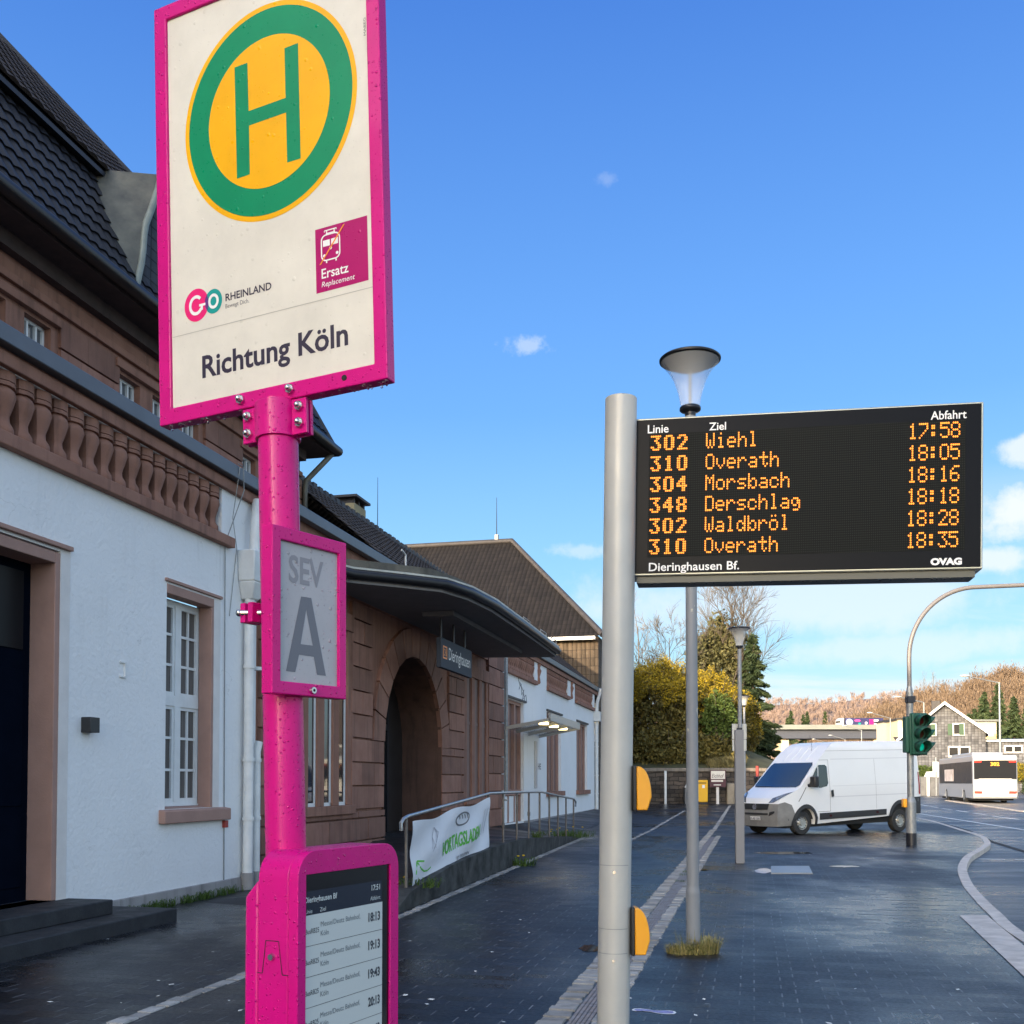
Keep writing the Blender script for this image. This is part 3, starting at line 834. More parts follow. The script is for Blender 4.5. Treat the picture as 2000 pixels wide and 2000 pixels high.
# ================================================================ the station
st = thing('station_building', 'long railway station of white render and red sandstone with dark tiled roofs', 'railway station', M=Matrix.Translation(ST(14, 7.2)) @ STM)
PF = 7.2                                   # the front's distance from the camera line
def smb(): return MB(STM.copy())
def wall_holes(mb, t0, t1, z0, z1, holes, y, rev):
    """front face with rectangular openings and their reveals"""
    ts = sorted({t0, t1} | {h[0] for h in holes} | {h[1] for h in holes})
    zs = sorted({z0, z1} | {h[2] for h in holes} | {h[3] for h in holes})
    for a, b in zip(ts, ts[1:]):
        for c, d in zip(zs, zs[1:]):
            m, k = (a + b) / 2, (c + d) / 2
            if any(h[0] < m < h[1] and h[2] < k < h[3] for h in holes): continue
            mb.poly((a, y, c), (b, y, c), (b, y, d), (a, y, d))
    for a, b, c, d in holes:
        mb.poly((a, y, c), (a, y, d), (a, y + rev, d), (a, y + rev, c)); mb.poly((b, y, c), (b, y + rev, c), (b, y + rev, d), (b, y, d))
        mb.poly((a, y, d), (b, y, d), (b, y + rev, d), (a, y + rev, d)); mb.poly((a, y, c), (a, y + rev, c), (b, y + rev, c), (b, y, c))
WIN = (11.55, 12.71, 1.21, 4.07); DOOR = (6.4, 9.5, 0.30, 4.02)
BAYL = (2.0, 12.9, 5.0, 5.65)
mb = smb()
wall_holes(mb, -45, 13.95, 0.18, 5.8, [WIN, DOOR, BAYL], PF, 0.26)
mb.poly((2.0, PF + .26, 5.0), (12.9, PF + .26, 5.0), (12.9, PF + .26, 5.65), (2.0, PF + .26, 5.65))
mb.build('rendered_wall', M_plaster, st, smooth=0, merge=True)
mb = smb(); mb.box(9.66, 13.95, PF - 0.03, PF + 0.1, -0.3, 0.19); mb.box(-45, 6.2, PF - 0.03, PF + 0.1, -0.3, 0.19)
mb.build('plinth', M_plinth, st, bevel=0.01)
# the entrance with the brown surround
for a, b, c, d in ((9.5, 9.66, .30, 4.05), (12.71, 12.88, 1.21, 4.09)):
    mb = smb(); mb.box(a, b, PF - 0.006, PF + 0.05, c, d); mb.build('painted_band', M_band, st)
dr = None
mb = smb()
mb.box(9.42, 9.5, PF - 0.004, PF + 0.33, 0.302, 4.0); mb.box(6.4, 9.42, PF - 0.004, PF + 0.33, 3.88, 4.0)
mb.box(6.3, 9.66, PF - 0.05, PF + 0.02, 4.05, 4.10)
dsur = mb.build('door_surround', M_paintstone, st, bevel=0.008)
mb = smb(); mb.box(6.4, 9.42, PF + .30, PF + .36, 0.30, 3.88)
dr = mb.build('door', M_navy, st)
mb = smb()
for a, b, c, d in ((8.80, 9.30, 2.95, 3.78), (8.02, 8.66, 2.95, 3.78), (7.2, 7.9, 2.95, 3.72)):
    mb.box(a, b, PF + .285, PF + .30, c, d)
mb.build('fanlight', mat('dark fanlight glass', (.01, .011, .013), .3, spec=.1), dr)
mb = smb(); mb.box(8.695, 8.725, PF + .26, PF + .30, 2.4, 3.2)
mb.build('door_handle', M_steel, dr)
mb = smb()
for a, b in ((8.75, 9.32), (7.9, 8.62)):
    for c, d in ((0.45, 1.2), (1.3, 2.75)):
        mb.box(a, b, PF + .288, PF + .30, c, d)
mb.build('door_panel', M_navy, dr, bevel=0.006)
# the tall casement
def casement(t0, t1, z0, z1, y, tr, rows_up, rows_dn, fm, gm, sill=None, lin=None):
    w = smb()
    b = 0.055
    w.box(t0, t1, y, y + .07, z0, z0 + b); w.box(t0, t1, y, y + .07, z1 - b, z1)
    w.box(t0, t0 + b, y, y + .07, z0 + b, z1 - b); w.box(t1 - b, t1, y, y + .07, z0 + b, z1 - b)
    w.box(t0 + b, t1 - b, y - .01, y + .07, tr - .07, tr + .07)
    m = (t0 + t1) / 2
    for lo, hi in ((z0 + b, tr - .07), (tr + .07, z1 - b)):
        w.box(m - .06, m + .06, y - .012, y + .06, lo, hi)
        for s, (a, c) in enumerate(((t0 + b, m - .06), (m + .06, t1 - b))):
            w.box(a, a + .045, y + .005, y + .055, lo, hi); w.box(c - .045, c, y + .005, y + .055, lo, hi)
            w.box(a + .045, c - .045, y + .005, y + .055, lo, lo + .045); w.box(a + .045, c - .045, y + .005, y + .055, hi - .045, hi)
            n = rows_up if lo > z0 + b + .01 else rows_dn
            w.box((a + c) / 2 - .017, (a + c) / 2 + .017, y + .012, y + .05, lo + .045, hi - .045)
            for i in range(1, n):
                zz = lo + (hi - lo) * i / n
                w.box(a + .045, c - .045, y + .015, y + .048, zz - .017, zz + .017)
    o = w.build('window', fm, st, smooth=0)
    p = smb(); p.poly((t0 + .03, y + .035, z0 + .03), (t1 - .03, y + .035, z0 + .03), (t1 - .03, y + .035, z1 - .03), (t0 + .03, y + .035, z1 - .03))
    p.build('pane', gm, o, recalc=False)
    return o
wo = casement(WIN[0] + .005, WIN[1] - .005, WIN[2] + .03, WIN[3] - .13, PF + .20, 2.62, 3, 3, M_whitepaint, M_curtain)
mb = smb(); mb.box(12.65, 12.71, PF - 0.006, PF + 0.19, 1.21, 3.95); mb.box(11.55, 12.71, PF - .006, PF + .19, 3.95, 4.07); mb.box(11.5, 12.9, PF - .035, PF + .02, 4.095, 4.135)
mb.build('window_surround', M_paintstone, wo, bevel=0.006)
mb = smb(); mb.hexa([(11.42, PF - .09, 1.03), (13.08, PF - .09, 1.03), (11.42, PF + .19, 1.03), (13.08, PF + .19, 1.03), (11.42, PF - .09, 1.19), (13.08, PF - .09, 1.19), (11.42, PF + .19, 1.24), (13.08, PF + .19, 1.24)])
mb.build('window_sill', M_paintstone, wo, bevel=0.012)
mb = smb(); mb.box(11.56, 12.64, PF + .17, PF + .20, 1.24, 1.26); mb.build('window_board', M_whitepaint, wo)
# ---- balustrade bands
BAL = [(.075, 0), (.105, .03), (.105, .10), (.07, .16), (.065, .22), (.095, .32), (.12, .42), (.115, .46), (.08, .50), (.115, .505), (.115, .545), (.10, .55), (.115, .555), (.115, .65)]
def baluster_bm(t):
    b = smb()
    vs = []; fs = []
    for r, z in BAL:
        k = r * 0.35
        for x, y in ((-r, -r * .62), (-k, -r), (k, -r), (r, -r * .62), (r, .1), (-r, .1)):
            vs.append((t + x, PF + .10 + y, 5.0 + z))
    n = 6
    for i in range(len(BAL) - 1):
        for k in range(n): fs.append((i * n + k, i * n + (k + 1) % n, (i + 1) * n + (k + 1) % n, (i + 1) * n + k))
    b.add(vs, fs); return b
def balustrade(t0, t1, n, ledge):
    mb = smb(); mb.box(t0 - .02, t1 + ledge, PF - .10, PF + .24, 4.86, 5.0)
    band = mb.build('balustrade', M_sand, st, bevel=0.012)
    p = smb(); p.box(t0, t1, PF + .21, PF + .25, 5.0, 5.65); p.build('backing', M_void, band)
    for i in range(n):
        baluster_bm(t0 + (i + .5) * (t1 - t0) / n).build('baluster', M_sand, band, smooth=50)
balustrade(5.6, 12.9, 27, .22)
mb = smb(); mb.box(-45, 14.1, PF - .07, PF + .28, 5.66, 5.80); mb.box(-45, 14.1, PF - .03, PF + .2, 5.80, 5.86); mb.box(29.2, 48.3, PF - .07, PF + .28, 5.66, 5.82)
mb.build('cornice', M_sand, st, bevel=0.012)
mb = smb(); mb.box(-45, 48.4, PF - .16, PF - .02, 5.835, 6.02); mb.box(-45, 48.4, PF - .02, 9.0, 5.98, 6.015)
mb.build('gutter', M_bluegut, st, bevel=0.012)
# ---- sandstone middle block
def courses(mb, t0, t1, z0, z1, y, dz=0.44, proud=.07, holes=(), seed=1, lmin=.5, lmax=1.1):
    rnd = random.Random(seed); z = z0
    while z < z1 - .05:
        h = min(dz, z1 - z); t = t0
        while t < t1 - .02:
            l = min(rnd.uniform(lmin, lmax), t1 - t)
            if t1 - t - l < .25: l = t1 - t
            pr = proud * rnd.uniform(.9, 1.05)
            a, b = t, t + l
            mb.box(a + .0015, b - .0015, y - pr, y + .02, z + .012, z + h - .02)
            t += l
        z += h
AC, AR, ASP = 21.2, 1.93, 2.35            # arch centre, radius, springing
mb = smb()
n = 28
# flat wall with an arched opening
arc = [(AC - AR * math.cos(math.pi * i / n), ASP + AR * math.sin(math.pi * i / n)) for i in range(n + 1)]
mb.poly(*[(t, PF, z) for t, z in [(13.95, -.1), (AC - AR, -.1)] + arc[:n // 2 + 1] + [(AC, 6.0), (13.95, 6.0)]])
mb.poly(*[(t, PF, z) for t, z in [(AC, 6.0)] + arc[n // 2:] + [(AC + AR, -.1), (29.3, -.1), (29.3, 6.0)]])
mb.build('sandstone_wall', M_sand, st, smooth=0)
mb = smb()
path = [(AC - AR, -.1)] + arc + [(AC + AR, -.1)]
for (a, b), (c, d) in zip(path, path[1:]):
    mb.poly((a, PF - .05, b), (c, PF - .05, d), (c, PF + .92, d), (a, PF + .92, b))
ar = mb.build('entrance_arch', stone_mat('sandstone with painted shade', (0.085, 0.042, 0.029), (0.13, 0.066, 0.046)), st, smooth=40)  # reveal stone coloured darker to imitate the shade inside the arch
mb = smb()
for i in range(13):
    a0, a1 = math.pi * i / 13 + .008, math.pi * (i + 1) / 13 - .008
    pts = []
    for yy in (PF - .075, PF + .02):
        for r in (AR + .0, AR + .62):
            for a in (a0, a1):
                pts.append((AC - r * math.cos(a), yy, ASP + r * math.sin(a)))
    mb.hexa([pts[i] for i in (0, 1, 2, 3, 4, 5, 6, 7)])
mb.build('arch_stone', M_block, ar, smooth=0)
for args in ((14.0, 15.45, 1.05, 4.9, PF, .44, .07, (), 2), (17.55, AC - AR - .02, 1.05, 2.38, PF, .44, .07, (), 3), (17.55, 18.6, 2.38, 4.9, PF, .44, .07, (), 4),
             (14.0, AC - AR - .02, .05, 1.03, PF, .42, .09, (), 5, .7, 1.5), (AC + AR + .02, 25.1, .42, 2.38, PF, .44, .07, (), 6), (AC + AR + .62, 25.1, 2.38, 4.9, PF, .44, .07, (), 7),
             (27.5, 29.3, .3, 5.8, PF, .5, .08, (), 8), (25.1, 27.5, .35, 1.0, PF, .42, .09, (), 9)):
    mb = smb(); courses(mb, *args); mb.build('rusticated_pier', M_block, st, smooth=0)
mb = smb()
for a, b in ((15.4, 17.6), (25.05, 27.55)):
    mb.box(a, b, PF - .14, PF + .05, .98, 1.14); mb.box(a, b, PF - .09, PF + .05, 4.3, 4.62)
    m = (b - a) / 3
mb.box(15.4, 29.3, PF - .06, PF + .05, 4.95, 5.2)
mb.build('string_course', M_sand, st, bevel=0.01)
for a, b in ((15.55, 17.5), (25.2, 27.45)):
    mb = smb(); w3 = (b - a) / 3
    for i in range(4):
        c = a + i * w3; mb.box(c - .14, c + .14, PF - .06, PF + .18, 1.14, 4.3)
    ml = mb.build('stone_mullion', M_sand, st, bevel=0.01)
    for i in range(3):
        f = smb(); x0, x1 = a + i * w3 + .14, a + (i + 1) * w3 - .14
        f.box(x0, x0 + .05, PF - .02, PF + .1, 1.14, 4.3); f.box(x1 - .05, x1, PF - .02, PF + .1, 1.14, 4.3); f.box(x0, x1, PF - .02, PF + .1, 3.05, 3.13); f.box(x0, x1, PF - .02, PF + .1, 1.14, 1.2)
        wi = f.build('window', M_whitepaint if a < 20 else M_brownboard, st)
        p = smb(); p.poly((x0, PF - .005, 1.16), (x1, PF - .005, 1.16), (x1, PF - .005, 4.3), (x0, PF - .005, 4.3)); p.build('pane', M_glassdark if a < 20 else M_brownboard, wi, recalc=False)
# recessed entrance: dark brick, door and frame
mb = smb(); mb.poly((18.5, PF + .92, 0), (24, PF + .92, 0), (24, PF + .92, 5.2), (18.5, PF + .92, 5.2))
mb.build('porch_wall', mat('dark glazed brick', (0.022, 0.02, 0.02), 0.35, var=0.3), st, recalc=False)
mb = smb()
for a, b, c, d in ((19.27, 19.42, .4, 4.2), (20.66, 20.8, .4, 4.2), (19.42, 20.66, 2.72, 2.86), (21.9, 22.02, .4, 4.2), (20.8, 21.9, 2.72, 2.86)):
    mb.box(a, b, PF + .84, PF + .92, c, d)
ed = mb.build('entrance_door', M_darkmetal, st)
mb = smb(); mb.box(19.6, 20.3, PF + .80, PF + .84, 1.3, 1.95); mb.build('door_notice', mat('faded notice', (0.09, 0.10, 0.11), 0.5), ed)
mb = smb(); mb.box(20.72, 20.75, PF + .76, PF + .84, 1.2, 1.42); mb.build('door_handle', M_steel, ed)
# ---- entrance canopy: flat slab with a rounded corner
CP = [(15.0, 7.2), (16.29, 6.69), (16.9, 6.0), (17.5, 5.41), (18.4, 5.17), (19.8, 5.06), (22.6, 5.08), (25.0, 5.12), (27.2, 5.17), (27.35, 5.32), (27.0, 7.2)]
mb = smb()
mb.poly(*[(t, y, 4.96) for t, y in CP]); 
for (a, b), (c, d) in zip(CP, CP[1:]):
    mb.poly((a, b, 4.96), (c, d, 4.96), (c, d, 5.2), (a, b, 5.2))
cn_ = mb.build('canopy', M_soffwhite, st, smooth=40, merge=True)
mb = smb(); mb.tube([(t, y - .07, 5.10) for t, y in CP[:-1]], .085, 10)
mb.build('canopy_gutter', M_black, cn_, smooth=60)
mb = smb(); mb.prism([(t, y - .10) for t, y in CP], (0, 0, 0), (1, 0, 0), (0, 1, 0), 5.19, 5.225); mb.build('canopy_flashing', mat('pale flashing', (0.42, 0.42, 0.38), 0.5, 0.3, var=0.2), cn_)
mb = smb(); mb.prism([(t, y + .22 if y < 7 else y) for t, y in CP], (0, 0, 0), (1, 0, 0), (0, 1, 0), 5.23, 5.40); mb.build('canopy_roofing', stone_mat('gravelled felt', (0.05, 0.05, 0.045), (0.13, 0.125, 0.10)), cn_)
mb = smb(); mb.box(19.4, 25.6, 5.75, 6.4, 4.86, 4.955); mb.build('canopy_beam', M_soffwhite, cn_)
for t in (23.6, 25.6, 27.0):
    mb = smb(); mb.tube([(t - .3, 5.2, 5.22), (t - .3, 5.2, 5.42), (t + .4, 5.2, 5.42), (t + .4, 5.2, 5.22)], .014, 6); mb.build('snow_guard', M_galv, cn_)
# ---- right white wing
RB = [(29.9, 34.0), (36.1, 40.4), (42.1, 47.0)]
OP = [(29.75, 32.3, .30, 4.10), (36.1, 38.9, 1.22, 4.10), (42.5, 45.3, 1.22, 4.10)]
mb = smb(); wall_holes(mb, 29.3, 47.6, .12, 5.8, OP + [(a, b, 5.0, 5.65) for a, b in RB], PF, .26)
mb.poly((47.6, PF, 0), (47.6, PF + 8, 0), (47.6, PF + 8, 5.8), (47.6, PF, 5.8))
mb.build('rendered_wall', M_plaster, st, smooth=0, merge=True)
for a, b in RB: balustrade(a, b, 16, .15)
mb = smb(); mb.box(32.3, 47.7, PF - .03, PF + .1, -.2, .30); mb.build('plinth', M_plinth, st)
for a, b, c, d in OP:
    mb = smb()
    mb.box(a, b, PF + .20, PF + .24, c, d)
    wi = mb.build('window', M_brownboard, st)
    mb = smb()
    k = 3
    for i in range(k + 1):
        x = a + (b - a) * i / k; mb.box(max(a, x - .08), min(b, x + .08), PF + .10, PF + .20, c, d)
    mb.box(a, b, PF + .10, PF + .2, d - .1, d)
    if c < 1: mb.box(a, b, PF + .08, PF + .2, 1.15, 1.32)
    mb.build('window_frame', M_paintstone, wi)
    if c < 1:
        mb = smb(); mb.box(a + .25, b - .5, PF + .12, PF + .2, .32, 1.12); mb.build('lower_panel', M_plaster, wi)
    else:
        mb = smb(); mb.box(a - .1, b + .3, PF - .12, PF + .2, 1.04, 1.22); mb.build('window_sill', M_sand, wi)
    mb = smb(); mb.box(a - .05, b + .2, PF - .05, PF + .02, d + .02, d + .09); mb.build('lintel_strip', M_roofdk, wi)
mb = smb()
for t in (34.6, 41.2):
    for i in range(1):
        mb.lathe([(.06, 4.95), (.09, 5.0), (.06, 5.2), (.12, 5.4), (.07, 5.5), (.11, 5.64)], (t, PF + .0, 0), 10)
mb.build('half_baluster', M_sand, st, smooth=50)
mb = smb()
for P_ in ([(31.6, 4.95), (31.5, 4.8), (31.75, 4.62), (31.6, 4.5), (31.9, 4.7), (32.0, 4.35), (32.3, 4.55), (32.1, 4.2), (32.6, 4.4), (32.75, 4.15)], [(31.7, 4.75), (32.2, 4.5), (32.5, 4.15)]):
    mb.tube([(t, PF - .003, z) for t, z in P_], .012, 4)
mb.build('graffiti_scrawl', M_greyink, st)
mb = smb(); mb.text('HE', (0, PF - .004, 0), (1, 0, 0), (0, 0, 1), 0, 34.55, 2.0, .2, .5, .02); mb.build('graffiti_tag', M_greyink, st, recalc=False)
# ---- downpipes
def pipe(pts, r, m, n=12, name='downpipe'):
    mb = smb(); mb.tube(pts, r, n)
    for p in pts[:1]: pass
    for z in (1.0, 1.85, 3.2):
        mb.cyl((pts[-1][0], pts[-1][1], z), (pts[-1][0], pts[-1][1], z + .05), r * 1.18, None, n)
    return mb.build(name, m, st, smooth=50)
dp = pipe([(13.55, PF - .1, 4.25), (13.55, PF - .1, -.1)], .074, M_whitepipe)
pipe([(13.83, PF - .12, 2.15), (13.80, PF - .1, 2.0), (13.80, PF - .1, -.1)], .06, M_whitepipe)
mb = smb(); mb.hexa([(13.38, PF - .26, 4.45), (13.98, PF - .26, 4.45), (13.38, PF, 4.45), (13.98, PF, 4.45), (13.34, PF - .28, 4.9), (14.02, PF - .28, 4.9), (13.34, PF, 4.9), (14.02, PF, 4.9)])
mb.hexa([(13.48, PF - .18, 4.2), (13.66, PF - .18, 4.2), (13.48, PF, 4.2), (13.66, PF, 4.2), (13.38, PF - .26, 4.45), (13.98, PF - .26, 4.45), (13.38, PF, 4.45), (13.98, PF, 4.45)])
mb.build('hopper_head', M_whitepipe, dp, bevel=0.02)
mb = smb(); mb.cyl((13.55, PF - .1, -.1), (13.55, PF - .1, .25), .09, None, 14); mb.cyl((13.80, PF - .1, -.1), (13.80, PF - .1, .25), .075, None, 14); mb.build('pipe_shoe', M_plinth, dp, smooth=50)
mb = smb(); mb.tube([(13.6, PF - .14, 4.9), (13.62, PF - .15, 5.35), (13.75, PF - .1, 5.7)], .075, 10); mb.build('pipe_bend', M_whitepipe, dp, smooth=60)
pipe([(29.45, PF - .1, 5.75), (29.45, PF - .1, 1.2)], .055, M_galv)
d2 = pipe([(47.3, PF - .35, 5.9), (47.45, PF - .15, 5.3), (47.45, PF - .12, 4.9), (47.45, PF - .12, 0.1)], .075, M_whitepipe)
mb = smb(); mb.box(47.2, 47.75, PF - .3, PF, 4.4, 4.85); mb.build('hopper_head', M_whitepipe, d2)
# loose cables down the render
mb = smb()
mb.tube([(13.02, PF - .18, 6.03), (13.14, PF - .2, 6.02), (13.2, PF - .18, 5.7), (12.97, PF - .02, 4.9), (13.0, PF - .012, 3.2), (13.02, PF - .012, 1.2), (13.03, PF - .012, 0.0)], .008, 5)
mb.tube([(13.08, PF - .18, 6.0), (13.12, PF - .05, 5.3), (13.3, PF - .02, 4.9), (13.12, PF - .012, 3.9)], .006, 5)
mb.build('cable', M_galv, st)
mb = smb(); mb.box(12.99, 13.07, PF - .05, PF, .92, 1.02); mb.build('cable_box', M_redwood, st)
mb = smb(); mb.box(10.57, 10.69, PF - .02, PF, 2.78, 2.80); mb.box(10.57, 10.69, PF - .02, PF, 2.95, 2.97); mb.box(10.66, 10.69, PF - .02, PF, 2.8, 2.95); mb.build('cable_trunking', M_whitepaint, st)
# ---- upper storey, set back
UW, UE, TE = 8.85, 8.3, 19.38
mb = smb()
wins = [(w0 + k * 3.65, w1 + k * 3.65) for k in (-3, -2, -1, 0, 1) for w0, w1 in ((12.92, 13.42), (13.75, 14.25), (14.58, 15.08))]
wins = [w for w in wins if w[1] < 18.8]
hol = [(a, b, 6.3, 7.45) for a, b in wins]
wall_holes(mb, -45, 18.95, 6.0, 8.3, hol, UW, .16)
mb.poly((18.95, UW, 6.0), (18.95, UW + 9, 6.0), (18.95, UW + 9, 8.3), (18.95, UW, 8.3))
mb.poly((-45, UW, 0), (-45, UW + 9, 0), (-45, UW + 9, 8.3), (-45, UW, 8.3)); mb.poly((-45, PF, 0), (-45, UW, 0), (-45, UW, 6.0), (-45, PF, 6.0))
uw = mb.build('upper_wall', M_sand, st, smooth=0, merge=True)
for k in range(-4, 2):
    a = 15.22 + k * 3.65
    b = min(a + 1.28, 18.95)
    mb = smb(); courses(mb, a, b, 6.05, 7.68, UW, .40, .05, seed=30 + k, lmin=.35, lmax=.7)
    mb.build('rusticated_block', M_block, uw, smooth=0)
mb = smb(); 
for k in range(-4, 2):
    mb.box(12.75 + k * 3.65, min(15.2 + k * 3.65, 18.95), UW - .08, UW + .02, 7.50, 7.62)
mb.box(-45, 18.97, UW - .06, UW + .02, 7.70, 7.80)
mb.build('string_course', M_sand, uw, bevel=0.008)
for a, b in wins:
    if a < 8.5: continue
    f = smb(); f.box(a, a + .04, UW + .10, UW + .15, 6.3, 7.45); f.box(b - .04, b, UW + .10, UW + .15, 6.3, 7.45); f.box(a, b, UW + .10, UW + .15, 7.41, 7.45)
    for i in (1, 2): c = a + (b - a) * i / 3; f.box(c - .016, c + .016, UW + .09, UW + .15, 6.3, 7.41)
    wi = f.build('window', M_whitepaint, st)
    p = smb(); p.poly((a, UW + .13, 6.3), (b, UW + .13, 6.3), (b, UW + .13, 7.45), (a, UW + .13, 7.45)); p.build('pane', M_glasswin, wi, recalc=False)
mb = smb(); mb.poly((-45, 18, 0), (62, 18, 0), (62, 18, 6.2), (-45, 18, 6.2)); mb.poly((-45, 17.8, 6), (18.95, 17.8, 6), (18.95, 17.8, 10.5), (-45, 17.8, 10.5))
mb.build('back_wall', M_plaster, st, smooth=0)
# eaves
mb = smb(); mb.box(-45, TE, UE + .02, UW + .0, 8.22, 8.30); mb.box(18.95, TE, UW, UW + 9, 8.22, 8.30); mb.box(-45, 18.95, UW - .14, UW - .001, 8.02, 8.22); mb.build('soffit', M_soffit, st)
mb = smb(); mb.tube([(-45, UE - .07, 8.33), (TE + .07, UE - .07, 8.33), (TE + .07, UW + 9, 8.33)], .10, 10)
mb.build('eaves_gutter', M_black, st, smooth=60)
mb = smb(); mb.tube([(TE - .05, UE + .02, 8.25), (TE - .22, UE + .1, 8.05), (18.98, UW - .12, 7.62), (18.96, UW - .12, 7.45), (18.96, UW - .12, 6.02)], .055, 10); mb.build('downpipe', M_zinc, st, smooth=60)
BY, BZ, BT = 9.3, 10.42, 18.45
RY, RZ, RT = 13.5, 15.35, 14.2
mb = smb()
mb.poly((-45, UE, 8.33), (TE, UE, 8.33), (BT, BY, BZ), (-45, BY, BZ))  # block runs on unseen behind the camera, lengthened to shade the square
mb.poly((-45, BY - .22, BZ - .02), (BT + .22, BY - .22, BZ - .02), (RT, RY, RZ), (-45, RY, RZ))
mb.poly((-45, RY, RZ), (RT, RY, RZ), (BT + .22, RY * 2 - BY, BZ), (-45, RY * 2 - BY, BZ))
mr = mb.build('mansard_roof', M_tileN, st, smooth=0)
def pantiles(A, B, C, t_lo, t_hi, hip, w, rows, mtl, parent, amp=.035, lap=.04):
    """real pantile relief over the visible part of a slope: A eave (y, z), B top (y, z), hip how far the end leans in"""
    up = Vector((0, B[0] - A[0], B[1] - A[1])); L = up.length; up.normalize(); nr = Vector((0, -up.z, up.y))
    mb = smb(); n = int((t_hi - t_lo) / w * 6); rnd = random.Random(9)
    for r in range(rows):
        s0, s1 = r / rows, (r + 1) / rows + .03
        vs = []; j = 0
        for s, k in ((s0, lap + .012), (s0, lap), (min(s1, 1.0), .008)):
            for i in range(n + 1):
                t = t_lo + (t_hi - t_lo) * i / n; t = min(t, t_hi - hip * s)
                c = math.sin(math.pi * t / w); h = amp * abs(c) ** .8
                p = Vector((t, A[0], A[1])) + up * (L * s) + nr * ((h + k) if j else (k - .03)); vs.append(p)
            j += 1
        m_ = n + 1
        mb.add(vs, [(a * m_ + i, a * m_ + i + 1, (a + 1) * m_ + i + 1, (a + 1) * m_ + i) for a in range(2) for i in range(n) if (vs[a * m_ + i] - vs[a * m_ + i + 1]).length > 1e-4])
    return mb.build('pantiles', mtl, parent, smooth=55, recalc=False)
M_pan = mat('black glazed pantiles', (0.012, 0.0115, 0.0135), 0.5, var=0.4, vscale=4, spec=0.3)
pantiles((UE, 8.36), (BY, BZ), None, 4.0, TE, TE - BT, .21, 8, M_pan, mr)
pantiles((BY - .22, BZ), (RY, RZ), None, 2.0, BT + .22, BT + .22 - RT, .23, 18, mat('brown black pantiles', (0.030, 0.022, 0.019), .7, var=.4, vscale=4, spec=.2), mr)
mb = smb()
mb.poly((TE, UE, 8.33), (TE, UE + 10, 8.33), (BT, BY + 9, BZ), (BT, BY, BZ)); M_hip = tile_mat('dark roof tiles hip', 1, (0.026, 0.024, 0.026), 0.22, 0.30, 0.25); mb.build('hip_end', M_hip, mr, smooth=0); mb = smb()
mb.poly((BT + .22, BY - .22, BZ - .02), (BT + .22, RY * 2 - BY, BZ), (RT, RY, RZ))
mb.build('upper_hip', M_hip, mr, smooth=0); mb = smb(); mb.poly((-45, BY - .22, BZ - .02), (-45, RY, RZ), (-45, RY * 2 - BY, BZ))
mb.build('gable_end', M_hip, mr, smooth=0)
mb = smb(); mb.box(-45, BT + .2, BY - .22, BY + .1, BZ - .10, BZ - .03); mb.box(-45, BT + .1, BY - .10, BY + .1, BZ - .24, BZ - .10); mb.build('roof_band', M_black, mr)
mb = smb(); mb.tube([(TE, UE, 8.36), (BT, BY, BZ + .02)], .09, 8); mb.tube([(BT + .2, BY - .2, BZ + .02), (RT, RY, RZ + .05)], .10, 8); mb.tube([(-45, RY, RZ + .03), (RT, RY, RZ + .05)], .10, 8); mb.build('ridge_tiles', M_roofdk, mr, smooth=60)
mb = smb()
for t in (8.5, 10.6, 12.2): mb.tube([(t, BY + .25, BZ + .28), (t + .55, BY + .25, BZ + .28)], .04, 6)
mb.build('roof_ledge', M_zinc, mr)
# swept dormer with a clock
DF = 8.42
prof = [(12.5, 8.35), (12.60, 8.48), (12.72, 8.9), (12.76, 9.13), (12.78, 9.35), (12.82, 9.52), (12.96, 9.82), (13.08, 10.1), (13.21, 10.45)]
pr2 = prof + [(15.7 - (t - 13.21), z) for t, z in reversed(prof)]
mb = smb(); mb.poly(*[(t, DF, z) for t, z in pr2])
dm = mb.build('dormer', M_slate, st, smooth=0)
mb = smb()
L = []
for t, z in prof:
    yb = UE + (z - 8.33) * (BY - UE) / (BZ - 8.33) + .05
    L.append(((t - .04, DF - .05, z), (t - .32 - (z - 8.4) * .06, max(yb, DF + .05), z)))
for (a, b), (c, d) in zip(L, L[1:]):
    mb.poly(a, b, d, c)
mb.poly(L[-1][0], L[-1][1], (13.2, RY - 2, 10.75), (15.7, RY - 2, 10.75), (15.75, DF - .05, 10.45))
mb.build('zinc_cheek', M_zinc, dm, smooth=60)
mb = smb(); mb.tube([(t - .02, DF - .04, z) for t, z in prof], .05, 8); mb.build('zinc_edge', mat('green grey zinc edge', (0.24, 0.26, 0.22), 0.5, 0.3, var=0.2), dm, smooth=60)
mb = smb(); mb.cyl((14.62, DF - .12, 9.48), (14.62, DF, 9.48), .62, None, 40); ck = mb.build('clock_face', M_whitepaint, dm, smooth=40)
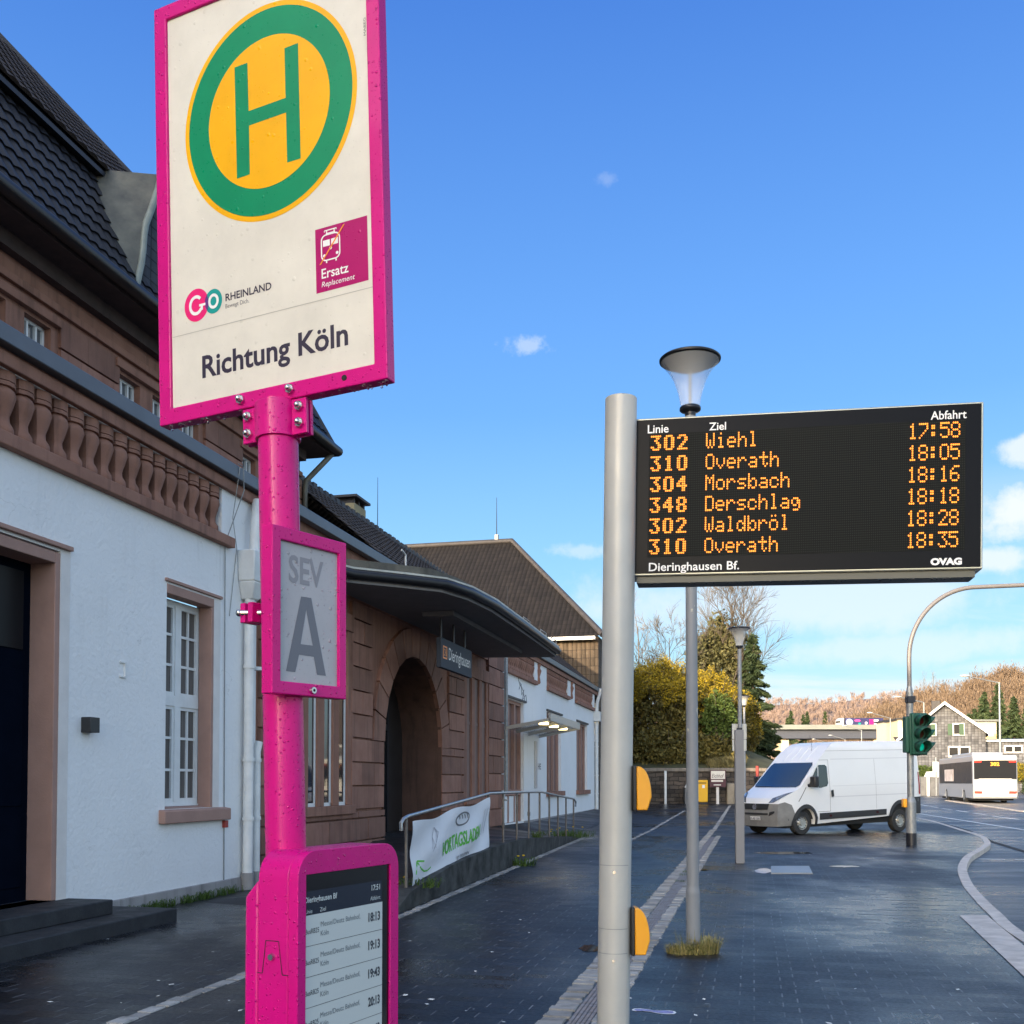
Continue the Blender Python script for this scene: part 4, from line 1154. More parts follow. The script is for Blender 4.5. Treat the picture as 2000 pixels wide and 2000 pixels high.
# ---- lower roof behind the gutter and the chimney
LRY, LRZ = 9.7, 8.2
mb = smb(); mb.poly((18.95, 7.15, 6.02), (62, 7.15, 6.02), (62, LRY, LRZ), (18.95, LRY, LRZ)); mb.poly((18.95, LRY, LRZ), (62, LRY, LRZ), (62, 12.4, 6.0), (18.95, 12.4, 6.0))
lr = mb.build('lower_roof', M_tileX, st, smooth=0)
pantiles((7.16, 6.05), (LRY, LRZ + .02), None, 18.97, 46.0, 0.0, .24, 11, mat('weathered brown pantiles', (0.062, 0.048, 0.040), .8, var=.4, vscale=3, spec=.15), lr)
mb = smb(); mb.tube([(18.95, LRY, LRZ + .02), (50, LRY, LRZ + .02)], .09, 8)
rnd = random.Random(3)
for i in range(110): mb.box(19 + i * .33, 19.2 + i * .33, LRY - .09, LRY + .09, LRZ + .02, LRZ + .125 + rnd.uniform(0, .02))
mb.build('ridge_tiles', M_roofdk, lr, smooth=0)
mb = smb(); mb.box(24.7, 25.5, 10.0, 10.7, 7, 8.8); ch = mb.build('chimney', stone_mat('yellow render chimney', (0.42, 0.33, 0.16), (0.28, 0.24, 0.15)), lr)
mb = smb(); mb.box(24.6, 25.6, 9.9, 10.8, 8.94, 9.0)
for t in (24.72, 25.05, 25.4): mb.box(t, t + .08, 10.02, 10.6, 8.8, 8.94)
mb.build('chimney_cap', M_roofdk, ch)
for t, y, z, h in ((25.6, 9.7, 8.2, 1.5), (40.5, 9.7, 8.2, 1.4)):
    mb = smb(); mb.cyl((t, y, z), (t, y, z + h), .012, .006, 5); mb.build('lightning_rod', M_darkmetal, lr)
mb = smb(); mb.tube([(20.4, 7.1, 5.7), (20.4, 7.1, 6.35), (20.15, 7.1, 6.4)], .02, 6); mb.build('vent_pipe', M_whitepipe, lr)
mb = smb(); mb.tube([(29.5, 7.2, 6.1), (31, LRY, LRZ + .05)], .03, 5); mb.build('roof_cable', M_whitepipe, lr)
# ---- cross wing behind
ET, EZ = 48.95, 8.65
CT, CY0, CZ = 56.2, 13.2, 15.2
mb = smb(); mb.poly((ET, 7.0, EZ), (ET, 30, EZ), (CT, 30, CZ), (CT, CY0, CZ)); 
wr = mb.build('wing_roof', M_tileY, st, smooth=0)
mb = smb(); mb.poly((ET, 7.0, EZ), (CT, CY0, CZ), (2 * CT - ET, 7.0, EZ)); mb.build('hip_end', M_tileX, wr, smooth=0)
mb = smb(); mb.tube([(ET, 7.0, EZ + .03), (CT, CY0, CZ + .05), (CT, 30, CZ + .05)], .15, 8); mb.build('ridge_tiles', M_roofdk, wr, smooth=50)
mb = smb(); mb.box(CT - .1, CT + .1, CY0 + .8, CY0 + 1.0, CZ, CZ + .45); mb.cyl((CT, CY0 + .9, CZ), (CT, CY0 + .9, CZ + 2.6), .03, .012, 6); mb.build('lightning_rod', M_darkmetal, wr)
mb = smb(); mb.box(ET - .18, ET + .05, 7.35, 12, EZ - .2, EZ - .04); mb.build('verge_gutter', M_whitepipe, wr)
mb = smb(); mb.poly((ET + .25, 7.25, 5.5), (ET + .25, 16, 5.5), (ET + .25, 16, EZ), (ET + .25, 7.25, EZ)); mb.poly((ET + .25, 7.25, 0), (65, 7.25, 0), (65, 7.25, EZ), (ET + .25, 7.25, EZ))
mb.build('tile_hung_wall', M_tileW, wr, smooth=0)
mb = smb()
a = ST(0, 0)
mb.poly((66, 6.9, 6.9), (66, 20, 6.9), (71, 20, 12.5), (71, 11, 12.5)); mb.poly((66, 6.9, 6.9), (71, 11, 12.5), (76, 6.9, 6.9)); mb.poly((76, 6.9, 6.9), (71, 11, 12.5), (71, 20, 12.5), (76, 20, 6.9)); mb.box(66, 76, 6.85, 20, 6.75, 6.9)
fr = mb.build('end_roof', M_tileY, st, smooth=0)
mb = smb(); mb.box(66.6, 75.4, 7.4, 19, 0, 6.8); mb.build('end_wall', M_plaster, fr)
# ---- hung name sign
P = ST(20.7, 6.05, 4.16)
sg = thing('station_name_sign', 'dark blue grey station name board hung under the entrance canopy', 'sign', M=Matrix.Translation(P) @ STM)
SM = Matrix.Translation(P) @ STM
dxa, dya = Vector((1, 0, 0)), Vector((0, 0, 1))
mb = MB(SM); mb.box(-1.15, 1.15, 0, .10, -.3, .3); bd = mb.build('sign_board', M_signdark, sg, bevel=0.008)
for x in (-1.0, -.1, .75):
    mb = MB(SM); mb.cyl((x, .05, .3), (x, .05, .72), .025, None, 8); mb.box(x - .12, x + .12, 0, .1, .70, .74)
    mb.build('hanger', M_darkmetal, sg)
mb = MB(SM); mb.text('Dieringhausen', (0, 0, 0), dxa, dya, .004, x=-.62, y=-.10, h=.25, w=1.62); mb.build('lettering', M_whiteprint, bd, recalc=False)
mb = MB(SM); mb.ring([(-1.02, -.11), (-.74, -.11), (-.74, .15), (-1.02, .15)], [(-.99, -.08), (-.77, -.08), (-.77, .12), (-.99, .12)], (0, 0, 0), dxa, dya, 0, .004); mb.text('DB', (0, 0, 0), dxa, dya, .004, x=-.97, y=-.05, h=.14, w=.18); mb.build('rail_emblem', M_orange, bd)
# ---- steel and glass canopy on the white wing
gc = thing('glass_canopy', 'steel and glass door canopy with three lit lamps on the white wing', 'canopy', M=Matrix.Translation(ST(32, 7.2, 3.15)) @ STM)
mb = smb(); y0 = 5.75
mb.hexa([(29.4, y0, 3.36), (34.7, y0, 3.36), (29.4, y0 + .06, 3.36), (34.7, y0 + .06, 3.36), (29.4, y0, 3.58), (34.7, y0, 3.58), (29.4, y0 + .06, 3.58), (34.7, y0 + .06, 3.58)])
mb.build('fascia', M_fascia, gc)
for t in (29.4, 31.1, 32.9, 34.64):
    mb = smb(); mb.hexa([(t, y0, 3.36), (t + .06, y0, 3.36), (t, 7.18, 3.08), (t + .06, 7.18, 3.08), (t, y0, 3.44), (t + .06, y0, 3.44), (t, 7.18, 3.2), (t + .06, 7.18, 3.2)]); mb.build('bracket', M_fascia, gc)
mb = smb(); mb.hexa([(29.46, y0 + .06, 3.42), (34.64, y0 + .06, 3.42), (29.46, 7.18, 3.16), (34.64, 7.18, 3.16), (29.46, y0 + .06, 3.44), (34.64, y0 + .06, 3.44), (29.46, 7.18, 3.18), (34.64, 7.18, 3.18)]); mb.build('glass_sheet', M_canglass, gc)
for t in (30.4, 32.0, 33.6):
    mb = smb(); mb.cyl((t, 6.15, 3.30), (t, 6.15, 3.36), .15, .15, 16); mb.build('lamp', M_warmlamp, gc)
# ---- small things on the wall
mb = smb(); mb.box(9.88, 10.05, PF - .12, PF - .002, 2.10, 2.27)
o = mb.build('wall_lamp', M_blkplastic, bevel=0.006); tag(o, 'small black box lamp on the white wall right of the entrance', 'wall lamp')
mb = smb(); mb.box(33.9, 34.25, PF - .05, PF - .002, 1.35, 2.95)
tag(mb.build('notice_board', mat('pale notice case', (0.5, 0.5, 0.5), 0.3), bevel=0.01), 'tall narrow pale notice case on the white wing beside the glass canopy', 'notice board')
# entrance steps
sp_ = thing('entrance_steps', 'two dark stone steps before the navy entrance door', 'steps', M=Matrix.Translation(ST(7.6, 6.6)) @ STM)
mb = smb(); mb.box(5.2, 10.35, 6.28, PF - .04, -.05, .145); mb.build('lower_step', M_step, sp_, bevel=0.012)
mb = smb(); mb.box(5.6, 9.72, 6.66, PF + .3, .145, .30); mb.build('upper_step', M_step, sp_, bevel=0.012)
# ---- ramp, walk and handrail
def ft(px, py, y):
    r = ray(px, py); k = y / r.dot(UY); P = EYE + r * k
    return P.dot(UX), P.z
HT = [(11.3, -.03), (12, .18), (14, .34), (16.6, .42), (19, .42), (21.6, .33), (25, .17), (28.4, .015)]
HF = [(11.3, -.03), (14, .0), (17.5, .25), (19, .42), (21, .42), (23, .42), (26, .36), (28.4, .30), (33, .24), (40, .26), (48, .32)]
def itp(T, t):
    for (a, b), (c, d) in zip(T, T[1:]):
        if a <= t <= c: return b + (d - b) * (t - a) / (c - a)
    return T[0][1] if t < T[0][0] else T[-1][1]
mb = smb(); ts = [11.3, 12, 13, 14, 15, 16.6, 17.5, 19, 20, 21.6, 23, 25, 26.5, 28.4]
for a, b in zip(ts, ts[1:]):
    q = []
    for t in (a, b): q.append([(t, 4.32 + yr(t), itp(HT, t)), (t, PF + (.9 if 18.5 < t < 24 else .02), itp(HF, t))])
    mb.poly(q[0][0], q[1][0], q[1][1], q[0][1])
for a, b in ((28.4, 33), (33, 40), (40, 48)):
    mb.poly((a, 5.0 + yr(28.4) - .3, .01 + gz(ST(a, 5).y)), (b, 5.3, .01 + gz(ST(b, 5).y)), (b, PF + .02, itp(HF, b)), (a, PF + .02, itp(HF, a)))
struct('raised_walk', mb, M_terrace, merge=True)
mb = smb()
for a, b in zip(ts, ts[1:]):
    p = []
    for t in (a, b):
        y = 4.08 + yr(t); p += [(t, y, -.05), (t, y, itp(HT, t) + .03), (t, y + .28, itp(HT, t) + .03), (t, y + .28, -.05)]
    mb.add(p, [(0, 1, 5, 4), (1, 2, 6, 5), (2, 3, 7, 6)])
o = struct('ramp_wall', mb, M_rampwall, merge=True)
rl = thing('handrail', 'dark painted steel handrail with many posts along the station ramp', 'handrail', M=Matrix.Translation(ST(18, 4.3)) @ STM)
yR = lambda t: 4.22 + yr(t)
def rp(px, py):
    y = 4.3
    for _ in range(4):
        t, z = ft(px, py, y); y = yR(t)
    return t, y, z
TP = [rp(784, 1622), rp(783, 1608), rp(788, 1599), rp(797, 1594), rp(880, 1571), rp(957, 1549.5), rp(1010, 1547.5), rp(1057, 1546.5), rp(1090, 1554), rp(1121, 1560.5), rp(1125, 1566), rp(1124.5, 1575)]
mb = smb(); mb.tube(TP, .024, 10); mb.build('top_rail', M_railtop, rl, smooth=60)
for px, py in ((793.5, 1598), (953.5, 1552), (983, 1550), (1009.5, 1549), (1033, 1548.5), (1054, 1548), (1073, 1551.5), (1090, 1555), (1105.7, 1559), (1120.5, 1562)):
    t, y, z = rp(px, py)
    mb = smb(); mb.cyl((t, y, itp(HT, t) - .02), (t, y, z), .022, None, 8)
    if px in (983, 1033): mb.cyl((t, y, itp(HT, t) + (.30 if px == 983 else .5)), (t, y, itp(HT, t) + (.38 if px == 983 else .58)), .03, None, 8)
    mb.build('post', M_rail, rl, smooth=60)
# ---- banner
t0, yb0, z0 = rp(798, 1604); t1, yb1, z1 = rp(950.5, 1557); _, _, z2 = rp(951, 1658); _, _, z3 = rp(798, 1731)
bt = thing('bakery_banner', 'white cloth banner with green lettering tied to the ramp handrail', 'banner', M=Matrix.Translation(ST((t0 + t1) / 2, yb0 - .04)) @ STM)
def bp(u, v, d=0.0):
    """a point on the sagging cloth: u along, v up"""
    t = t0 + (t1 - t0) * u; zt = z0 + (z1 - z0) * u - .055 * (math.sin(u * math.pi * 2) ** 2) * (1 if u > .03 else 0); zb = z3 + (z2 - z3) * u - .03 * math.sin(u * math.pi)
    z = zb + (zt - zb) * v
    w = .018 * math.sin(u * 13 + v * 3) * (1 - .5 * v) + .015 * noise.noise(Vector((u * 5, v * 3, 2))) + .012 * math.sin((u * 1.4 - v) * 9)
    return (t, 4.17 + yr(t) + w - d, z)
def cloth_pts(mb, poly, d=.004):
    mb.poly(*[bp(a, b, d) for a, b in poly])
def cloth_strip(mb, pts, w, d=.004):
    for (a, b), (c, e) in zip(pts, pts[1:]):
        dx, dy = (c - a) * 2.4, e - b; l = math.hypot(dx, dy) or 1; nx, ny = -dy / l * w / 2.4, dx / l * w
        cloth_pts(mb, [(a - nx, b - ny), (c - nx, e - ny), (c + nx, e + ny), (a + nx, b + ny)], d)
mb = smb(); N, K = 48, 20
vs = [bp(i / N, j / K) for j in range(K + 1) for i in range(N + 1)]
mb.add(vs, [(j * (N + 1) + i, j * (N + 1) + i + 1, (j + 1) * (N + 1) + i + 1, (j + 1) * (N + 1) + i) for j in range(K) for i in range(N)])
cl = mb.build('cloth', M_banner, bt, smooth=80, recalc=False)
def cloth_text(s, x, y, w, h, m, name, slant=0.0, bold=0.0, rise=0.0):
    vs, fs, a0, a1 = glyphs(s, bold, slant); mb = MB()
    mb.add([(x + (a - a0) / (a1 - a0) * w, 0, y + b / CAP * h + rise * (a - a0) / (a1 - a0)) for a, b in vs], fs)
    sub(mb, [(0, i / 60) for i in range(61)] + [(2, i / 24) for i in range(25)])
    mb.v = [STM @ Vector(bp(p.x, p.z, .008)) for p in mb.v]
    return mb.build(name, m, cl, recalc=False)
cloth_text('VORTAGSLADEN', .31, .30, .52, .23, M_lime, 'lettering', .1, .02, .06)
cloth_text('BY PANPAN', .50, .12, .18, .06, M_greyink, 'small_lettering')
mb = smb(); cloth_strip(mb, [(.20, .19), (.17, .15), (.13, .16), (.09, .22), (.055, .33)], .012); cloth_strip(mb, [(.035, .16), (.05, .36), (.115, .33)], .014); mb.build('arrow', M_lime, cl, recalc=False)
mb = smb()
lo = [(.585 + .095 * math.cos(a) * (1 + .06 * math.sin(3 * a)), .79 + .105 * math.sin(a) + .02 * math.cos(a)) for a in [i * math.pi / 16 for i in range(33)]]
cloth_strip(mb, lo, .014)
for k in range(4): cloth_strip(mb, [(.52 + k * .04, .865), (.535 + k * .04, .83), (.54 + k * .04, .79)], .012)
mb.build('loaf_drawing', M_greyink, cl, recalc=False)
mb = smb()
for k in range(3): cloth_strip(mb, [(.19 + .03 * k, .45 + .1 * k), (.225 + .025 * k, .55 + .1 * k), (.25 + .01 * k, .75), (.23, .85), (.20, .7), (.185 + .02 * k, .5)], .004)
for k in range(2): cloth_strip(mb, [(.86 + k * .045 + .06 * i / 9 + .006 * (i % 2), .36 + .05 * i) for i in range(10)], .006)
mb.build('sketch_lines', mat('pale grey print lines', (0.40, 0.39, 0.43), 0.5), cl, recalc=False)
# ================================================================ the magenta stop post
def pose(q, Y):
    x, z, yaw, roll = q[:4]
    a = Vector((math.cos(yaw), math.sin(yaw), 0)); b = Vector((0, 0, 1))
    return Vector((x, Y, z)), a * math.cos(roll) + b * math.sin(roll), -a * math.sin(roll) + b * math.cos(roll)
def hexnut(mb, O, U, V, x, y, d, r=.0085):
    N = U.cross(V); c = O + U * x + V * y + N * d
    mb.cyl(c, c + N * .007, r * 1.15, r * 1.15, 6); mb.cyl(c + N * .007, c + N * .011, r * .8, r * .8, 12); mb.sphere(c + N * .011, r * .72, 10, 6)
A, B = D(558, 1640, 2.05), D(543, 852, 2.05)
ax = (B - A) / (B.z - A.z)
pt = lambda z: A + ax * (z - A.z)
bs = thing('bus_stop_sign', 'magenta bus stop post with a big cream H sign and a small departure screen', 'bus stop sign', loc=pt(0.0))
HO, HU, HV = pose([-0.5067, 2.7717, -0.4014, 0.0314], 2.05)
HN = HU.cross(HV)
ztop = (HO + HV * -.458).z + .003
mb = MB(); mb.cyl(pt(-.02), pt(ztop), .040, .040, 48)
mb.build('pole', M_mag, bs, smooth=50)
w2, h2 = .2775, .4575
def rect(x0, x1, y0, y1): return [(x0, y0), (x1, y0), (x1, y1), (x0, y1)]
mb = MB()
mb.ring(rect(-w2, w2, -h2, h2), rect(-w2 + .032, w2 - .029, -h2 + .034, h2 - .032), HO, HU, HV, -.030, 0.0)
fr = mb.build('sign_frame', M_mag, bs, smooth=0, bevel=.0025)
mb = MB(); mb.prism(rect(-w2 + .030, w2 - .027, -h2 + .032, h2 - .030), HO, HU, HV, -.022, -.006)
pn = mb.build('sign_panel', M_sign, bs, smooth=0)
e = -.0055
def part(name, m, parent, fn):
    mb = MB(); fn(mb); return mb.build(name, m, parent, recalc=False, smooth=0)
ecx, ecy, ex, ey = .0103, .1503, .2119, .2258
part('emblem_rim', M_yel, pn, lambda b: b.flat(ell(ecx, ecy, ex, ey, 96), HO, HU, HV, e))
part('emblem_ring', M_grn, pn, lambda b: b.flat(ell(ecx, ecy, ex - .0105, ey - .0108, 96), HO, HU, HV, e + .0004))
part('emblem_disc', M_yel, pn, lambda b: b.flat(ell(ecx, ecy - .001, .1493, .1575, 96), HO, HU, HV, e + .0008))
part('emblem_letter', M_grn, pn, lambda b: b.flat([(-.0689, .0292), (-.0364, .0300), (-.0363, .1330), (.0553, .1338), (.0556, .0294), (.0882, .0292), (.0872, .2690), (.0546, .2684), (.0549, .1645), (-.0366, .1637), (-.0375, .2672), (-.0701, .2670)], HO, HU, HV, e + .0012))
part('replacement_sticker', M_wine, pn, lambda b: b.flat([(.1180, -.2550), (.2376, -.2540), (.2377, -.1254), (.1179, -.1253)], HO, HU, HV, e))
def tram(b):
    E1 = e + .0005
    o = rrect(.1310, .1758, -.1945, -.1405, .012, 5); i = rrect(.1336, .1732, -.1919, -.1431, .0095, 5); b.ring(o, i, HO, HU, HV, E1, E1 + .0003)
    b.flat(rect(.1358, .1518, -.1645, -.1520), HO, HU, HV, E1); b.flat(rect(.1548, .1708, -.1645, -.1520), HO, HU, HV, E1)
    for x in (.1385, .1683): b.flat(ell(x, -.1830, .0032, .0032, 16), HO, HU, HV, E1)
    b.flat(ell(.1535, -.1700, .0032, .0032, 16), HO, HU, HV, E1)
    b.flat(rect(.1430, .1640, -.1405, -.1382), HO, HU, HV, E1); b.flat(rect(.1395, .1680, -.1340, -.1318), HO, HU, HV, E1)
    for x in (.1440, .1612): b.flat(rect(x, x + .0022, -.1382, -.1340), HO, HU, HV, E1)
    b.flat([(.1380, -.1340), (.1400, -.1360), (.1415, -.1360), (.1402, -.1340)], HO, HU, HV, E1); b.flat([(.1690, -.1340), (.1670, -.1360), (.1655, -.1360), (.1672, -.1340)], HO, HU, HV, E1)
    for x in (.1420, .1640): b.flat(rect(x, x + .003, -.1985, -.1945), HO, HU, HV, E1)
    b.text('Ersatz', HO, HU, HV, E1, .1312, -.2280, .0192, .062, .01); b.text('Replacement', HO, HU, HV, E1, .1308, -.2452, .0105, .0765, 0, 'L', .2)
part('tram_symbol', M_whiteprint, pn, tram)
part('strike_line', M_orange, pn, lambda b: b.flat([(.1268, -.1995), (.1306, -.1995), (.1872, -.1305), (.1834, -.1305)], HO, HU, HV, e + .0011))
part('operator_disc', M_pink, pn, lambda b: b.flat(ell(-.1790, -.2135, .0315, .0350, 48), HO, HU, HV, e))
part('operator_disc', M_teal, pn, lambda b: b.flat(ell(-.1350, -.2147, .0222, .0260, 40), HO, HU, HV, e + .0002))
part('operator_overlap', M_violet, pn, lambda b: b.flat([(-.1513, -.1960), (-.1478, -.2075), (-.1474, -.2190), (-.1505, -.2315), (-.1560, -.2230), (-.1572, -.2147), (-.1562, -.2060)], HO, HU, HV, e + .0004))
def goletters(b):
    k = e + .0007
    o = ell(-.1800, -.2140, .0185, .0215, 28, 42, 330); i = ell(-.1800, -.2140, .0120, .0145, 28, 42, 330)
    b.flat(o + i[::-1], HO, HU, HV, k); b.flat(rect(-.1720, -.1555, -.2185, -.2135), HO, HU, HV, k); b.flat(rect(-.1680, -.1620, -.2270, -.2135), HO, HU, HV, k + .0001)
    b.ring(ell(-.1345, -.2147, .0135, .0160, 36), ell(-.1345, -.2147, .0078, .0098, 36), HO, HU, HV, k, k + .0002)
part('operator_letters', M_whiteprint, pn, goletters)
part('operator_name', M_ink, pn, lambda b: b.text('RHEINLAND', HO, HU, HV, e, -.1042, -.2215, .0150, .1150, .02))
part('operator_motto', M_greyink, pn, lambda b: b.text('Bewegt Dich.', HO, HU, HV, e, -.1046, -.2368, .0090, .0598))
part('direction_lettering', M_ink, pn, lambda b: b.text('Richtung Köln', HO, HU, HV, e, -.1670, -.3712, .0445, .3555, .022))
part('board_seam', mat('seam line', (0.42, 0.40, 0.36), .6), pn, lambda b: b.flat(rect(-.2440, .2480, -.2704, -.2692), HO, HU, HV, e))
part('maker_mark', M_greyink, pn, lambda b: b.text('MABEG', HO + HU * .2445 + HV * .235, HV, -HU, e, 0, 0, .0052, .036))
mb = MB(); mb.cyl(HO + HU * .1815 + HV * -.4390 + HN * .0001, HO + HU * .1815 + HV * -.4390 + HN * .0012, .0058, None, 20); mb.build('frame_hole', M_under, fr, smooth=0)
# clamp
cl0 = pt((HO + HV * -.5315).z); cl1 = pt((HO + HV * -.4595).z)
mb = MB(); mb.cyl(cl0, cl1, .0455, .0455, 40)
cm = mb.build('clamp', M_mag, bs, smooth=50, bevel=.001)
pc = (pt(2.3) - HO); pu = pc.dot(HU); pn_ = pc.dot(HN)
for s in (-1, 1):
    mb = MB()
    x0, x1 = (pu + .036, pu + .077) if s > 0 else (pu - .077, pu - .036)
    mb.prism(rect(x0, x1, -.5310, -.4600), HO, HU, HV, pn_ + .004, pn_ + .012); mb.prism(rect(x0, x1, -.5310, -.4600), HO, HU, HV, pn_ - .012, pn_ - .004)
    mb.build('clamp_flange', M_mag, cm, smooth=0, bevel=.001)
for x, y, d in ((-.064, -.4390, .0005), (.0567, -.4390, .0005), (pu - .062, -.4770, pn_ + .012), (pu - .062, -.5125, pn_ + .012), (pu + .062, -.4765, pn_ + .012), (pu + .062, -.5100, pn_ + .012)):
    mb = MB(); hexnut(mb, HO, HU, HV, x, y, d); mb.build('bolt', M_steel, bs, smooth=40)
# rain drops hanging along the lower edges
mb = MB(); rnd = random.Random(11)
for i in range(64):
    x = rnd.uniform(-w2 + .005, w2 - .005)
    if abs(x - pu) < .05: continue
    r = rnd.uniform(.0016, .0034); p = HO + HU * x + HV * (-h2 - r * .5) + HN * rnd.uniform(-.026, -.003); mb.sphere(p, r, 8, 6, 1, 1, 1.3)
mb.build('water_drops', M_drop, bs, smooth=90).__setitem__('kind', 'stuff')
# --- small letter plate
SO, SU, SV = pose([-0.3848 * 2.03 / 1.95, 1.55 + (1.8703 - 1.55) * 2.03 / 1.95, 0.9752, 0.0065], 2.03)
SN = SU.cross(SV); k = 2.03 / 1.95
sw, sh = .1958 * k / 2, .3123 * k / 2
mb = MB(); mb.ring(rect(-sw, sw, -sh, sh), rect(-sw + .0225, sw - .0205, -sh + .025, sh - .026), SO, SU, SV, -.030, 0)
f2 = mb.build('plate_frame', M_mag, bs, smooth=0, bevel=.002)
mb = MB(); mb.prism(rect(-sw + .02, sw - .018, -sh + .022, sh - .022), SO, SU, SV, -.028, -.007)
p2 = mb.build('letter_plate', M_sevboard, bs, smooth=0)
part('plate_lettering', M_sevpale, p2, lambda b: b.text('SEV', SO, SU, SV, -.0065, -.0510 * k, .0580 * k, .0490 * k, .0905 * k, .02))
part('plate_letter', M_sevink, p2, lambda b: (b.flat([(-.0577 * k, -.1122 * k), (-.0341 * k, -.1122 * k), (-.0246 * k, -.0783 * k), (-.0205 * k, -.0578 * k), (-.0060 * k, .0100 * k), (-.0060 * k, .0338 * k), (-.0194 * k, .0332 * k)], SO, SU, SV, -.0065),
     b.flat([(.0469 * k, -.1128 * k), (.0071 * k, .0340 * k), (-.0060 * k, .0338 * k), (-.0060 * k, .0100 * k), (.0116 * k, -.0574 * k), (.0144 * k, -.0786 * k), (.0230 * k, -.1126 * k)], SO, SU, SV, -.0065), b.flat([(-.0246 * k, -.0783 * k), (.0144 * k, -.0786 * k), (.0116 * k, -.0574 * k), (-.0205 * k, -.0578 * k)], SO, SU, SV, -.0065)))
mb = MB(); c = SO + SU * .004 + SV * (-sh + .012); mb.cyl(c, c + SN * .006, .0075, .0065, 20); mb.build('bolt', M_steel, bs, smooth=40)
mb = MB(); c = SO + SU * .004 + SV * (-sh + .012) + SN * .0062; mb.cyl(c, c + SN * .0005, .003, None, 6); mb.build('bolt_socket', M_under, f2, smooth=0)
mb = MB()
q = D(497, 1199, 2.075); mb.M = Matrix.Translation(q) @ Matrix.Rotation(SN.to_track_quat('Y', 'Z').to_euler().z, 4, 'Z')
mb.box(-.020, .022, -.018, -.004, -.020, .020); mb.box(-.020, .022, .004, .018, -.020, .020)
mb.build('bracket', M_mag, bs, smooth=0, bevel=.0015)
mb = MB(); mb.cyl(q + Vector((-.028, -.012, 0)), q + Vector((.03, -.012, 0)), .006, None, 12); mb.sphere(q + Vector((-.028, -.012, 0)), .0075); mb.build('bolt', M_steel, bs, smooth=40)
# --- departure screen in its housing
k = 2.07 / 2.0
LO, LU, LV = pose([-0.314 * k, 1.55 + (1.2124 - 1.55) * k, 1.1171, .0], 2.07)
LN = LU.cross(LV)
out_ = rrect(-.1690, .1790, -.95, .2195, .052, 8, False)
def inner(x0, x1, y0, y1, pts): return [(min(max(a, x0), x1), min(max(b, y0), y1)) for a, b in pts]
scr = (-.1440, .1480, -.66, .1745)
mb = MB(); mb.ring(out_, inner(*scr, out_), LO, LU, LV, -.022, 0)
hs_ = mb.build('screen_frame', M_mag, bs, smooth=35, bevel=.003, merge=True)
mb = MB(); mb.prism(rrect(-.1685, .1785, -.95, .2190, .052, 8, False), LO, LU, LV, -.095, -.0225)
mb.build('housing', M_mag, bs, smooth=35, bevel=.003)
mb = MB(); mb.prism([(-.0955, -.95), (-.0955, .165), (-.128, .130), (-.128, -.95)], LO + LU * -.168, LN, LV, 0, -.346)
mb.build('rear_cover', M_mag, bs, smooth=35, bevel=.006)
mb = MB(); c = LO + LU * -.1690 + LV * .02 + LN * -.060; mb.cyl(c, c - LU * .006, .0075, .006, 16); mb.build('lock', M_steel, bs, smooth=40)
mb = MB()
for a, b in (((-.095, -.012), (-.083, -.012)), ((-.083, -.012), (-.075, .050)), ((-.075, .050), (-.045, .050)), ((-.045, .050), (-.036, -.012)), ((-.036, -.012), (-.0225, -.012))):
    p, q = [LO + LU * -.1688 + LV * v + LN * d for d, v in (a, b)]; mb.cyl(p, q, .0009, None, 5)
mb.build('flap_seam', M_under, bs, smooth=0)
mb = MB(); mb.prism(rect(-.1445, .1485, -.661, .1750), LO, LU, LV, -.0215, -.0045)
sc = mb.build('screen', M_screenblk, bs, smooth=0)
e0 = -.0042
LU, LV = LU * 1.05, LV * 1.05; LO = LO + LU * .0
e0 /= 1.05 ** 2
part('screen_header', M_hdr, sc, lambda b: b.flat(rect(-.1385, .1140, .0920, .1355), LO, LU, LV, e0))
part('screen_page', M_paper, sc, lambda b: b.flat(rect(-.1385, .1165, -.60, .0920), LO, LU, LV, e0))
part('screen_lettering', M_paper, sc, lambda b: [b.text(t, LO, LU, LV, e0 + .0005, x, y, h, w, bo) for t, x, y, h, w, bo in (('Dieringhausen Bf', -.1370, .1150, .0100, .0980, .02), ('17:51', .0770, .1180, .0105, .0300, .02), ('Abfahrt', .0730, .0985, .0078, .0350, .0), ('Linie', -.1360, .0955, .0075, .0210, .0), ('Ziel', -.0920, .0955, .0075, .0180, .0))])
for i, tm in enumerate(('18:13', '19:13', '19:43', '20:13', '20:43', '21:13')):
    y = .0920 - i * .0555
    part('timetable_row', M_epink, sc, lambda b: [b.text(t, LO, LU, LV, e0 + .0005, x, y + dy, h, w, bo) for t, x, dy, h, w, bo in (('BusRB25', -.1345, -.0335, .0090, .0400, .0), (tm, .0665, -.0345, .0165, .0410, .03))] + ([b.flat(rect(-.1375, .1155, y - .0559, y - .0550), LO, LU, LV, e0 + .0005)] if i < 5 else []))
    part('timetable_place', M_eplight, sc, lambda b: [b.text(t, LO, LU, LV, e0 + .0005, -.0890, y + dy, .0094, w, .0) for t, dy, w in (('Messe/Deutz Bahnhof,', -.0245, .1270), ('Köln', -.0415, .0245))])

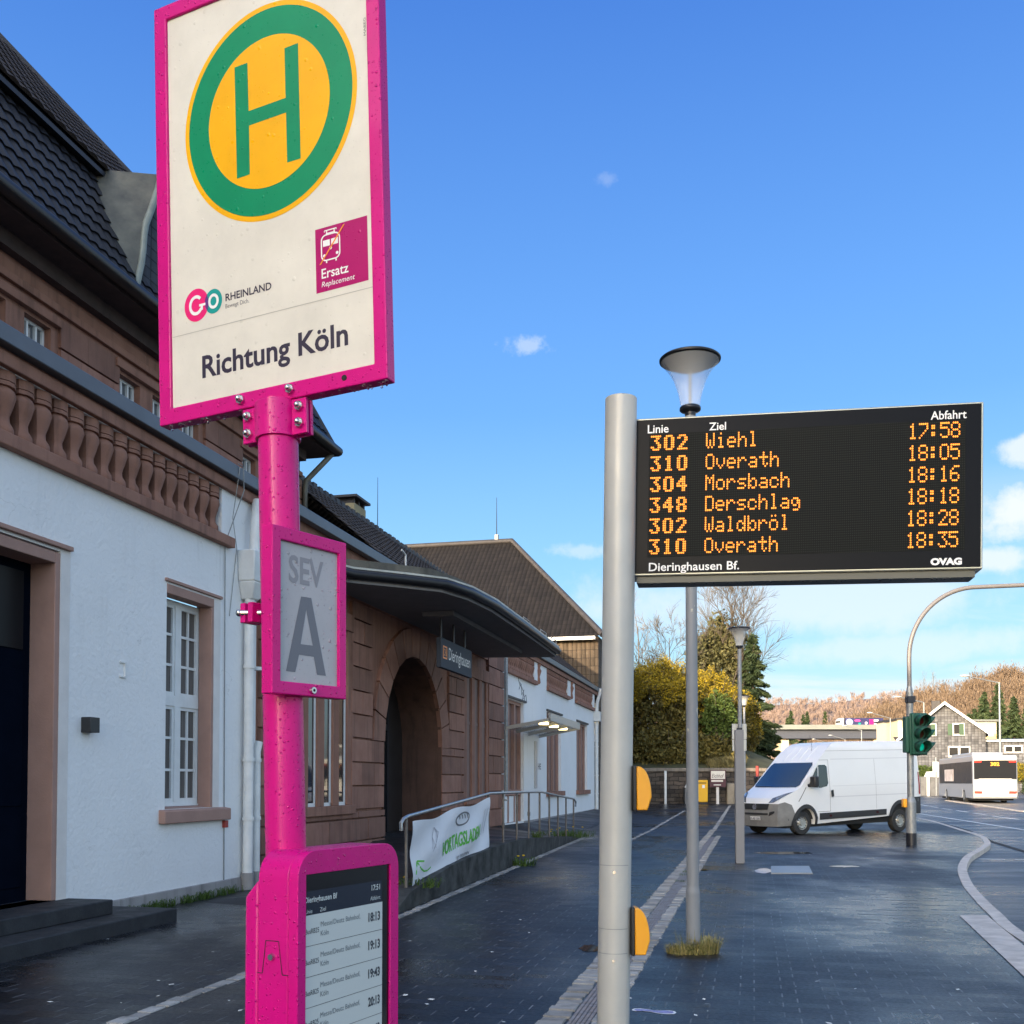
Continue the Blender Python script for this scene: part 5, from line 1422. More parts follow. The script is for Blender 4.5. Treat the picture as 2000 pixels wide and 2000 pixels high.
# ================================================================ the departure display
A, B = D(1197.5, 2000, 5.15), D(1213, 790, 5.15)
ax2 = (B - A) / (B.z - A.z); pt2 = lambda z: A + ax2 * (z - A.z)
dd = thing('departure_display', 'tall pale grey post carrying a wide black departure board with amber text', 'departure board', loc=pt2(0))
zt = D(1213, 779, 5.15).z
mb = MB(); mb.cyl(pt2(-.02), pt2(zt), .0805, .0805, 48)
mb.build('pole', M_alu, dd, smooth=50, bevel=.004)
def patch(z0, z1, a0, a1, r):
    b = MB(); n = 14; vs = []
    for z in (z0, z1):
        c = pt2(z)
        for i in range(n + 1):
            a = R(a0 + (a1 - a0) * i / n); vs.append(c + Vector((math.cos(a), math.sin(a), 0)) * r)
    b.add(vs, [(i, i + 1, n + 2 + i, n + 1 + i) for i in range(n)]); return b
for y0, y1 in ((1690, 1816), (1863, 2010)):
    z0, z1 = D(1200, y1, 5.07).z, D(1200, y0, 5.07).z
    b = patch(z0, z1, 195, 318, .0812); b.build('hatch_gap', M_galv, dd, recalc=False)
    b = patch(z0 + .003, z1 - .003, 196, 317, .0818); b.build('hatch', M_alu, dd, recalc=False)
    c = pt2(z1 - .035); a = R(262); q = c + Vector((math.cos(a), math.sin(a), 0)) * .0815; mb = MB(); mb.cyl(q, q + Vector((math.cos(a), math.sin(a), 0)) * .004, .008, .007, 14); mb.build('bolt', M_steel, dd, smooth=40)
for y0, y1 in ((1497, 1582), (1771, 1862)):
    z0, z1 = D(1240, y1, 5.15).z, D(1240, y0, 5.15).z; c = pt2((z0 + z1) / 2); h = z1 - z0
    for nm, m, pf in (('back_plate', M_blkplastic, [(.078, -h / 2 - .004), (.096, -h / 2 - .004), (.096, h / 2 + .004), (.078, h / 2 + .004)]),
                      ('info_button', M_yelbox, [(.0965, -h / 2), (.150, -h / 2)] + [(.0965 + .074 * math.cos(R(a)) ** .8, -h / 2 + h * (.30 + .70 * math.sin(R(a)))) for a in range(0, 91, 9)])):
        mb = MB(); mb.prism(pf, c + Vector((0, .062, 0)), (1, 0, 0), (0, 0, 1), 0, .124); o = mb.build(nm, m, dd, smooth=30, bevel=.006)
DO, DU, DV = pose([1.4284, 2.9834, -.2006, -.0201], 5.0)
DN = DU.cross(DV)
hw, hh = .8338, .403
mb = MB(); mb.prism(rect(-hw, hw, -hh, hh), DO, DU, DV, -.17, -.004); cab = mb.build('cabinet', M_edge, dd, smooth=0, bevel=.006)
mb = MB(); mb.prism(rect(-.806, .803, -.437, -hh), DO, DU, DV, -.15, -.02); mb.build('lower_tray', mat('tray underside', (.10, .10, .085), .5, .3), dd, smooth=0)
mb = MB(); mb.prism(rect(-hw + .010, hw - .010, -hh + .011, hh - .010), DO, DU, DV, -.01, -.0005); gl = mb.build('display_glass', M_panelblack, dd, smooth=0)
mb = MB(); mb.prism(rect(-.752, .752, -.310, .318), DO, DU, DV, -.005, .0005); mxo = mb.build('diode_matrix', M_matrix, dd, smooth=0)
mb = MB(); rnd = random.Random(4)
for i in range(46):
    x = rnd.uniform(-.8, .8); r = rnd.uniform(.003, .006); mb.sphere(DO + DU * x + DV * (-.437 - r * .4) + DN * -.03, r, 7, 5, 1, 1, 1.3)
mb.build('water_drops', M_drop, dd, smooth=90).__setitem__('kind', 'stuff')
for t, x, y, h, w, al, bo in (('Linie', -.7605, .3238, .041, .105, 'L', .012), ('Ziel', -.4540, .3240, .038, .083, 'L', .012), ('Abfahrt', .594, .3240, .040, .162, 'L', .012), ('Dieringhausen Bf.', -.744, -.3805, .041, .446, 'L', .012), ('OVAG', .598, -.3785, .029, .142, 'L', .06)):
    part('lettering', M_whiteprint, gl, lambda b: b.text(t, DO, DU, DV, .0012, x, y, h, w, bo, al))
F5 = {'0': '3E4141413E', '1': '00427F4000', '2': '4261514946', '3': '2141454B31', '4': '1814127F10', '5': '2745454539', '6': '3C4A494931', '7': '4121110907', '8': '3649494936', '9': '464949291E', ':': '0036360000',
      'W': '3F4038403F', 'O': '3E4141413E', 'M': '7F020C027F', 'D': '7F4141413E', 'a': '2054545478', 'b': '7F28444438', 'c': '3844444428', 'd': '384444287F', 'e': '3854545418', 'g': '18A4A49C78', 'h': '7F08040478',
      'i': '00447D4000', 'l': '00417F4000', 'o': '3844444438', 'r': '7C08040408', 's': '4854545424', 't': '04043F4424', 'v': '1C2040201C', 'ö': '3845444538'}
PX, PY = .0087, .0112
def led(mb, s, x, ytop, bold=False, step=6):
    for i, ch in enumerate(s):
        cols = [int(F5[ch][j:j + 2], 16) for j in range(0, 10, 2)]
        if ch == ':': cols = [0, 0x36, 0x36, 0, 0]
        if bold: cols = [(cols[j] if j < 5 else 0) | (cols[j - 1] if j else 0) for j in range(6)]
        for j, c in enumerate(cols):
            for b in range(8):
                if c >> b & 1:
                    cx_, cy_ = x + (i * step + j) * PX, ytop - b * PY
                    mb.flat([(cx_ + .0039 * math.cos(a), cy_ + .0050 * math.sin(a)) for a in [q * math.pi / 4 for q in range(8)]], DO, DU, DV, .0016)
for i, (a, b, c) in enumerate((('302', 'Wiehl', '17:58'), ('310', 'Overath', '18:05'), ('304', 'Morsbach', '18:16'), ('348', 'Derschlag', '18:18'), ('302', 'Waldbröl', '18:28'), ('310', 'Overath', '18:35'))):
    y = .3050 - i * .1058
    for s, x, bo, stp in ((a, -.740, True, 7.6), (b, -.4650, False, 6), (c, .4960 - i * .0012, False, 5.55)):
        part('diode_text', M_led, mxo, lambda m: led(m, s, x, y, bo, stp))
# ================================================================ lamps, posts, signals
def make_lamp(P, label, mp, lean=0.0):
    r = thing('street_lamp', label, 'street lamp', loc=P, group='trumpet shaped lamps along the square')
    z = P.z
    b = MB(Matrix.Translation(P)); b.cyl((0, 0, -.02), (0, 0, .55), .066, .064, 20); b.cyl((0, 0, .55), (0, 0, .60), .064, .056, 20); b.cyl((0, 0, .60), (0, 0, 4.97), .056, .049, 20)
    b.build('pole', mp, r, smooth=60)
    b = MB(Matrix.Translation(P)); b.lathe([(.049, 4.94), (.052, 4.975), (.088, 4.99), (.098, 5.0), (.098, 5.022), (.088, 5.032), (.02, 5.034)], n=28)
    b.build('collar', M_darkmetal, r, smooth=50)
    b = MB(Matrix.Translation(P)); b.lathe([(.088, 5.03), (.100, 5.12), (.120, 5.22), (.152, 5.33), (.200, 5.435), (.255, 5.515), (.268, 5.53)], n=36)
    b.v = [Vector((p.x, p.y, z + 5.03 + (p.z - z - 5.03) * .84)) for p in b.v]; b.build('shade', M_lampglass, r, smooth=80)
    b = MB(Matrix.Translation(P)); b.lathe([(.02, 5.465), (.12, 5.47), (.18, 5.485), (.262, 5.54), (.282, 5.545), (.284, 5.56), (.27, 5.575), (.15, 5.60), (.0, 5.61)], n=40)
    b.v = [Vector((p.x, p.y, z + 5.03 + (p.z - z - 5.03) * .84)) for p in b.v]; b.build('cap', M_black, r, smooth=50)
    b = MB(Matrix.Translation(P)); b.cyl((0, 0, 5.03), (0, 0, 5.41), .013, None, 10); b.build('lamp_tube', M_galv, r, smooth=60)
    return r
P1 = G(1354, 1860)
make_lamp(P1, 'nearest grey street lamp with peeling paint and a grass tuft at its foot', M_peel)
l2 = make_lamp(D(1446, 1528, 26.0) * 1 + Vector((0, 0, -CAM_H)), 'street lamp with two sign backs on its post, behind the flat grey post', M_lampgrey)
Q = D(1446, 1528, 26.0)
for y0, y1, w in ((1413, 1443, .37), (1444, 1466, .36)):
    mb = MB(); z0, z1 = D(1446, y1, 25.9).z, D(1446, y0, 25.9).z
    mb.box(Q.x - w / 2, Q.x + w / 2, 26.07, 26.10, z0, z1); mb.build('sign_plate', M_alu, l2, bevel=.004)
P3 = D(1454.5, 1528, 48.5); P3.z = gz(48.5)
make_lamp(P3, 'farthest small street lamp, standing before the dark conifer', M_lampgrey)
# flat post
P = G(1445, 1686)
s_ = thing('info_post', 'flat plain grey rectangular post standing on the paving beside the van', 'post', loc=P)
mb = MB(Matrix.Translation(P)); mb.box(-.083, .083, -.05, .05, 0, 2.56); mb.build('post_body', mat('plain grey post paint', (.205, .20, .205), .5, var=.04), s_, bevel=.006)
mb = MB(Matrix.Translation(P)); mb.box(-.04, .06, -.03, .03, 2.56, 2.60); mb.build('post_top', M_darkmetal, s_)
# yellow glowing traffic signal
P = G(1780, 1650)
tl = thing('traffic_light', 'green traffic signal on a grey mast with a long curved arm', 'traffic light', loc=P)
Y0 = P.y; sc_ = Y0 / FPX
zz = lambda y: D(1780, y, Y0).z
xx = lambda x: (x - CX) * sc_
mb = MB(); mb.cyl((P.x, Y0, -.02), (P.x, Y0, zz(1627)), .126, None, 24); mb.build('foot_sleeve', M_darkmetal, tl, smooth=50)
mb = MB()
arc = [(P.x, Y0, zz(1345))] + [(P.x + 1.75 * (1 - math.cos(a)), Y0, zz(1285) + 1.78 * math.sin(a)) for a in [R(90) * i / 16 for i in range(17)]] + [(P.x + 3.6, Y0, zz(1285) + 1.86), (P.x + 6.4, Y0, zz(1285) + 2.0)]
mb.tube([(P.x, Y0, zz(1627)), (P.x, Y0, zz(1566))], .125, 24); mb.tube([(P.x, Y0, zz(1566)), (P.x, Y0, zz(1557))], [.125, .083], 24); mb.tube([(P.x, Y0, zz(1557)), (P.x, Y0, zz(1352))], .083, 20); mb.tube([(P.x, Y0, zz(1352)), (P.x, Y0, zz(1340))], [.083, .056], 20)
mb.build('mast', M_galv, tl, smooth=50)
mb = MB(); mb.tube(arc, .054, 16); mb.build('arm', mat('brown grey arm paint', (.20, .185, .18), .5, .2), tl, smooth=60)
mb = MB()
for y in (1366, 1374): mb.cyl((P.x, Y0, zz(y)), (P.x, Y0, zz(y) + .03), .092, None, 20)
mb.box(P.x - .08, P.x + .11, Y0 - .1, Y0 + .1, zz(1372), zz(1360)); mb.build('band_clamp', M_darkmetal, tl, smooth=40)
def head(nm, C, yaw, lit):
    M = Matrix.Translation(C) @ Matrix.Rotation(yaw, 4, 'Z')
    b = MB(M); b.box(-.19, .19, -.04, .16, -.50, .50); b.box(-.23, .23, .02, .05, -.52, .52)
    h = b.build(nm, M_sigGreen, tl, bevel=.015)
    for i, m in enumerate((M_lensred, M_lensamb, M_lensgrn)):
        z = .32 - i * .32
        b = MB(M); vs = []; fs = []; n = 20
        for y, r0 in ((-.04, .150), (-.30, .145)):
            for k in range(n + 1):
                a = R(-55 + 290 * k / n); yy = y
                if y < -.1: yy = -.12 - .28 * (.5 + .5 * math.sin(a)) ** .6
                vs.append((r0 * math.cos(a), yy, z + r0 * math.sin(a)))
        fs = [(k, k + 1, n + 2 + k, n + 1 + k) for k in range(n)]
        b.add(vs, fs); v = b.build('visor', M_sigGreen, h, smooth=60, recalc=False); v.modifiers.new('thick', 'SOLIDIFY').thickness = .008
        b = MB(M); b.sphere((0, -.03, z), .135, 20, 8, 1, .12, 1); b.build('lens', m if lit or i < 2 else M_lensred, h, smooth=60)
    return h
head('signal_head', Vector((P.x + .16, Y0 - .17, zz(1434))), R(7), True)
head('signal_head', Vector((P.x + .26, Y0 + .12, zz(1436))), R(68), False)
mb = MB(); mb.box(P.x - .15, P.x + .0, Y0 - .12, Y0 + .12, zz(1470), zz(1400)); mb.build('signal_back', M_sigGreen, tl, bevel=.02)
mb = MB(); mb.box(P.x - .215, P.x - .115, Y0 - .08, Y0 + .06, zz(1577), zz(1560)); mb.build('request_button', M_yelbox, tl, bevel=.02)
# cover plate and footprint sticker
mb = MB(); a = [G(1506, 1693, 0), G(1580, 1693, 0), G(1587, 1707, 0), G(1506, 1707, 0)]
mb.hexa([Vector((a[i].x, a[i].y, z)) for z in (0.0, .018) for i in (3, 2, 0, 1)])
single('cover_plate', mb, M_plate2, 'flat pale steel cover plate lying on the dark paving', 'cover plate', base=a[3])
mb = MB(); c = G(1276, 1976)
fp = [(-.142, .010), (-.13, .028), (-.09, .036), (-.045, .030), (.0, .018), (.05, .022), (.10, .030), (.138, .018), (.15, -.006), (.135, -.028), (.09, -.036), (.03, -.028), (-.02, -.010), (-.07, -.006), (-.115, -.012), (-.136, -.004)]
rz = R(-14)
fu, fv = Vector((math.cos(rz), math.sin(rz), 0)), Vector((-math.sin(rz), math.cos(rz), 0))
fp = [(x, y * 1.5) for x, y in fp]
mb.flat([(x * 1.04, y * 1.22) for x, y in fp], c + Vector((0, 0, .003)), fu, fv)
fs_ = thing('footprint_sticker', 'shoe sole shaped floor sticker, violet with a white rim', 'floor sticker', loc=c)
mb.build('white_rim', M_whiteprint, fs_, recalc=False, smooth=0)
mb = MB(); mb.flat([(x * .93, y * .86) for x, y in fp], c + Vector((0, 0, .0045)), fu, fv); mb.build('sole_print', M_sticker, fs_, recalc=False, smooth=0)
# grass and weeds
def blades(mb, c, n, rad, hmax, rnd, w=.006, flat=1.0):
    for i in range(n):
        a = rnd.uniform(0, 6.283); r = rad * math.sqrt(rnd.random()); b = Vector(c) + Vector((r * math.cos(a), r * math.sin(a) * flat, 0))
        h = hmax * rnd.uniform(.35, 1); o = rnd.uniform(.2, 1.1) * h; a2 = a + rnd.uniform(-.8, .8); d = Vector((math.cos(a2), math.sin(a2), 0)); s = Vector((-d.y, d.x, 0)) * w
        m = b + d * o * .45 + Vector((0, 0, h * .8)); t = b + d * o * 1.1 + Vector((0, 0, h * rnd.uniform(.5, 1)))
        mb.add([b - s, b + s, m + s * .7, m - s * .7, t], [(0, 1, 2, 3), (3, 2, 4)])
rnd = random.Random(21)
mb = MB()
for dx, n, rd, h in ((-.12, 380, .13, .12), (.10, 380, .13, .19), (0, 200, .20, .08), (-.04, 120, .24, .06)):
    blades(mb, (P1.x + dx, P1.y - .06, 0), n, rd, h, rnd, .0035, .55)
blades(mb, (P1.x + .02, P1.y - .05, 0), 90, .20, .27, rnd, .002, .5)
single('grass_tuft', mb, M_tuft, 'tuft of green and straw coloured grass around the lamp foot', 'grass tuft', base=P1, recalc=False, smooth=0)
def weed(P, n, rad, h, label, flowers=0, sd=1, flat=.6):
    rnd = random.Random(sd); b = MB(); blades(b, P, n, rad, h, rnd, .009, flat)
    t = thing('weed', label, 'weed', loc=P)
    b.build('leaves', M_weed, t, recalc=False, smooth=0)
    for i in range(flowers):
        a = rnd.uniform(0, 6.28); c = Vector(P) + Vector((rad * .7 * math.cos(a), rad * .5 * math.sin(a), h * rnd.uniform(.6, 1.1))); q = MB(); q.lathe([(0, 0), (.022, .006), (.03, .02), (.02, .026), (0, .03)], c, 9); q.build('flower', M_dandel, t, smooth=60)
def onramp(px, py, y): t, z = ft(px, py, y); return ST(t, y + 0.0, z)
w1 = ST(27.2, 4.85, itp(HT, 27.2) + .02); weed(w1, 260, .75, .22, 'clump of weeds with dandelions at the far end of the ramp', 7, 3, 1.0)
w2_ = ST(18.6, 4.2, .0); weed(w2_, 120, .28, .2, 'weed with a dandelion at the foot of the ramp wall', 2, 4)
w3_ = ST(12.6, 4.22, .2); weed(w3_, 120, .3, .16, 'low weed with a dandelion under the banner', 1, 5)
w4_ = ST(22.2, 4.65, itp(HT, 22.2)); weed(w4_, 60, .12, .22, 'small green weed between the handrail posts', 0, 6)
mb = MB(); rnd = random.Random(8)
for i in range(60):
    t = rnd.uniform(10.4, 13.3); blades(mb, ST(t, 7.13 - .05 * rnd.random(), 0), 10, .07, .14, rnd, .005)
for t in (9.5, 10.4, 16.2, 17.3, 17.9): blades(mb, ST(t, 1.1, 0), 26, .10, .05, rnd, .004)
tag(mb.build('moss_and_weeds', M_weed, recalc=False, smooth=0), 'moss and small weeds along the foot of the white wall and the drain', 'weeds', kind='stuff')
# ================================================================ the white van
Wf = Vector((8.49, 30.2, 0)); Wr = Vector((12.12, 32.2, 0))
fwd = (Wf - Wr); WB = fwd.length; fwd.normalize(); lft = Vector((-fwd.y, fwd.x, 0))
VO = (Wf + Wr) / 2 - lft * .90
VM = Matrix.Translation(VO) @ Matrix.Rotation(math.atan2(fwd.y, fwd.x), 4, 'Z')
van = thing('delivery_van', 'tall white panel van with grey bumper parked across the paving', 'van', M=VM)
hw_ = WB / 2
BODY = VM @ Matrix.Translation((hw_, 0, .36)) @ Matrix.Rotation(R(1.5), 4, 'Y') @ Matrix.Translation((-hw_, 0, -.36))
def arch(cx, r, z0, n=14):
    a0 = math.asin((z0 - .36) / r); return [(cx - r * math.cos(a0 + (math.pi - 2 * a0) * i / n), .36 + r * math.sin(a0 + (math.pi - 2 * a0) * i / n)) for i in range(n + 1)]
FRONT = [(2.95, .28), (2.985, .55), (2.96, .92), (2.87, 1.10), (2.56, 1.27), (2.25, 1.42), (1.42, 2.13), (1.25, 2.28), (.80, 2.64), (.62, 2.71), (.3, 2.745)]
TOP = FRONT + [(-2.80, 2.745), (-2.93, 2.70), (-2.985, 2.5), (-3.02, 1.2), (-3.02, .60), (-2.98, .42)]
side_o = TOP + arch(-hw_, .44, .42) + arch(hw_, .44, .30)
def vw(x, z):
    w = 1.02
    if z > 1.35: w -= .105 * (z - 1.35) / 1.4
    if z > 2.5: w -= .13 * ((z - 2.5) / .245) ** 2.2
    if x > 2.2: w -= .22 * ((x - 2.2) / .78) ** 2
    if x < -2.85: w -= .03
    if z < .5: w -= .05 * (.5 - z) / .2
    return w
def vmap(p, off=0.0):
    x, yu, z = p
    y = yu * (vw(x, z) + off)
    k = max(0.0, min(1.0, (x - 1.2) / 1.3))
    return Vector((x - .17 * y * y * k, y, z))
LV_ = [(2, z) for z in (.45, .6, .9, 1.1, 1.35, 1.6, 1.9, 2.13, 2.4, 2.5, 2.58, 2.64, 2.69, 2.72)] + [(0, x) for x in (2.9, 2.8, 2.65, 2.45, 2.2, 1.9, 1.5, 1.2, .9, 0, -1, -2, -2.85, -2.95)]
YL = [(1, y) for y in (-.8, -.6, -.4, -.2, 0, .2, .4, .6, .8)]
def vbody(name, poly, m, parent, y0=-1, y1=1, off=0.0, levels=None, smooth=30, M=None, prism=True, dz=None):
    mb = MB(); mb.prism([(a, b) for a, b in poly], (0, 0, 0), (1, 0, 0), (0, 0, 1), -y1, -y0)
    sub(mb, levels if levels is not None else LV_ + YL)
    mb.v = [(M or BODY) @ vmap(p, off) for p in mb.v]
    return mb.build(name, m, parent, smooth=smooth, merge=True)
body = vbody('body', side_o, M_vanwhite, van)
def vside(name, poly, m, parent, off=.008, both=True, lv=None):
    """a panel lying on the van's side walls"""
    mb = MB()
    for s in ((1, -1) if both else (1,)):
        b = MB(); b.poly(*[(a, float(s), z) for a, z in poly]); sub(b, lv or LV_)
        b.v = [BODY @ vmap(p, off) for p in b.v]; mb.add(b.v, b.f)
    return mb.build(name, m, parent, smooth=30, recalc=True)
def xf(z):
    for (a, b), (c, d) in zip(FRONT, FRONT[1:]):
        if b <= z <= d: return a + (c - a) * (z - b) / (d - b)
    return FRONT[0][0]
def vfront(name, poly, m, parent, off=.012):
    """a panel lying on the van's nose: poly in (half width share, z)"""
    b = MB(); b.poly(*[(xf(z), yy, z) for yy, z in poly])
    sub(b, [(1, i / 20) for i in range(-19, 20)] + [(2, z) for z in (.55, .92, 1.1, 1.27, 1.42, 1.6, 1.8, 2.0, 2.13)])
    vs = []
    for p in b.v:
        q = vmap((xf(p.z), p.y, p.z)); vs.append(BODY @ (q + Vector((off, 0, off * .5 + .002))))
    b.v = vs
    return b.build(name, m, parent, smooth=40, recalc=True)
vfront('windscreen', [(-.86, 1.40), (.86, 1.40), (.93, 1.46), (.90, 2.05), (.84, 2.12), (-.84, 2.12), (-.90, 2.05), (-.93, 1.46)], mat('windscreen glass', (.015, .035, .07), .05, spec=.9), van)
sw_ = vside('side_window', [(1.96, 1.41), (1.88, 1.50), (1.52, 1.94), (1.38, 2.05), (1.10, 2.05), (1.03, 1.99), (1.02, 1.50), (1.08, 1.41), (1.35, 1.37)], M_glassdark, van, .010)
vside('window_bar', [(1.47, 1.38), (1.50, 1.38), (1.44, 2.0), (1.41, 2.0)], M_vanwhite, sw_, .014)
bp_ = [(2.43, .30), (2.50, .55), (2.56, .74), (2.62, .90), (2.80, .985), (2.965, .935), (2.99, .55), (2.955, .27)]
bump_ = vbody('bumper', bp_, M_vanplastic, van, off=.014)
vfront('grille', [(-.60, .755), (.60, .755), (.66, .93), (-.66, .93)], M_blkplastic, van, .022)
vfront('lower_grille', [(-.62, .60), (.62, .60), (.62, .655), (-.62, .655)], M_blkplastic, bump_, .022)
vfront('fog_recess', [(.66, .56), (.90, .66), (.90, .72), (.68, .68)], M_blkplastic, bump_, .022)
vfront('number_plate', [(-.27, .44), (.27, .44), (.27, .55), (-.27, .55)], M_plate, van, .024)
b = MB(); b.text('M·AE 581', (2.985, -.21, .46), (0, 1, 0), (0, 0, 1), .03, 0, .005, .07, .42); b.v = [BODY @ p for p in b.v]; b.build('plate_lettering', M_ink, van, recalc=False)
b = MB(); b.cyl((3.0, 0, .845), (3.02, 0, .845), .085, None, 24); b.v = [BODY @ p for p in b.v]; b.build('badge', M_chrome, van, smooth=40)
for s in (1, -1):
    vfront('headlamp_surround', [(s * y, z) for y, z in ((.58, .955), (.80, .97), (.985, 1.09), (1.0, 1.275), (.85, 1.23), (.67, 1.10))], M_blkplastic, van, .008)
    vfront('headlamp', [(s * y, z) for y, z in ((.62, .965), (.80, .985), (.97, 1.10), (.99, 1.25), (.86, 1.21), (.70, 1.09))], M_headlamp, van, .014)
    b = MB(); b.sphere((2.86, s * .66, .43), .055, 12, 8, .5, 1, 1); b.v = [BODY @ p for p in b.v]; b.build('fog_lamp', M_chrome, van, smooth=60)
    b = MB(); b.box(1.70, 1.86, s * .98, s * 1.10, 1.42, 1.50); b.box(1.66, 1.84, s * 1.08, s * 1.30, 1.40, 1.72); b.v = [BODY @ p for p in b.v]; b.build('mirror', M_blkplastic, van, bevel=.04)
    b = MB(); b.box(1.655, 1.665, s * 1.11, s * 1.27, 1.44, 1.68); b.v = [BODY @ p for p in b.v]; b.build('mirror_glass', M_chrome, van)
vside('side_trim', [(-1.42, .46), (1.44, .42), (1.46, .62), (-1.42, .64)], M_vandark, van, .016)
vside('side_reflector', [(.92, .50), (1.02, .50), (1.02, .56), (.92, .56)], M_lensred, van, .02)
vside('side_reflector', [(-1.06, .53), (-.96, .53), (-.96, .59), (-1.06, .59)], M_lensred, van, .02)
vside('door_handle', [(.82, 1.10), (.92, 1.08), (.94, 1.28), (.84, 1.30)], M_blkplastic, van, .03)
for pl in ([(.955, .66), (.967, .66), (.967, 2.20), (.955, 2.20)], [(-1.0, .66), (-.992, .66), (-.992, 2.2), (-1.0, 2.2)], [(.955, .655), (1.50, .655), (1.50, .668), (.955, .668)], [(.955, 2.19), (1.36, 2.19), (1.36, 2.20), (.955, 2.20)], [(2.02, 1.40), (2.06, 1.40), (2.40, .99), (2.36, .99)], [(-2.93, .8), (-2.92, .8), (-2.92, 2.55), (-2.93, 2.55)], [(-2.98, 2.46), (1.05, 2.46), (1.05, 2.468), (-2.98, 2.468)]):
    vside('panel_gap', pl, M_vanplastic, van, .004)
for z0, z1 in ((1.07, 1.10), (1.40, 1.415), (2.20, 2.225)):
    vside('pressed_line_shade', [(-2.7, z0), (.85, z0), (.85, z1), (-2.7, z1)], mat('crease shade grey', (.60, .60, .61), .35), van, .002)  # flat grey strips painted on to imitate the shading of body creases
for i in (-1, 1):
    cx = hw_ * i
    for s in (1, -1):
        o = arch(cx, .545, .40 if i < 0 else .30, 18); n_ = arch(cx, .43, .40 if i < 0 else .30, 18)
        vside('arch_trim', o + n_[::-1] if True else 0, M_vandark, van, .018, False, LV_) if s > 0 else None
    for s in (1, -1):
        w = thing('wheel', None, None, M=VM); w.parent = van; w.matrix_world = VM; WM[w.name] = VM
        COL.objects.unlink(w); bpy.data.objects.remove(w)
        b = MB(VM); prof = [(.20, 0), (.33, .005), (.352, .03), (.355, .1), (.352, .19), (.33, .215), (.20, .22)]
        M2 = VM @ Matrix.Translation((cx, s * .98, .355)) @ Matrix.Rotation(R(90 * s), 4, 'X')
        b.M = M2; b.lathe(prof, n=36); b.cyl((0, 0, .05), (0, 0, .2), .22, None, 24)
        t = b.build('wheel', M_tyre, van, smooth=40)
        b = MB(M2); b.lathe([(.205, .004), (.205, .03), (.18, .035), (.15, .01), (.09, .02), (.085, -.01), (.0, -.012)], n=30)
        b.build('rim', M_rim, t, smooth=40)
        b = MB(M2)
        for q in range(12): a = q * math.pi / 6; b.cyl((.165 * math.cos(a), .165 * math.sin(a), .006), (.165 * math.cos(a), .165 * math.sin(a), .016), .016, None, 8)
        b.build('rim_slots', M_under, t, smooth=0)
vside('rear_corner', [(-3.0, .44), (-2.56, .44), (-2.52, .70), (-2.46, .95), (-2.6, .97), (-3.0, .97)], M_vandark, van, .017)
b = MB(BODY); b.box(-2.9, 2.6, -.86, .86, .22, .5); b.box(hw_ - .50, hw_ + .50, -.93, .93, .45, .86); b.box(-hw_ - .50, -hw_ + .50, -.93, .93, .45, .86); b.build('underbody', M_under, van)
vside('tail_lamp', [(-2.99, 1.05), (-2.93, 1.05), (-2.93, 1.75), (-2.97, 1.75)], M_red, van, .02)
b = MB(BODY); b.tube([(1.0, .35, 2.46), (.98, .36, 2.6), (1.08, .38, 2.95)], .006, 5); b.build('aerial', M_darkmetal, van)
b = MB(BODY)
for y in (-.45, -.15, .15, .45):
    b.tube([(1.36, y * 1.05, 2.19), (.84, y, 2.62)], .012, 6)
b.build('roof_rib', M_vanwhite, van, smooth=60)
vfront('wiper', [(-.8, 1.41), (-.1, 1.415), (-.1, 1.43), (-.8, 1.425)], M_blkplastic, van, .02)

# ================================================================ bus going away
BP = Vector((28.35, 63.0, gz(63) - .10))
BM = Matrix.Translation(BP) @ STM            # local x forward, y to the left
bus = thing('city_bus', 'cream and silver city bus driving away with lit red tail lamps', 'bus', M=BM)
bw = 2.52                                     # body spans y from 0 (left side) to -bw
def bmb(): return MB(BM.copy())
def barch(cx, r=.52, n=12): return [(cx - r * math.cos(math.pi * i / n), .32 + r * math.sin(math.pi * i / n)) for i in range(n + 1)]
mb = bmb(); mb.prism([(.02, .32)] + barch(2.9) + barch(9.0) + [(11.9, .32), (12.0, .9), (11.85, 2.7), (11.6, 2.98), (.15, 2.98), (.0, 2.80), (-.02, 1.0)], (0, 0, 0), (1, 0, 0), (0, 0, 1), 0, bw)
mb.build('body', M_busgrey, bus, smooth=30, bevel=.05)
mb = bmb(); mb.box(-.055, -.02, -bw + .05, -.05, 2.66, 2.95); mb.build('rear_header', M_buswhite, bus, bevel=.03)
mb = bmb(); mb.box(-.045, -.018, -bw + .06, -.06, 1.52, 2.66); M_busglass = mat('tinted bus glass', (.012, .013, .016), .3, spec=.15); rwi = mb.build('rear_window', M_busglass, bus)
mb = bmb(); mb.prism([(-bw + .05, .40), (-.05, .40), (-.03, .55), (-.03, 1.22), (-.34, 1.55), (-bw + .34, 1.55), (-bw + .03, 1.22), (-bw + .03, .55)], (-.07, 0, 0), (0, 1, 0), (0, 0, 1), 0, .06); eng = mb.build('engine_cover', M_buswhite, bus, bevel=.03)
mb = bmb(); mb.box(-.08, -.07, -bw + .5, -.5, 1.38, 1.41); mb.box(-.08, -.07, -bw + .1, -.1, .62, .64); mb.build('cover_gap', M_vandark, eng)
mb = bmb(); mb.box(-.085, -.07, -1.55, -.98, .45, .58); mb.build('number_plate', M_plate, bus)
for y in (-.28, -bw + .28):
    mb = bmb(); mb.box(-.09, -.06, y - .22, y + .22, .64, .78); mb.build('tail_lamp', M_redlit, bus, bevel=.03)
    mb = bmb(); mb.box(-.085, -.04, y - .20, y + .20, 2.53, 2.63); mb.build('high_tail_lamp', M_redlit, bus, bevel=.03)
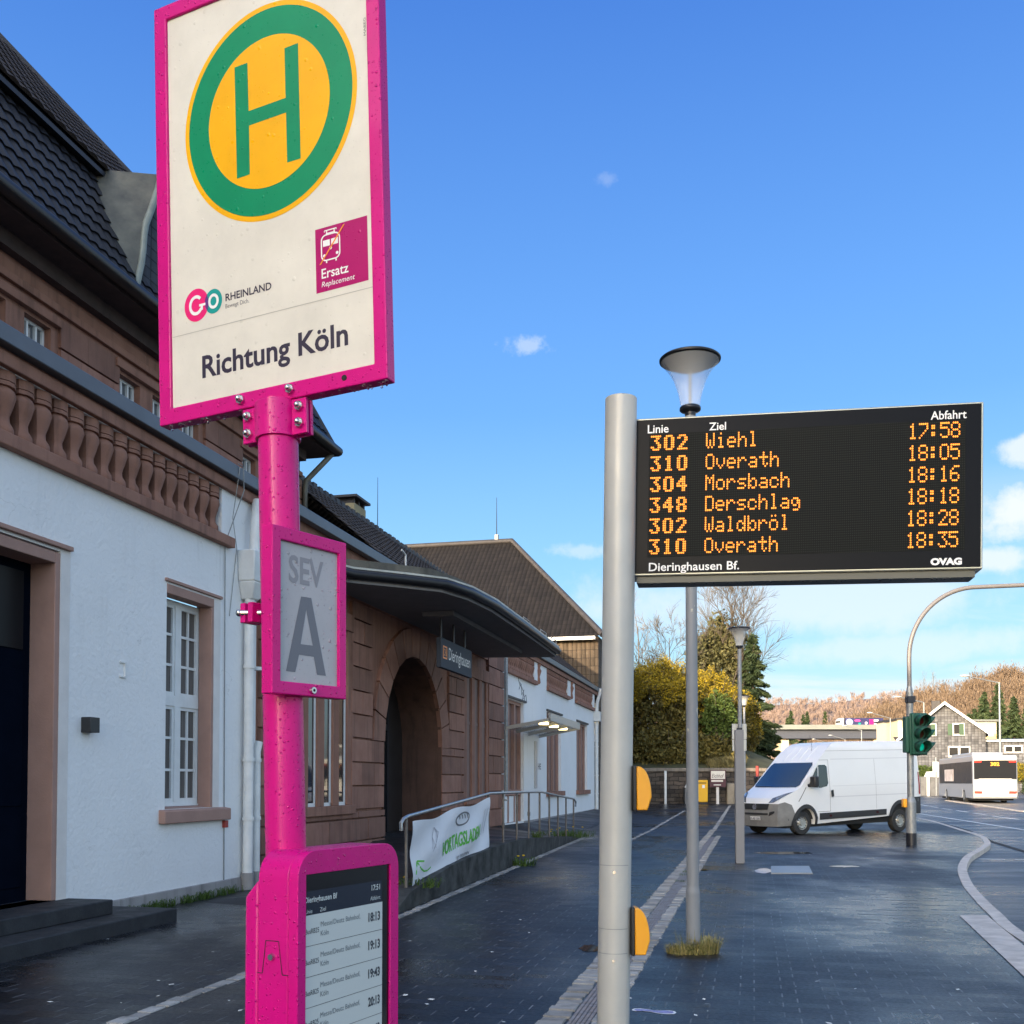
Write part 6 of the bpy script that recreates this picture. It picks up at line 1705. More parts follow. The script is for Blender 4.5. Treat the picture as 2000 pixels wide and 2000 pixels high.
mb = bmb(); mb.text('302', (-.05, 0, 0), (0, -1, 0), (0, 0, 1), .004, 1.0, 2.34, .2, .5, .03); mb.build('line_number', mat('amber line number', (.9, .3, .02), .5, emit=(1, .22, .02), estr=.45), rwi, recalc=False)
mb = bmb(); mb.box(.3, 11.4, .002, .02, 1.25, 2.62); mb.box(.3, 11.4, -bw - .02, -bw - .002, 1.25, 2.62); sgl = mb.build('side_windows', M_busglass, bus)
mb = bmb()
for x in (1.9, 3.6, 5.3, 7.0, 8.7, 10.2): mb.box(x, x + .07, .02, .026, 1.25, 2.62)
mb.build('window_pillar', M_vandark, sgl)
mb = bmb(); mb.box(6.2, 9.4, .02, .03, 1.4, 2.2); mb.build('side_advert', mat('white red advert', (.62, .55, .53), .5, var=.4, vscale=1.2), bus)
mb = bmb(); mb.box(2.0, 9.0, -bw + .35, -.35, 2.98, 3.22); mb.build('roof_unit', M_busgrey, bus, bevel=.06)
for x in (2.9, 9.0):
    for y in (-.02, -bw + .30):
        M2 = BM @ Matrix.Translation((x, y, .48)) @ Matrix.Rotation(R(90), 4, 'X')
        b = MB(M2); b.lathe([(.0, 0), (.30, .0), (.45, .01), (.48, .05), (.48, .24), (.45, .28), (.0, .28)], n=24); t = b.build('wheel', M_tyre, bus, smooth=40)
        b = MB(M2); b.lathe([(.27, -.012), (.2, .0), (.0, -.02)], n=18); b.build('rim', M_rim, t, smooth=40)
mb = bmb(); mb.box(.4, 11.4, -bw + .15, -.15, .2, .5); mb.build('underbody', M_under, bus)

# ================================================================ lorry on the viaduct
YV = 280.0
def vx(px): return (px - CX) / FPX * YV
def vz(py): return D(1600, py, YV).z
zd = vz(1417.5)
lo_ = thing('lorry', 'articulated lorry with cream cab and violet printed trailer crossing the viaduct', 'lorry', loc=(vx(1690), YV + 4, zd))
mb = MB(); mb.box(vx(1660), vx(1734), YV + 3, YV + 5.5, zd + .35, vz(1401)); tr = mb.build('trailer', M_truckblue, lo_, bevel=.05)
mb = MB(); mb.prism([(vx(1644.5), zd - .3), (vx(1656.5), zd - .3), (vx(1656.5), vz(1401)), (vx(1649), vz(1401)), (vx(1645), vz(1405))], (0, YV + 5.5, 0), (1, 0, 0), (0, 0, 1), 0, 2.5); mb.build('cab', M_buswhite, lo_, bevel=.08)
mb = MB(); mb.box(vx(1644.6), vx(1649), YV + 2.98, YV + 5, vz(1410.5), vz(1407)); mb.build('cab_window', M_glassdark, lo_)
for pts, m in ((ell(vx(1667), vz(1409), 1.0, .95, 20), mat('pale blue print', (.25, .3, .5), .5)), (ell(vx(1683), vz(1406), .9, .35, 16), mat('magenta print', (.4, .05, .25), .5)), (ell(vx(1700), vz(1411), .35, .35, 14), M_whiteprint), (ell(vx(1687), vz(1412), .4, .3, 14), M_teal)):
    mb = MB(); mb.flat(pts, (0, YV + 2.98, 0), (1, 0, 0), (0, 0, 1)); mb.build('trailer_print', m, tr, recalc=False)
mb = MB(); mb.box(vx(1707), vx(1714.5), YV + 2.96, YV + 2.99, vz(1414), vz(1404)); mb.build('red_panel', M_pink, tr)
mb = MB(); mb.box(vx(1715.5), vx(1724), YV + 2.96, YV + 2.99, vz(1414), vz(1404)); mb.build('white_panel', M_whiteprint, tr)
for px in (1648, 1655, 1718, 1724, 1730):
    mb = MB(); mb.cyl((vx(px), YV + 3, zd), (vx(px), YV + 5.4, zd), .5, None, 14); mb.build('wheel', M_tyre, lo_, smooth=40)
# ================================================================ viaduct
via = thing('road_viaduct', 'long concrete and steel road viaduct crossing the valley', 'viaduct', loc=(vx(1600), YV + 4, 0))
x0, x1 = vx(1300), vx(1850)
mb = MB(); mb.box(x0, x1, YV, YV + 11, vz(1424), vz(1420.5)); mb.box(x0, x1, YV - .3, YV + .1, vz(1424.5), vz(1415.5)); mb.build('deck', M_concrete, via)
mb = MB(); mb.box(x0, x1, YV + 1.0, YV + 9, vz(1442), vz(1424)); mb.build('girder', M_girder, via)
for px in (1400, 1537, 1720):
    mb = MB(); mb.box(vx(px) - 1.1, vx(px) + 1.1, YV + 2, YV + 8, -2, vz(1445)); mb.box(vx(px) - .6, vx(px) + .6, YV + 3, YV + 7, vz(1445), vz(1442)); mb.build('pier', M_cream, via)

# ================================================================ houses
YH = 100.0
sh = YH / FPX
HX = lambda px: (px - CX) * sh
HZ = lambda py: D(1850, py, YH).z
yawh = R(-20)
HMt = Matrix.Translation((HX(1846), YH, gz(YH))) @ Matrix.Rotation(yawh, 4, 'Z')
ho = thing('gabled_house', 'steep gabled house clad in grey slate with white bargeboards and green shutters', 'house', M=HMt)
def hmb(): return MB(HMt.copy())
b0 = gz(YH); hz = lambda py: HZ(py) - b0
hwid = 3.95
mb = hmb(); mb.poly((-hwid, 0, -1), (hwid - .3, 0, -1), (hwid - .3, 0, hz(1432)), (0, 0, hz(1378)), (-hwid, 0, hz(1441))); mb.poly((-hwid, 0, -1), (-hwid, 9, -1), (-hwid, 9, hz(1441)), (-hwid, 0, hz(1441))); mb.poly((hwid - .3, 0, -1), (hwid - .3, 9, -1), (hwid - .3, 9, hz(1432)), (hwid - .3, 0, hz(1432)))
mb.build('wall', M_housegreyx, ho, smooth=0)
mb = hmb()
ap = hz(1374)
for s, xe, ze in ((-1, -hwid - .5, hz(1447)), (1, hwid + .15, hz(1437))):
    mb.hexa([(0, -.4, ap), (xe, -.4, ze), (0, 9.4, ap), (xe, 9.4, ze), (0, -.4, ap + .16), (xe, -.4, ze + .16), (0, 9.4, ap + .16), (xe, 9.4, ze + .16)])
rf = mb.build('roof', M_roofdk, ho, smooth=0)
mb = hmb()
for xe, ze in ((-hwid - .5, hz(1447)), (hwid + .15, hz(1437))):
    mb.hexa([(0, -.5, ap - .12), (xe, -.5, ze - .12), (0, -.38, ap - .12), (xe, -.38, ze - .12), (0, -.5, ap + .18), (xe, -.5, ze + .18), (0, -.38, ap + .18), (xe, -.38, ze + .18)])
mb.box(hwid - .1, hwid + .35, -.5, -.2, hz(1439), hz(1434)); mb.build('bargeboard', M_whitepaint, rf)
mb = hmb(); mb.box(-1.0, -.2, 3.5, 4.3, ap - 1, ap + .55); mb.build('chimney', M_roofdk, rf)
def hwin(x0, x1, z0, z1, bars, sh_=()):
    mb = hmb(); mb.box(x0, x1, -.07, .0, z0, z1); w = mb.build('window', M_whitepaint, ho)
    n = bars
    mb = hmb()
    for i in range(n):
        a = x0 + (x1 - x0) * i / n + .1; c = x0 + (x1 - x0) * (i + 1) / n - .1; mb.box(a, c, -.085, -.07, z0 + .16, z1 - .12)
    mb.build('pane', M_busglass, w)
    if sh_:
        mb = hmb()
        for a, c in sh_: mb.box(a, c, -.12, -.02, z0 + .05, z1 - .05)
        mb.build('shutter', M_shutter, w)
hwin(.72, 1.80, hz(1437), hz(1413), 1, ((.28, .70), (1.30, 1.72)))
hwin(-1.8, -.75, hz(1437), hz(1413), 1, ((-1.25, -.85),))
hwin(.28, 2.25, hz(1479), hz(1458), 2)
mb = hmb(); mb.box(3.55, 12, .8, 6.5, -1, hz(1450)); an = mb.build('annex', M_housegreyx, ho, smooth=0)
mb = hmb(); mb.box(3.3, 12.2, .5, 6.8, hz(1449.5), hz(1446)); mb.build('annex_fascia', M_whitepaint, an)
mb = hmb(); mb.hexa([(3.3, .5, hz(1446)), (12.2, .5, hz(1446)), (3.3, 7, hz(1440)), (12.2, 7, hz(1440)), (3.3, .5, hz(1445)), (12.2, .5, hz(1445)), (3.3, 7, hz(1439)), (12.2, 7, hz(1439))]); mb.build('annex_roof', M_roofblue, an)
mb = hmb(); mb.box(5.3, 6.95, .72, .8, hz(1471.5), hz(1456.5)); w = mb.build('annex_window', M_whitepaint, ho)
mb = hmb(); mb.box(5.45, 6.05, .70, .72, hz(1469), hz(1459)); mb.box(6.2, 6.8, .70, .72, hz(1469), hz(1459)); mb.build('pane', M_busglass, w)
def block(nm, label, px0, px1, pyt, Y, m, roofm, depth=8, yaw=0, extra=None):
    s = Y / FPX; X0, X1 = (px0 - CX) * s, (px1 - CX) * s; g = gz(Y) - 1
    M = Matrix.Translation(((X0 + X1) / 2, Y, g)) @ Matrix.Rotation(yaw, 4, 'Z'); o = thing(nm, label, 'building', M=M); w = (X1 - X0) / 2; h = D(px0, pyt, Y).z - g
    b = MB(M); b.box(-w, w, 0, depth, 0, h); b.build('wall', m, o); b = MB(M); b.box(-w - .25, w + .5, -.3, depth + .3, h, h + .22); b.build('roof', roofm, o)
    return o, M, w, h
o, M, w, h = block('flat_roofed_building', 'yellow rendered flat roofed building behind the slate house', 1886, 1948, 1409, 124, M_creamp, M_concrete, 8, R(4))
b = MB(M); b.box(-w + .01, w + .02, -.02, 0, h - 1.5, h - .02); b.build('upper_band', M_beige, o)
o, M, w, h = block('beige_building', 'plain beige rendered building left of the slate house', 1741, 1754, 1408, 150, M_beige, M_roofdk, 6)
o, M, w, h = block('cream_house', 'small cream house with windows between the beige building and the signal', 1755, 1790, 1405.5, 142, M_cream, M_roofdk, 7, R(-8))
for i in range(4):
    b = MB(M); b.box(-w + .3 + i * .62, -w + .72 + i * .62, -.05, 0, h - 2.3, h - 1.1); b.build('window', M_whitepaint, o)
b = MB(M); b.hexa([(-w - .6, -2, h - 3.2), (w, -2, h - 3.2), (-w - .6, 0, h - 2.5), (w, 0, h - 2.5), (-w - .6, -2, h - 3.1), (w, -2, h - 3.1), (-w - .6, 0, h - 2.4), (w, 0, h - 2.4)]); b.build('porch_roof', M_roofdk, o)

# ================================================================ far street lamps
def mast_lamp(px, pyt, hx, hy, Y, label, k=1.0):
    s = Y / FPX; X = (px - CX) * s; zt = D(px, pyt, Y).z; g = gz(Y) - .1
    o = thing('road_lamp', label, 'street lamp', loc=(X, Y, g), group='arm lamps along the main road')
    hX = (hx - CX) * s; hZ = D(hx, hy, Y).z
    b = MB(); b.tube([(X, Y, g), (X, Y, zt)], [.11, .075], 10); b.build('mast', M_galv, o, smooth=60)
    b = MB(); b.tube([(X, Y, zt - .03), (hX + .25, Y, hZ - .04)], [.055, .04], 8); b.build('arm', M_galv, o, smooth=60)
    b = MB(); b.sphere((hX, Y, hZ), .42 * k, 14, 8, 1, .45, .22); b.build('lamp_head', mat('lamp head', (.6, .6, .58), .4), o, smooth=60)
mast_lamp(1954, 1333, 1887, 1320, 86, 'tall arm lamp rising beside the slate house annex')
mast_lamp(1806, 1371.5, 1755, 1361, 112, 'arm lamp rising left of the slate house gable')
mast_lamp(1740, 1402.5, 1700, 1392, 136, 'arm lamp standing before the beige building')
mast_lamp(1683.5, 1426, 1650, 1417.5, 172, 'arm lamp under the lorry on the viaduct')
mast_lamp(1651, 1444, 1622.5, 1436, 205, 'arm lamp over the van roof below the viaduct girder')
mast_lamp(1622, 1452, 1590, 1443.5, 240, 'smallest arm lamp over the front of the van roof')

# ================================================================ retaining wall and the things before it
YW = 60.0
wx = lambda px: (px - CX) / FPX * YW
wz = lambda py: D(1300, py, YW).z
mb = MB(); mb.box(wx(1120), wx(1640), YW, YW + .6, -.3, wz(1507)); 
rw = thing('retaining_wall', 'dark rubble stone retaining wall below the hedge', 'wall', loc=(wx(1340), YW, gz(YW)))
mb.build('rubble', M_wallstone, rw)
mb = MB(); mb.box(wx(1120), wx(1640), YW - .08, YW + .65, wz(1507), wz(1500)); mb.build('coping', stone_mat('sandy coping', (.17, .145, .115), (.25, .21, .17)), rw, bevel=.03)
mb = MB(); mb.box(wx(1418), wx(1442), YW - .25, YW + .3, gz(YW) - .1, wz(1530)); single('stone_block', mb, stone_mat('pale sandstone block', (.24, .20, .15), (.33, .28, .21)), 'pale squared stone block against the retaining wall beside the maroon sign', 'stone block', base=(wx(1430), YW - .2, gz(YW)), bevel=.06)
gw = gz(YW - 1)
mb = MB(); mb.box(wx(1295), wx(1299.5), YW - .5, YW - .36, gw, wz(1505.5)); single('marker_post', mb, M_whitepaint, 'slim pale post before the retaining wall', 'post', base=(wx(1297), YW - .4, gw), bevel=.02)
pb = thing('post_box', 'tall yellow post box before the retaining wall', 'post box', loc=(wx(1371), YW - .7, gw))
mb = MB(); mb.box(wx(1353), wx(1376), YW - 1.0, YW - .5, gw + .12, wz(1523.5)); mb.build('box', M_postyel, pb, bevel=.04)
mb = MB(); mb.box(wx(1355), wx(1375), YW - .95, YW - .55, gw, gw + .12); mb.build('foot', M_darkmetal, pb)
mb = MB(); mb.box(wx(1365), wx(1370), YW - 1.02, YW - 1.0, wz(1539), wz(1533)); mb.build('label_plate', M_whiteprint, pb)
mb = MB(); mb.box(wx(1356), wx(1373), YW - 1.02, YW - 1.0, wz(1530), wz(1528.5)); mb.build('slot', M_under, pb)
cb_ = thing('grit_bin', 'grey bin with a sloping lid left of the yellow post box', 'bin', loc=(wx(1345), YW - .7, gw))
mb = MB(); mb.box(wx(1332), wx(1352), YW - 1.0, YW - .4, gw, wz(1538)); mb.build('bin_body', mat('grey cabinet', (.13, .13, .135), .5), cb_)
mb = MB(); mb.hexa([(wx(1331), YW - 1.05, wz(1538)), (wx(1352), YW - 1.05, wz(1538)), (wx(1336), YW - .4, wz(1538)), (wx(1352), YW - .4, wz(1538)), (wx(1331), YW - 1.05, wz(1537)), (wx(1352), YW - 1.05, wz(1537)), (wx(1339), YW - .5, wz(1528)), (wx(1352), YW - .5, wz(1528))]); mb.build('bin_lid', M_alu, cb_)
mb = MB(); mb.box(wx(1334.5), wx(1337), YW - 1.02, YW - 1.0, gw + .1, gw + .35); mb.box(wx(1338.5), wx(1341), YW - 1.02, YW - 1.0, gw + .1, gw + .35); mb.build('white_mark', M_whiteprint, cb_)
ms = thing('garden_sign', 'maroon board with a cream panel on a pale post', 'sign', loc=(wx(1397), YW - .6, gw))
mb = MB(); mb.hexa([(wx(1381.5), YW - .7, wz(1537)), (wx(1413), YW - .7, wz(1537)), (wx(1381.5), YW - .6, wz(1537)), (wx(1413), YW - .6, wz(1537)), (wx(1383), YW - .7, wz(1504.5)), (wx(1413), YW - .7, wz(1504.5)), (wx(1383), YW - .6, wz(1504.5)), (wx(1413), YW - .6, wz(1504.5))]); bd = mb.build('board', M_brownsign, ms)
mb = MB(); mb.box(wx(1384), wx(1411), YW - .72, YW - .70, wz(1521.5), wz(1506)); mb.box(wx(1384.5), wx(1407), YW - .72, YW - .70, wz(1527), wz(1523.5)); mb.box(wx(1389), wx(1403), YW - .72, YW - .70, wz(1534), wz(1532)); mb.build('panel', M_creamsign, bd)
mb = MB(); mb.text('Eichhof', (0, YW - .721, 0), (1, 0, 0), (0, 0, 1), .004, wx(1385.5), wz(1519), .22, .70, 0, 'L', .3); mb.build('panel_lettering', M_brownsign, bd, recalc=False)
mb = MB(); mb.box(wx(1394.5), wx(1399.5), YW - .66, YW - .56, gw, wz(1537)); mb.build('sign_post', M_band, ms)
mb = MB(); mb.cyl((wx(1463), YW - 2, gz(YW - 2)), (wx(1463), YW - 2, wz(1497)), .09, None, 12); single('red_post', mb, M_redwood, 'dull red round post behind the van windscreen', 'post', base=(wx(1463), YW - 2, gz(YW - 2)), smooth=50)
# garden wall, hedge and sign by the road
Yg = 84.0; gx = lambda px: (px - CX) / FPX * Yg; gzz = lambda py: D(1800, py, Yg).z; gg = gz(Yg) - .1
gwl = thing('garden_wall', 'grey garden wall with white coping left of the bus', 'wall', loc=(gx(1826), Yg, gg))
mb = MB(); mb.box(gx(1798), gx(1846), Yg, Yg + .4, gg - .2, gzz(1517)); mb.build('masonry', stone_mat('grey masonry', (.12, .12, .12), (.2, .2, .2)), gwl)
mb = MB(); mb.hexa([(gx(1809), Yg - .15, gzz(1517)), (gx(1846), Yg - .15, gzz(1519)), (gx(1809), Yg + .5, gzz(1517)), (gx(1846), Yg + .5, gzz(1519)), (gx(1814), Yg - .15, gzz(1507)), (gx(1838), Yg - .15, gzz(1507)), (gx(1814), Yg + .5, gzz(1507)), (gx(1838), Yg + .5, gzz(1507))]); mb.box(gx(1809.5), gx(1814), Yg - .12, Yg, gg, gzz(1517)); mb.build('coping', M_whitepaint, gwl)
wsg = thing('roadside_sign', 'small white sign on a grey pole before the garden wall', 'sign', loc=(gx(1807.5), Yg - 2, gg))
mb = MB(); mb.cyl((gx(1808.5), Yg - 2, gg), (gx(1808.5), Yg - 2, gzz(1480)), .07, None, 10); mb.build('sign_pole', M_galv, wsg, smooth=60)
mb = MB(); mb.box(gx(1801), gx(1812), Yg - 2.15, Yg - 2.08, gzz(1507), gzz(1489)); mb.build('sign_face', M_whitepaint, wsg)

# ================================================================ trees
def limb(mb, p, d, L, r0, r1, rnd, seg=4, n=6, wob=.12, up=.05):
    pts = [Vector(p)]; d = Vector(d).normalized()
    for i in range(seg):
        d = (d + Vector((rnd.uniform(-wob, wob), rnd.uniform(-wob, wob), rnd.uniform(-wob, wob) + up))).normalized(); pts.append(pts[-1] + d * L / seg)
    mb.tube(pts, [r0 + (r1 - r0) * i / seg for i in range(seg + 1)], n, False)
    return pts, d
def ramify(tm, cm, p, d, L, r, lev, rnd, kids, spread, up, shrink=.68):
    pts, dd_ = limb(tm if lev > 1 else cm, p, d, L, r, r * .55, rnd, 3 if lev > 0 else 2, 5 if lev > 1 else 3, .16, up)
    if lev == 0: return
    for i in range(kids):
        f = rnd.uniform(.35, 1.0); k = min(int(f * (len(pts) - 1)), len(pts) - 2); q = pts[k].lerp(pts[k + 1], f * (len(pts) - 1) - k)
        a = rnd.uniform(0, 6.283); o = dd_.orthogonal().normalized(); o = Matrix.Rotation(a, 3, dd_) @ o
        nd = (dd_ * math.cos(spread) + o * math.sin(spread) * rnd.uniform(.7, 1.2)).normalized()
        ramify(tm, cm, q, nd, L * shrink * rnd.uniform(.75, 1.15), max(r * .5, .013), lev - 1, rnd, kids, spread, up, shrink)
def bare_tree(label, P, H, r, sd, kids=4, lev=4, spread=.6, up=.06, first=.25, shrink=.66, bark=None, twig=None, group='bare trees behind the hedge'):
    rnd = random.Random(sd); P = Vector(P); t = thing('bare_tree', label, 'tree', loc=P, group=group)
    tm, cm = MB(), MB(); pts, d = limb(tm, P, (0, 0, 1), H * .8, r, r * .25, rnd, 9, 8, .05, .02)
    for i in range(13):
        f = first + (1 - first) * i / 13; k = min(int(f * 9), 8); q = pts[k].lerp(pts[k + 1], f * 9 - k); a = i * 2.4 + rnd.uniform(-.5, .5); e = rnd.uniform(.5, .9)
        nd = Vector((math.cos(a) * math.sin(spread + .3 * (1 - f)), math.sin(a) * math.sin(spread + .3 * (1 - f)), math.cos(spread)))
        ramify(tm, cm, q, nd, H * (.36 - .18 * f) * e * 1.25, r * (.42 - .25 * f), lev - 1, rnd, kids, .55, up, shrink)
    tm.build('trunk', bark or M_bark, t, smooth=60, recalc=False); cm.build('crown', twig or M_twig, t, smooth=0, recalc=False)
def leafcloud(mb, n, size, fn, rnd, bias=0):
    for i in range(n):
        p = fn(rnd)
        if p is None: continue
        a = Vector((rnd.gauss(0, 1), rnd.gauss(0, 1), rnd.gauss(0, 1) + bias)).normalized(); o = a.orthogonal().normalized(); o = Matrix.Rotation(rnd.uniform(0, 6.28), 3, a) @ o; q = a.cross(o); s = size * rnd.uniform(.6, 1.4)
        mb.poly(p - o * s, p - q * s * .5, p + o * s, p + q * s * .5)
YB = 64.0
bx = lambda px, Y=YB: (px - CX) / FPX * Y
bz = lambda py, Y=YB: D(1300, py, Y).z
mb = MB(); xs = [bx(1120), bx(1236), bx(1340), bx(1440), bx(1520), bx(1640)]
prof_ = [(YW + .5, wz(1500) - .1), (63, 3.0), (67, 4.2), (74, 5.2), (82, 5.4)]
for (a, za), (c, zc_) in zip(prof_, prof_[1:]):
    for i in range(len(xs) - 1):
        k = [1, 1, 1, 1, .75, .35]
        mb.poly((xs[i], a, za * k[i]), (xs[i + 1], a, za * k[i + 1]), (xs[i + 1], c, zc_ * k[i + 1]), (xs[i], c, zc_ * k[i]))
struct('embankment', mb, M_bank, merge=True)
def shrub(nm, label, cat, C, rx, ry, rz, n, size, m, sd, blossom=0, yel=None, stems=40, rough=.35, upto=.55, group=None):
    rnd = random.Random(sd); C = Vector(C); t = thing(nm, label, cat, loc=C - Vector((0, 0, rz)), group=group)
    def shell(r):
        for _ in range(20):
            v = Vector((r.gauss(0, 1), r.gauss(0, 1), r.gauss(0, 1))).normalized()
            k = 1 + rough * noise.noise(v * 2.1 + Vector((sd, 0, 0))) + rough * .6 * noise.noise(v * 5.3 + Vector((0, sd, 0)))
            f = r.uniform(.2, 1.0) ** .45
            if noise.noise(v * 4 * f + Vector((sd, 3, 1))) > .28: continue
            return C + Vector((v.x * rx, v.y * ry, v.z * rz)) * k * f
    b = MB(); leafcloud(b, n, size, shell, rnd); b.build('foliage', m, t, recalc=False, smooth=0)
    s_ = MB()
    for i in range(stems):
        a = rnd.uniform(0, 6.28); q = C + Vector((math.cos(a) * rx * .3, math.sin(a) * ry * .3, -rz)); e = C + Vector((math.cos(a) * rx * rnd.uniform(.3, 1.02), math.sin(a) * ry * rnd.uniform(.3, 1), rz * rnd.uniform(.3, 1.12))); mid = q.lerp(e, .55) + Vector((0, 0, rz * .35)); s_.tube([q, mid, e], [.035, .02, .006], 4, False)
    s_.build('stems', M_twig, t, recalc=False, smooth=0)
    if blossom:
        b = MB()
        def top(r):
            for _ in range(30):
                v = Vector((r.gauss(0, 1), r.gauss(0, 1), r.gauss(0, 1))).normalized()
                if v.z < upto + .35 * noise.noise(v * 3 + Vector((sd, 1, 1))): continue
                k = 1 + rough * noise.noise(v * 2.1 + Vector((sd, 0, 0))) + rough * .6 * noise.noise(v * 5.3 + Vector((0, sd, 0)))
                return C + Vector((v.x * rx, v.y * ry, v.z * rz)) * k * r.uniform(.88, 1.10)
        leafcloud(b, int(blossom * 1.8), size * .46, top, rnd); b.build('blossom', yel, t, recalc=False, smooth=0)
    return t
gh = 'shrubs on the bank above the retaining wall'
shrub('forsythia_bush', 'big rounded forsythia with a yellow crest left of the nearest lamp post', 'bush', (bx(1288), 65.0, bz(1405)), 3.2, 2.4, 3.45, 17000, .13, M_bush, 3, 11000, M_forsy, 70, .28, .30, gh)
shrub('forsythia_bush', 'smaller forsythia with yellow blossom right of the nearest lamp post', 'bush', (bx(1388), 66.0, bz(1408)), 2.7, 2.4, 2.95, 14000, .13, M_bush, 5, 8000, M_forsy, 60, .28, .18, gh)
shrub('evergreen_shrub', 'fresh green leafy shrub within the yellow hedge', 'bush', (bx(1402), 63.4, bz(1400)), 1.1, .8, 1.5, 4200, .10, M_ivy, 9, 0, None, 20, .35, .5, gh)
shrub('dark_hedge', 'dark hedge foot growing along the top of the retaining wall', 'hedge', (bx(1300), 62.6, bz(1468)), 4.2, 1.3, 1.25, 10000, .12, M_bush, 12, 0, None, 40, .3, .5, gh)
mb = MB(); rnd = random.Random(31)
for i in range(150): blades(mb, (rnd.uniform(bx(1372), bx(1432)), rnd.uniform(60.9, 62.3), rnd.uniform(2.3, 2.6)), 14, .3, .75, rnd, .012)
tag(mb.build('dry_grass', M_dry, recalc=False, smooth=0), 'dry pale grass along the top of the retaining wall', 'grass', kind='stuff')
def conifer(label, P, H, rad, n, size, m, sd, lo=.05, group='conifers', irr=.35):
    rnd = random.Random(sd); P = Vector(P); t = thing('conifer_tree', label, 'tree', loc=P, group=group)
    b = MB(); b.cyl(P, P + Vector((0, 0, H * .95)), max(.05, H * .018), .02, 7); b.build('trunk', M_bark, t, smooth=60)
    wh = max(8, int(H * 1.5)); br = []
    for i in range(wh):
        for k in range(9):
            f = lo + (1 - lo) * ((i + rnd.random()) / wh)
            a = rnd.uniform(0, 6.28); L = rad * (1 - f) ** .8 * rnd.uniform(1 - irr, 1.12) + .04 * rad; br.append((f, a, L))
    tot_ = sum(x[2] for x in br); b = MB()
    for f, a, L in br:
        k = max(4, int(n * L / tot_)); o = P + Vector((0, 0, f * H)); d = Vector((math.cos(a), math.sin(a), -.22))
        for j in range(k):
            s = rnd.random() ** .6; c = o + d * L * s + Vector((rnd.gauss(0, .10), rnd.gauss(0, .10), rnd.gauss(-.02, .07))) * rad * (.35 + .5 * (1 - s)) * .8
            v = (d + Vector((rnd.gauss(0, .5), rnd.gauss(0, .5), rnd.gauss(-.3, .4)))).normalized(); q = v.orthogonal().normalized(); q = Matrix.Rotation(rnd.uniform(0, 6.28), 3, v) @ q; z = size * rnd.uniform(.6, 1.4); b.poly(c - v * z, c - q * z * .32, c + v * z, c + q * z * .32)
    b.build('crown', m, t, recalc=False, smooth=0)
conifer('dark spruce rising left of the white van roof', (bx(1472, 76), 76, 2.2), bz(1240, 76) - 2.2, 2.5, 30000, .17, M_spruce, 2, .02, 'conifers behind the hedge')
shrub('evergreen_tree', 'broad rounded olive green evergreen behind the hedge and the lamps', 'tree', (bx(1408, 80), 80, bz(1300, 80)), 2.4, 2.2, 3.6, 15000, .15, foliage_mat('olive needles', (.045, .052, .022), (.15, .135, .055), 1), 52, 0, None, 60, .45)
shrub('forsythia_bush', 'small forsythia tucked under the dark spruce', 'bush', (bx(1461, 68), 68, bz(1420, 68)), .9, .8, 2.0, 3000, .12, M_bush, 15, 1200, M_forsy, 20, .3, -.2, gh)
bare_tree('tallest bare tree, its fine crown spreading over the lamps and spruce', (bx(1428, 79), 79, 4.5), bz(1110, 79) - 4.5, .20, 14, 5, 4, .62, .07, .30, .68)
bare_tree('slender bare tree close to the display post', (bx(1246, 74), 74, 4.5), bz(1165, 74) - 4.5, .11, 5, 3, 3, .42, .10, .25, .6, M_barkpale, mat('pale twigs', (.17, .145, .12), .9, var=.2))
bare_tree('short bare tree over the forsythia crest', (bx(1312, 78), 78, 4.5), bz(1195, 78) - 4.5, .10, 23, 4, 4, .8, .04, .25, .66)
bare_tree('low bare bush tree just right of the slender one', (bx(1275, 71), 71, 4.5), bz(1240, 71) - 4.5, .08, 29, 4, 3, .8, .04, .2, .7, M_barkpale)
# right edge shrubs
Yr = 78.0; rx_ = lambda px: (px - CX) / FPX * Yr; rz_ = lambda py: D(1990, py, Yr).z
shrub('forsythia_bush', 'yellow forsythia by the road right of the bus', 'bush', (rx_(1996), Yr, rz_(1512)), .9, .8, .75, 1500, .08, M_ivy, 44, 3000, M_forsy, 12, .3, -.5)
shrub('clipped_hedge', 'dark green hedge right of the bus', 'hedge', (rx_(2004), Yr - 2, rz_(1540)), 1.3, .9, .75, 5000, .07, M_spruce, 45, 0, None, 10, .2)
shrub('clipped_hedge', 'low green hedge behind the white roadside sign', 'hedge', (gx(1815), Yg + 3, gzz(1506)), 2.1, .8, .55, 4000, .08, M_ivy, 46, 0, None, 10, .2)
bare_tree('small bare shrub before the slate annex', (rx_(1990), Yr + 4, gz(82)), 3.6, .05, 47, 4, 3, .8, .03, .1, .7, None, None, None)

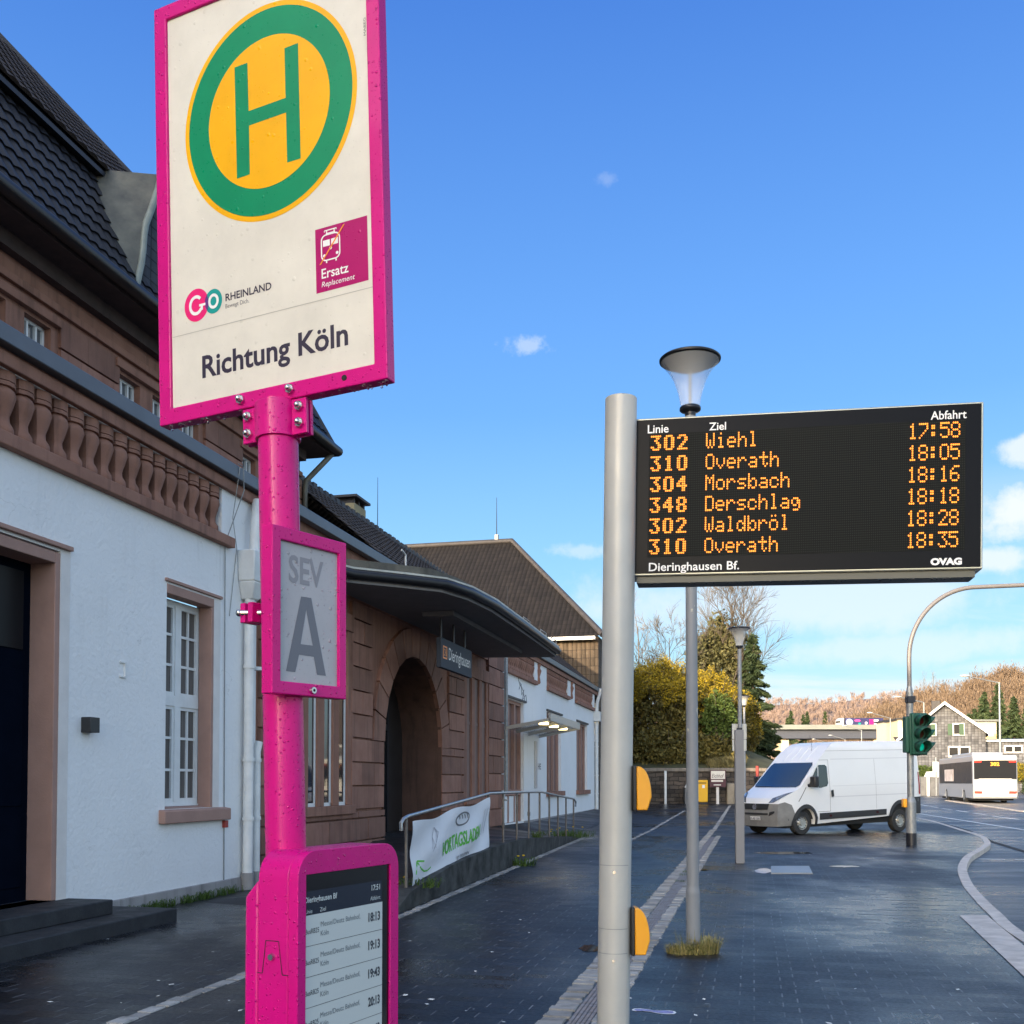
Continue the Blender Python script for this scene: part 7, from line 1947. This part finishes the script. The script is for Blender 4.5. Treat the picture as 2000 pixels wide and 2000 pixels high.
# ================================================================ wooded hills
def hill(name, m, Y0, Y1, crest, zb, nx=70, ny=10, amp=2.0, back=200):
    mb = MB(); vs = []
    pxs = [crest[0][0] + (crest[-1][0] - crest[0][0]) * i / nx for i in range(nx + 1)]
    def cy(px):
        for (a, b), (c, d) in zip(crest, crest[1:]):
            if a <= px <= c: return b + (d - b) * (px - a) / (c - a)
        return crest[-1][1]
    def zat(px, f):
        zt = D(px, cy(px), Y1).z; return zb + (zt - zb) * (f ** 1.15)
    for j in range(ny + 2):
        f = min(1.0, j / ny); Y = Y0 + (Y1 - Y0) * f + (back if j > ny else 0)
        for px in pxs:
            X = (px - CX) / FPX * (Y0 + (Y1 - Y0) * f); vs.append((X, Y, zat(px, f) + amp * noise.noise(Vector((X * .02, Y * .02, 1))) - (30 if j > ny else 0)))
    n = nx + 1; mb.add(vs, [(j * n + i, j * n + i + 1, (j + 1) * n + i + 1, (j + 1) * n + i) for j in range(ny + 1) for i in range(nx)])
    struct(name, mb, m, smooth=80)
    return lambda px, f: Vector(((px - CX) / FPX * (Y0 + (Y1 - Y0) * f), Y0 + (Y1 - Y0) * f, zat(px, f)))
far_ = [(700, 1375), (1000, 1372), (1300, 1366), (1500, 1364), (1600, 1363), (1690, 1353), (1760, 1349), (1900, 1352), (2100, 1360), (2400, 1375)]
near_ = [(1560, 1440), (1610, 1428), (1660, 1408), (1700, 1392), (1740, 1372), (1790, 1357), (1840, 1340), (1900, 1325), (1960, 1312), (2000, 1308), (2100, 1290), (2400, 1270)]
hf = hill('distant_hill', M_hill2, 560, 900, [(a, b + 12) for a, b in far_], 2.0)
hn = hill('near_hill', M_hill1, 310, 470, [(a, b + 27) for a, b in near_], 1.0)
def woods(name, m, fn, px0, px1, n, hmin, hmax, nl, size, sd, label, fpow=.7, slim=.34):
    rnd = random.Random(sd); b = MB()
    for i in range(n):
        px = rnd.uniform(px0, px1); f = rnd.random() ** fpow; P = fn(px, f); h = rnd.uniform(hmin, hmax); r = h * slim * rnd.uniform(.7, 1.2)
        b.tube([P, P + Vector((rnd.uniform(-.3, .3), 0, h * .8))], [h * .012, h * .004], 3, False)
        for k in range(nl):
            v = Vector((rnd.gauss(0, .42), rnd.gauss(0, .42), rnd.gauss(0, .40))); c = P + Vector((v.x * r, v.y * r, h * .62 + v.z * h * .42)); s = size * rnd.uniform(.5, 1.4)
            a = Vector((v.x * .6 + rnd.gauss(0, .25), rnd.gauss(0, .3), 1.0)).normalized(); q = a.orthogonal().normalized(); q = Matrix.Rotation(rnd.uniform(0, 6.28), 3, a) @ q
            b.poly(c - a * s, c - q * s * .16, c + a * s, c + q * s * .16)
    tag(b.build(name, m, recalc=False, smooth=0), label, 'woods', kind='stuff')
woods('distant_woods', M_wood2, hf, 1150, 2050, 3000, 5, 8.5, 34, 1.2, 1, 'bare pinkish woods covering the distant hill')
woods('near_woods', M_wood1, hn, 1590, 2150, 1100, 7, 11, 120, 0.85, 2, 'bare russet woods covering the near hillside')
for i, (px, py, Y, H, rr, lab) in enumerate(((1545, 1437, 520, 12.5, 3.4, 'small conifer above the viaduct nearest the spruce'), (1538, 1437, 525, 9, 2.6, 'lowest small conifer above the viaduct'), (1569, 1436, 530, 10.5, 2.6, 'shorter small conifer in the pair above the viaduct'), (1577, 1435, 540, 12, 2.8, 'taller small conifer in the pair above the viaduct'), (1612, 1435, 540, 12, 2.4, 'olive narrow conifer above the viaduct by the lorry'))):
    P = D(px, py, Y); P.z -= 4; conifer(lab, P, H + 4, rr, 1500, .8, M_conif, 60 + i, .02, 'small conifers above the viaduct')
for i, (px, pb, pt_, Y, rr, lab) in enumerate(((1924, 1450, 1352, 230, 3.6, 'tallest dark conifer behind the slate house, left of the tall arm lamp'), (1951, 1450, 1338, 235, 3.9, 'dark conifer directly behind the tall arm lamp'), (1905, 1452, 1385, 225, 3.2, 'shorter dark conifer just right of the slate gable'), (1982, 1452, 1362, 228, 3.8, 'dark conifer at the right edge of the hillside'), (2010, 1452, 1370, 240, 3.8, 'dark conifer cut by the right edge'), (1894, 1450, 1395, 240, 2.8, 'smallest dark conifer above the yellow building'))):
    P = hn(px, .10); Y = P.y; P.z -= 1; rr = rr * Y / 230; conifer(lab, P, D(px, pt_, Y).z - P.z, rr, 6500, .75, M_conif, 80 + i, .02, 'dark conifers on the near hillside')
for i, (px, pt_, lab) in enumerate(((1806, 1312, 'left bare poplar on the hill crest'), (1828, 1308, 'tallest bare poplar on the hill crest'), (1817, 1335, 'short bare poplar between the two tall ones'), (1951, 1300, 'bare tree on the crest above the tall arm lamp'))):
    P = hn(px, 1.0); P.z -= .5
    bare_tree(lab, P, D(px, pt_, P.y).z - P.z, .12, 90 + i, 4, 3, .26, .18, .15, .6, M_barkpale, M_barkpale, 'bare trees on the hill crest')
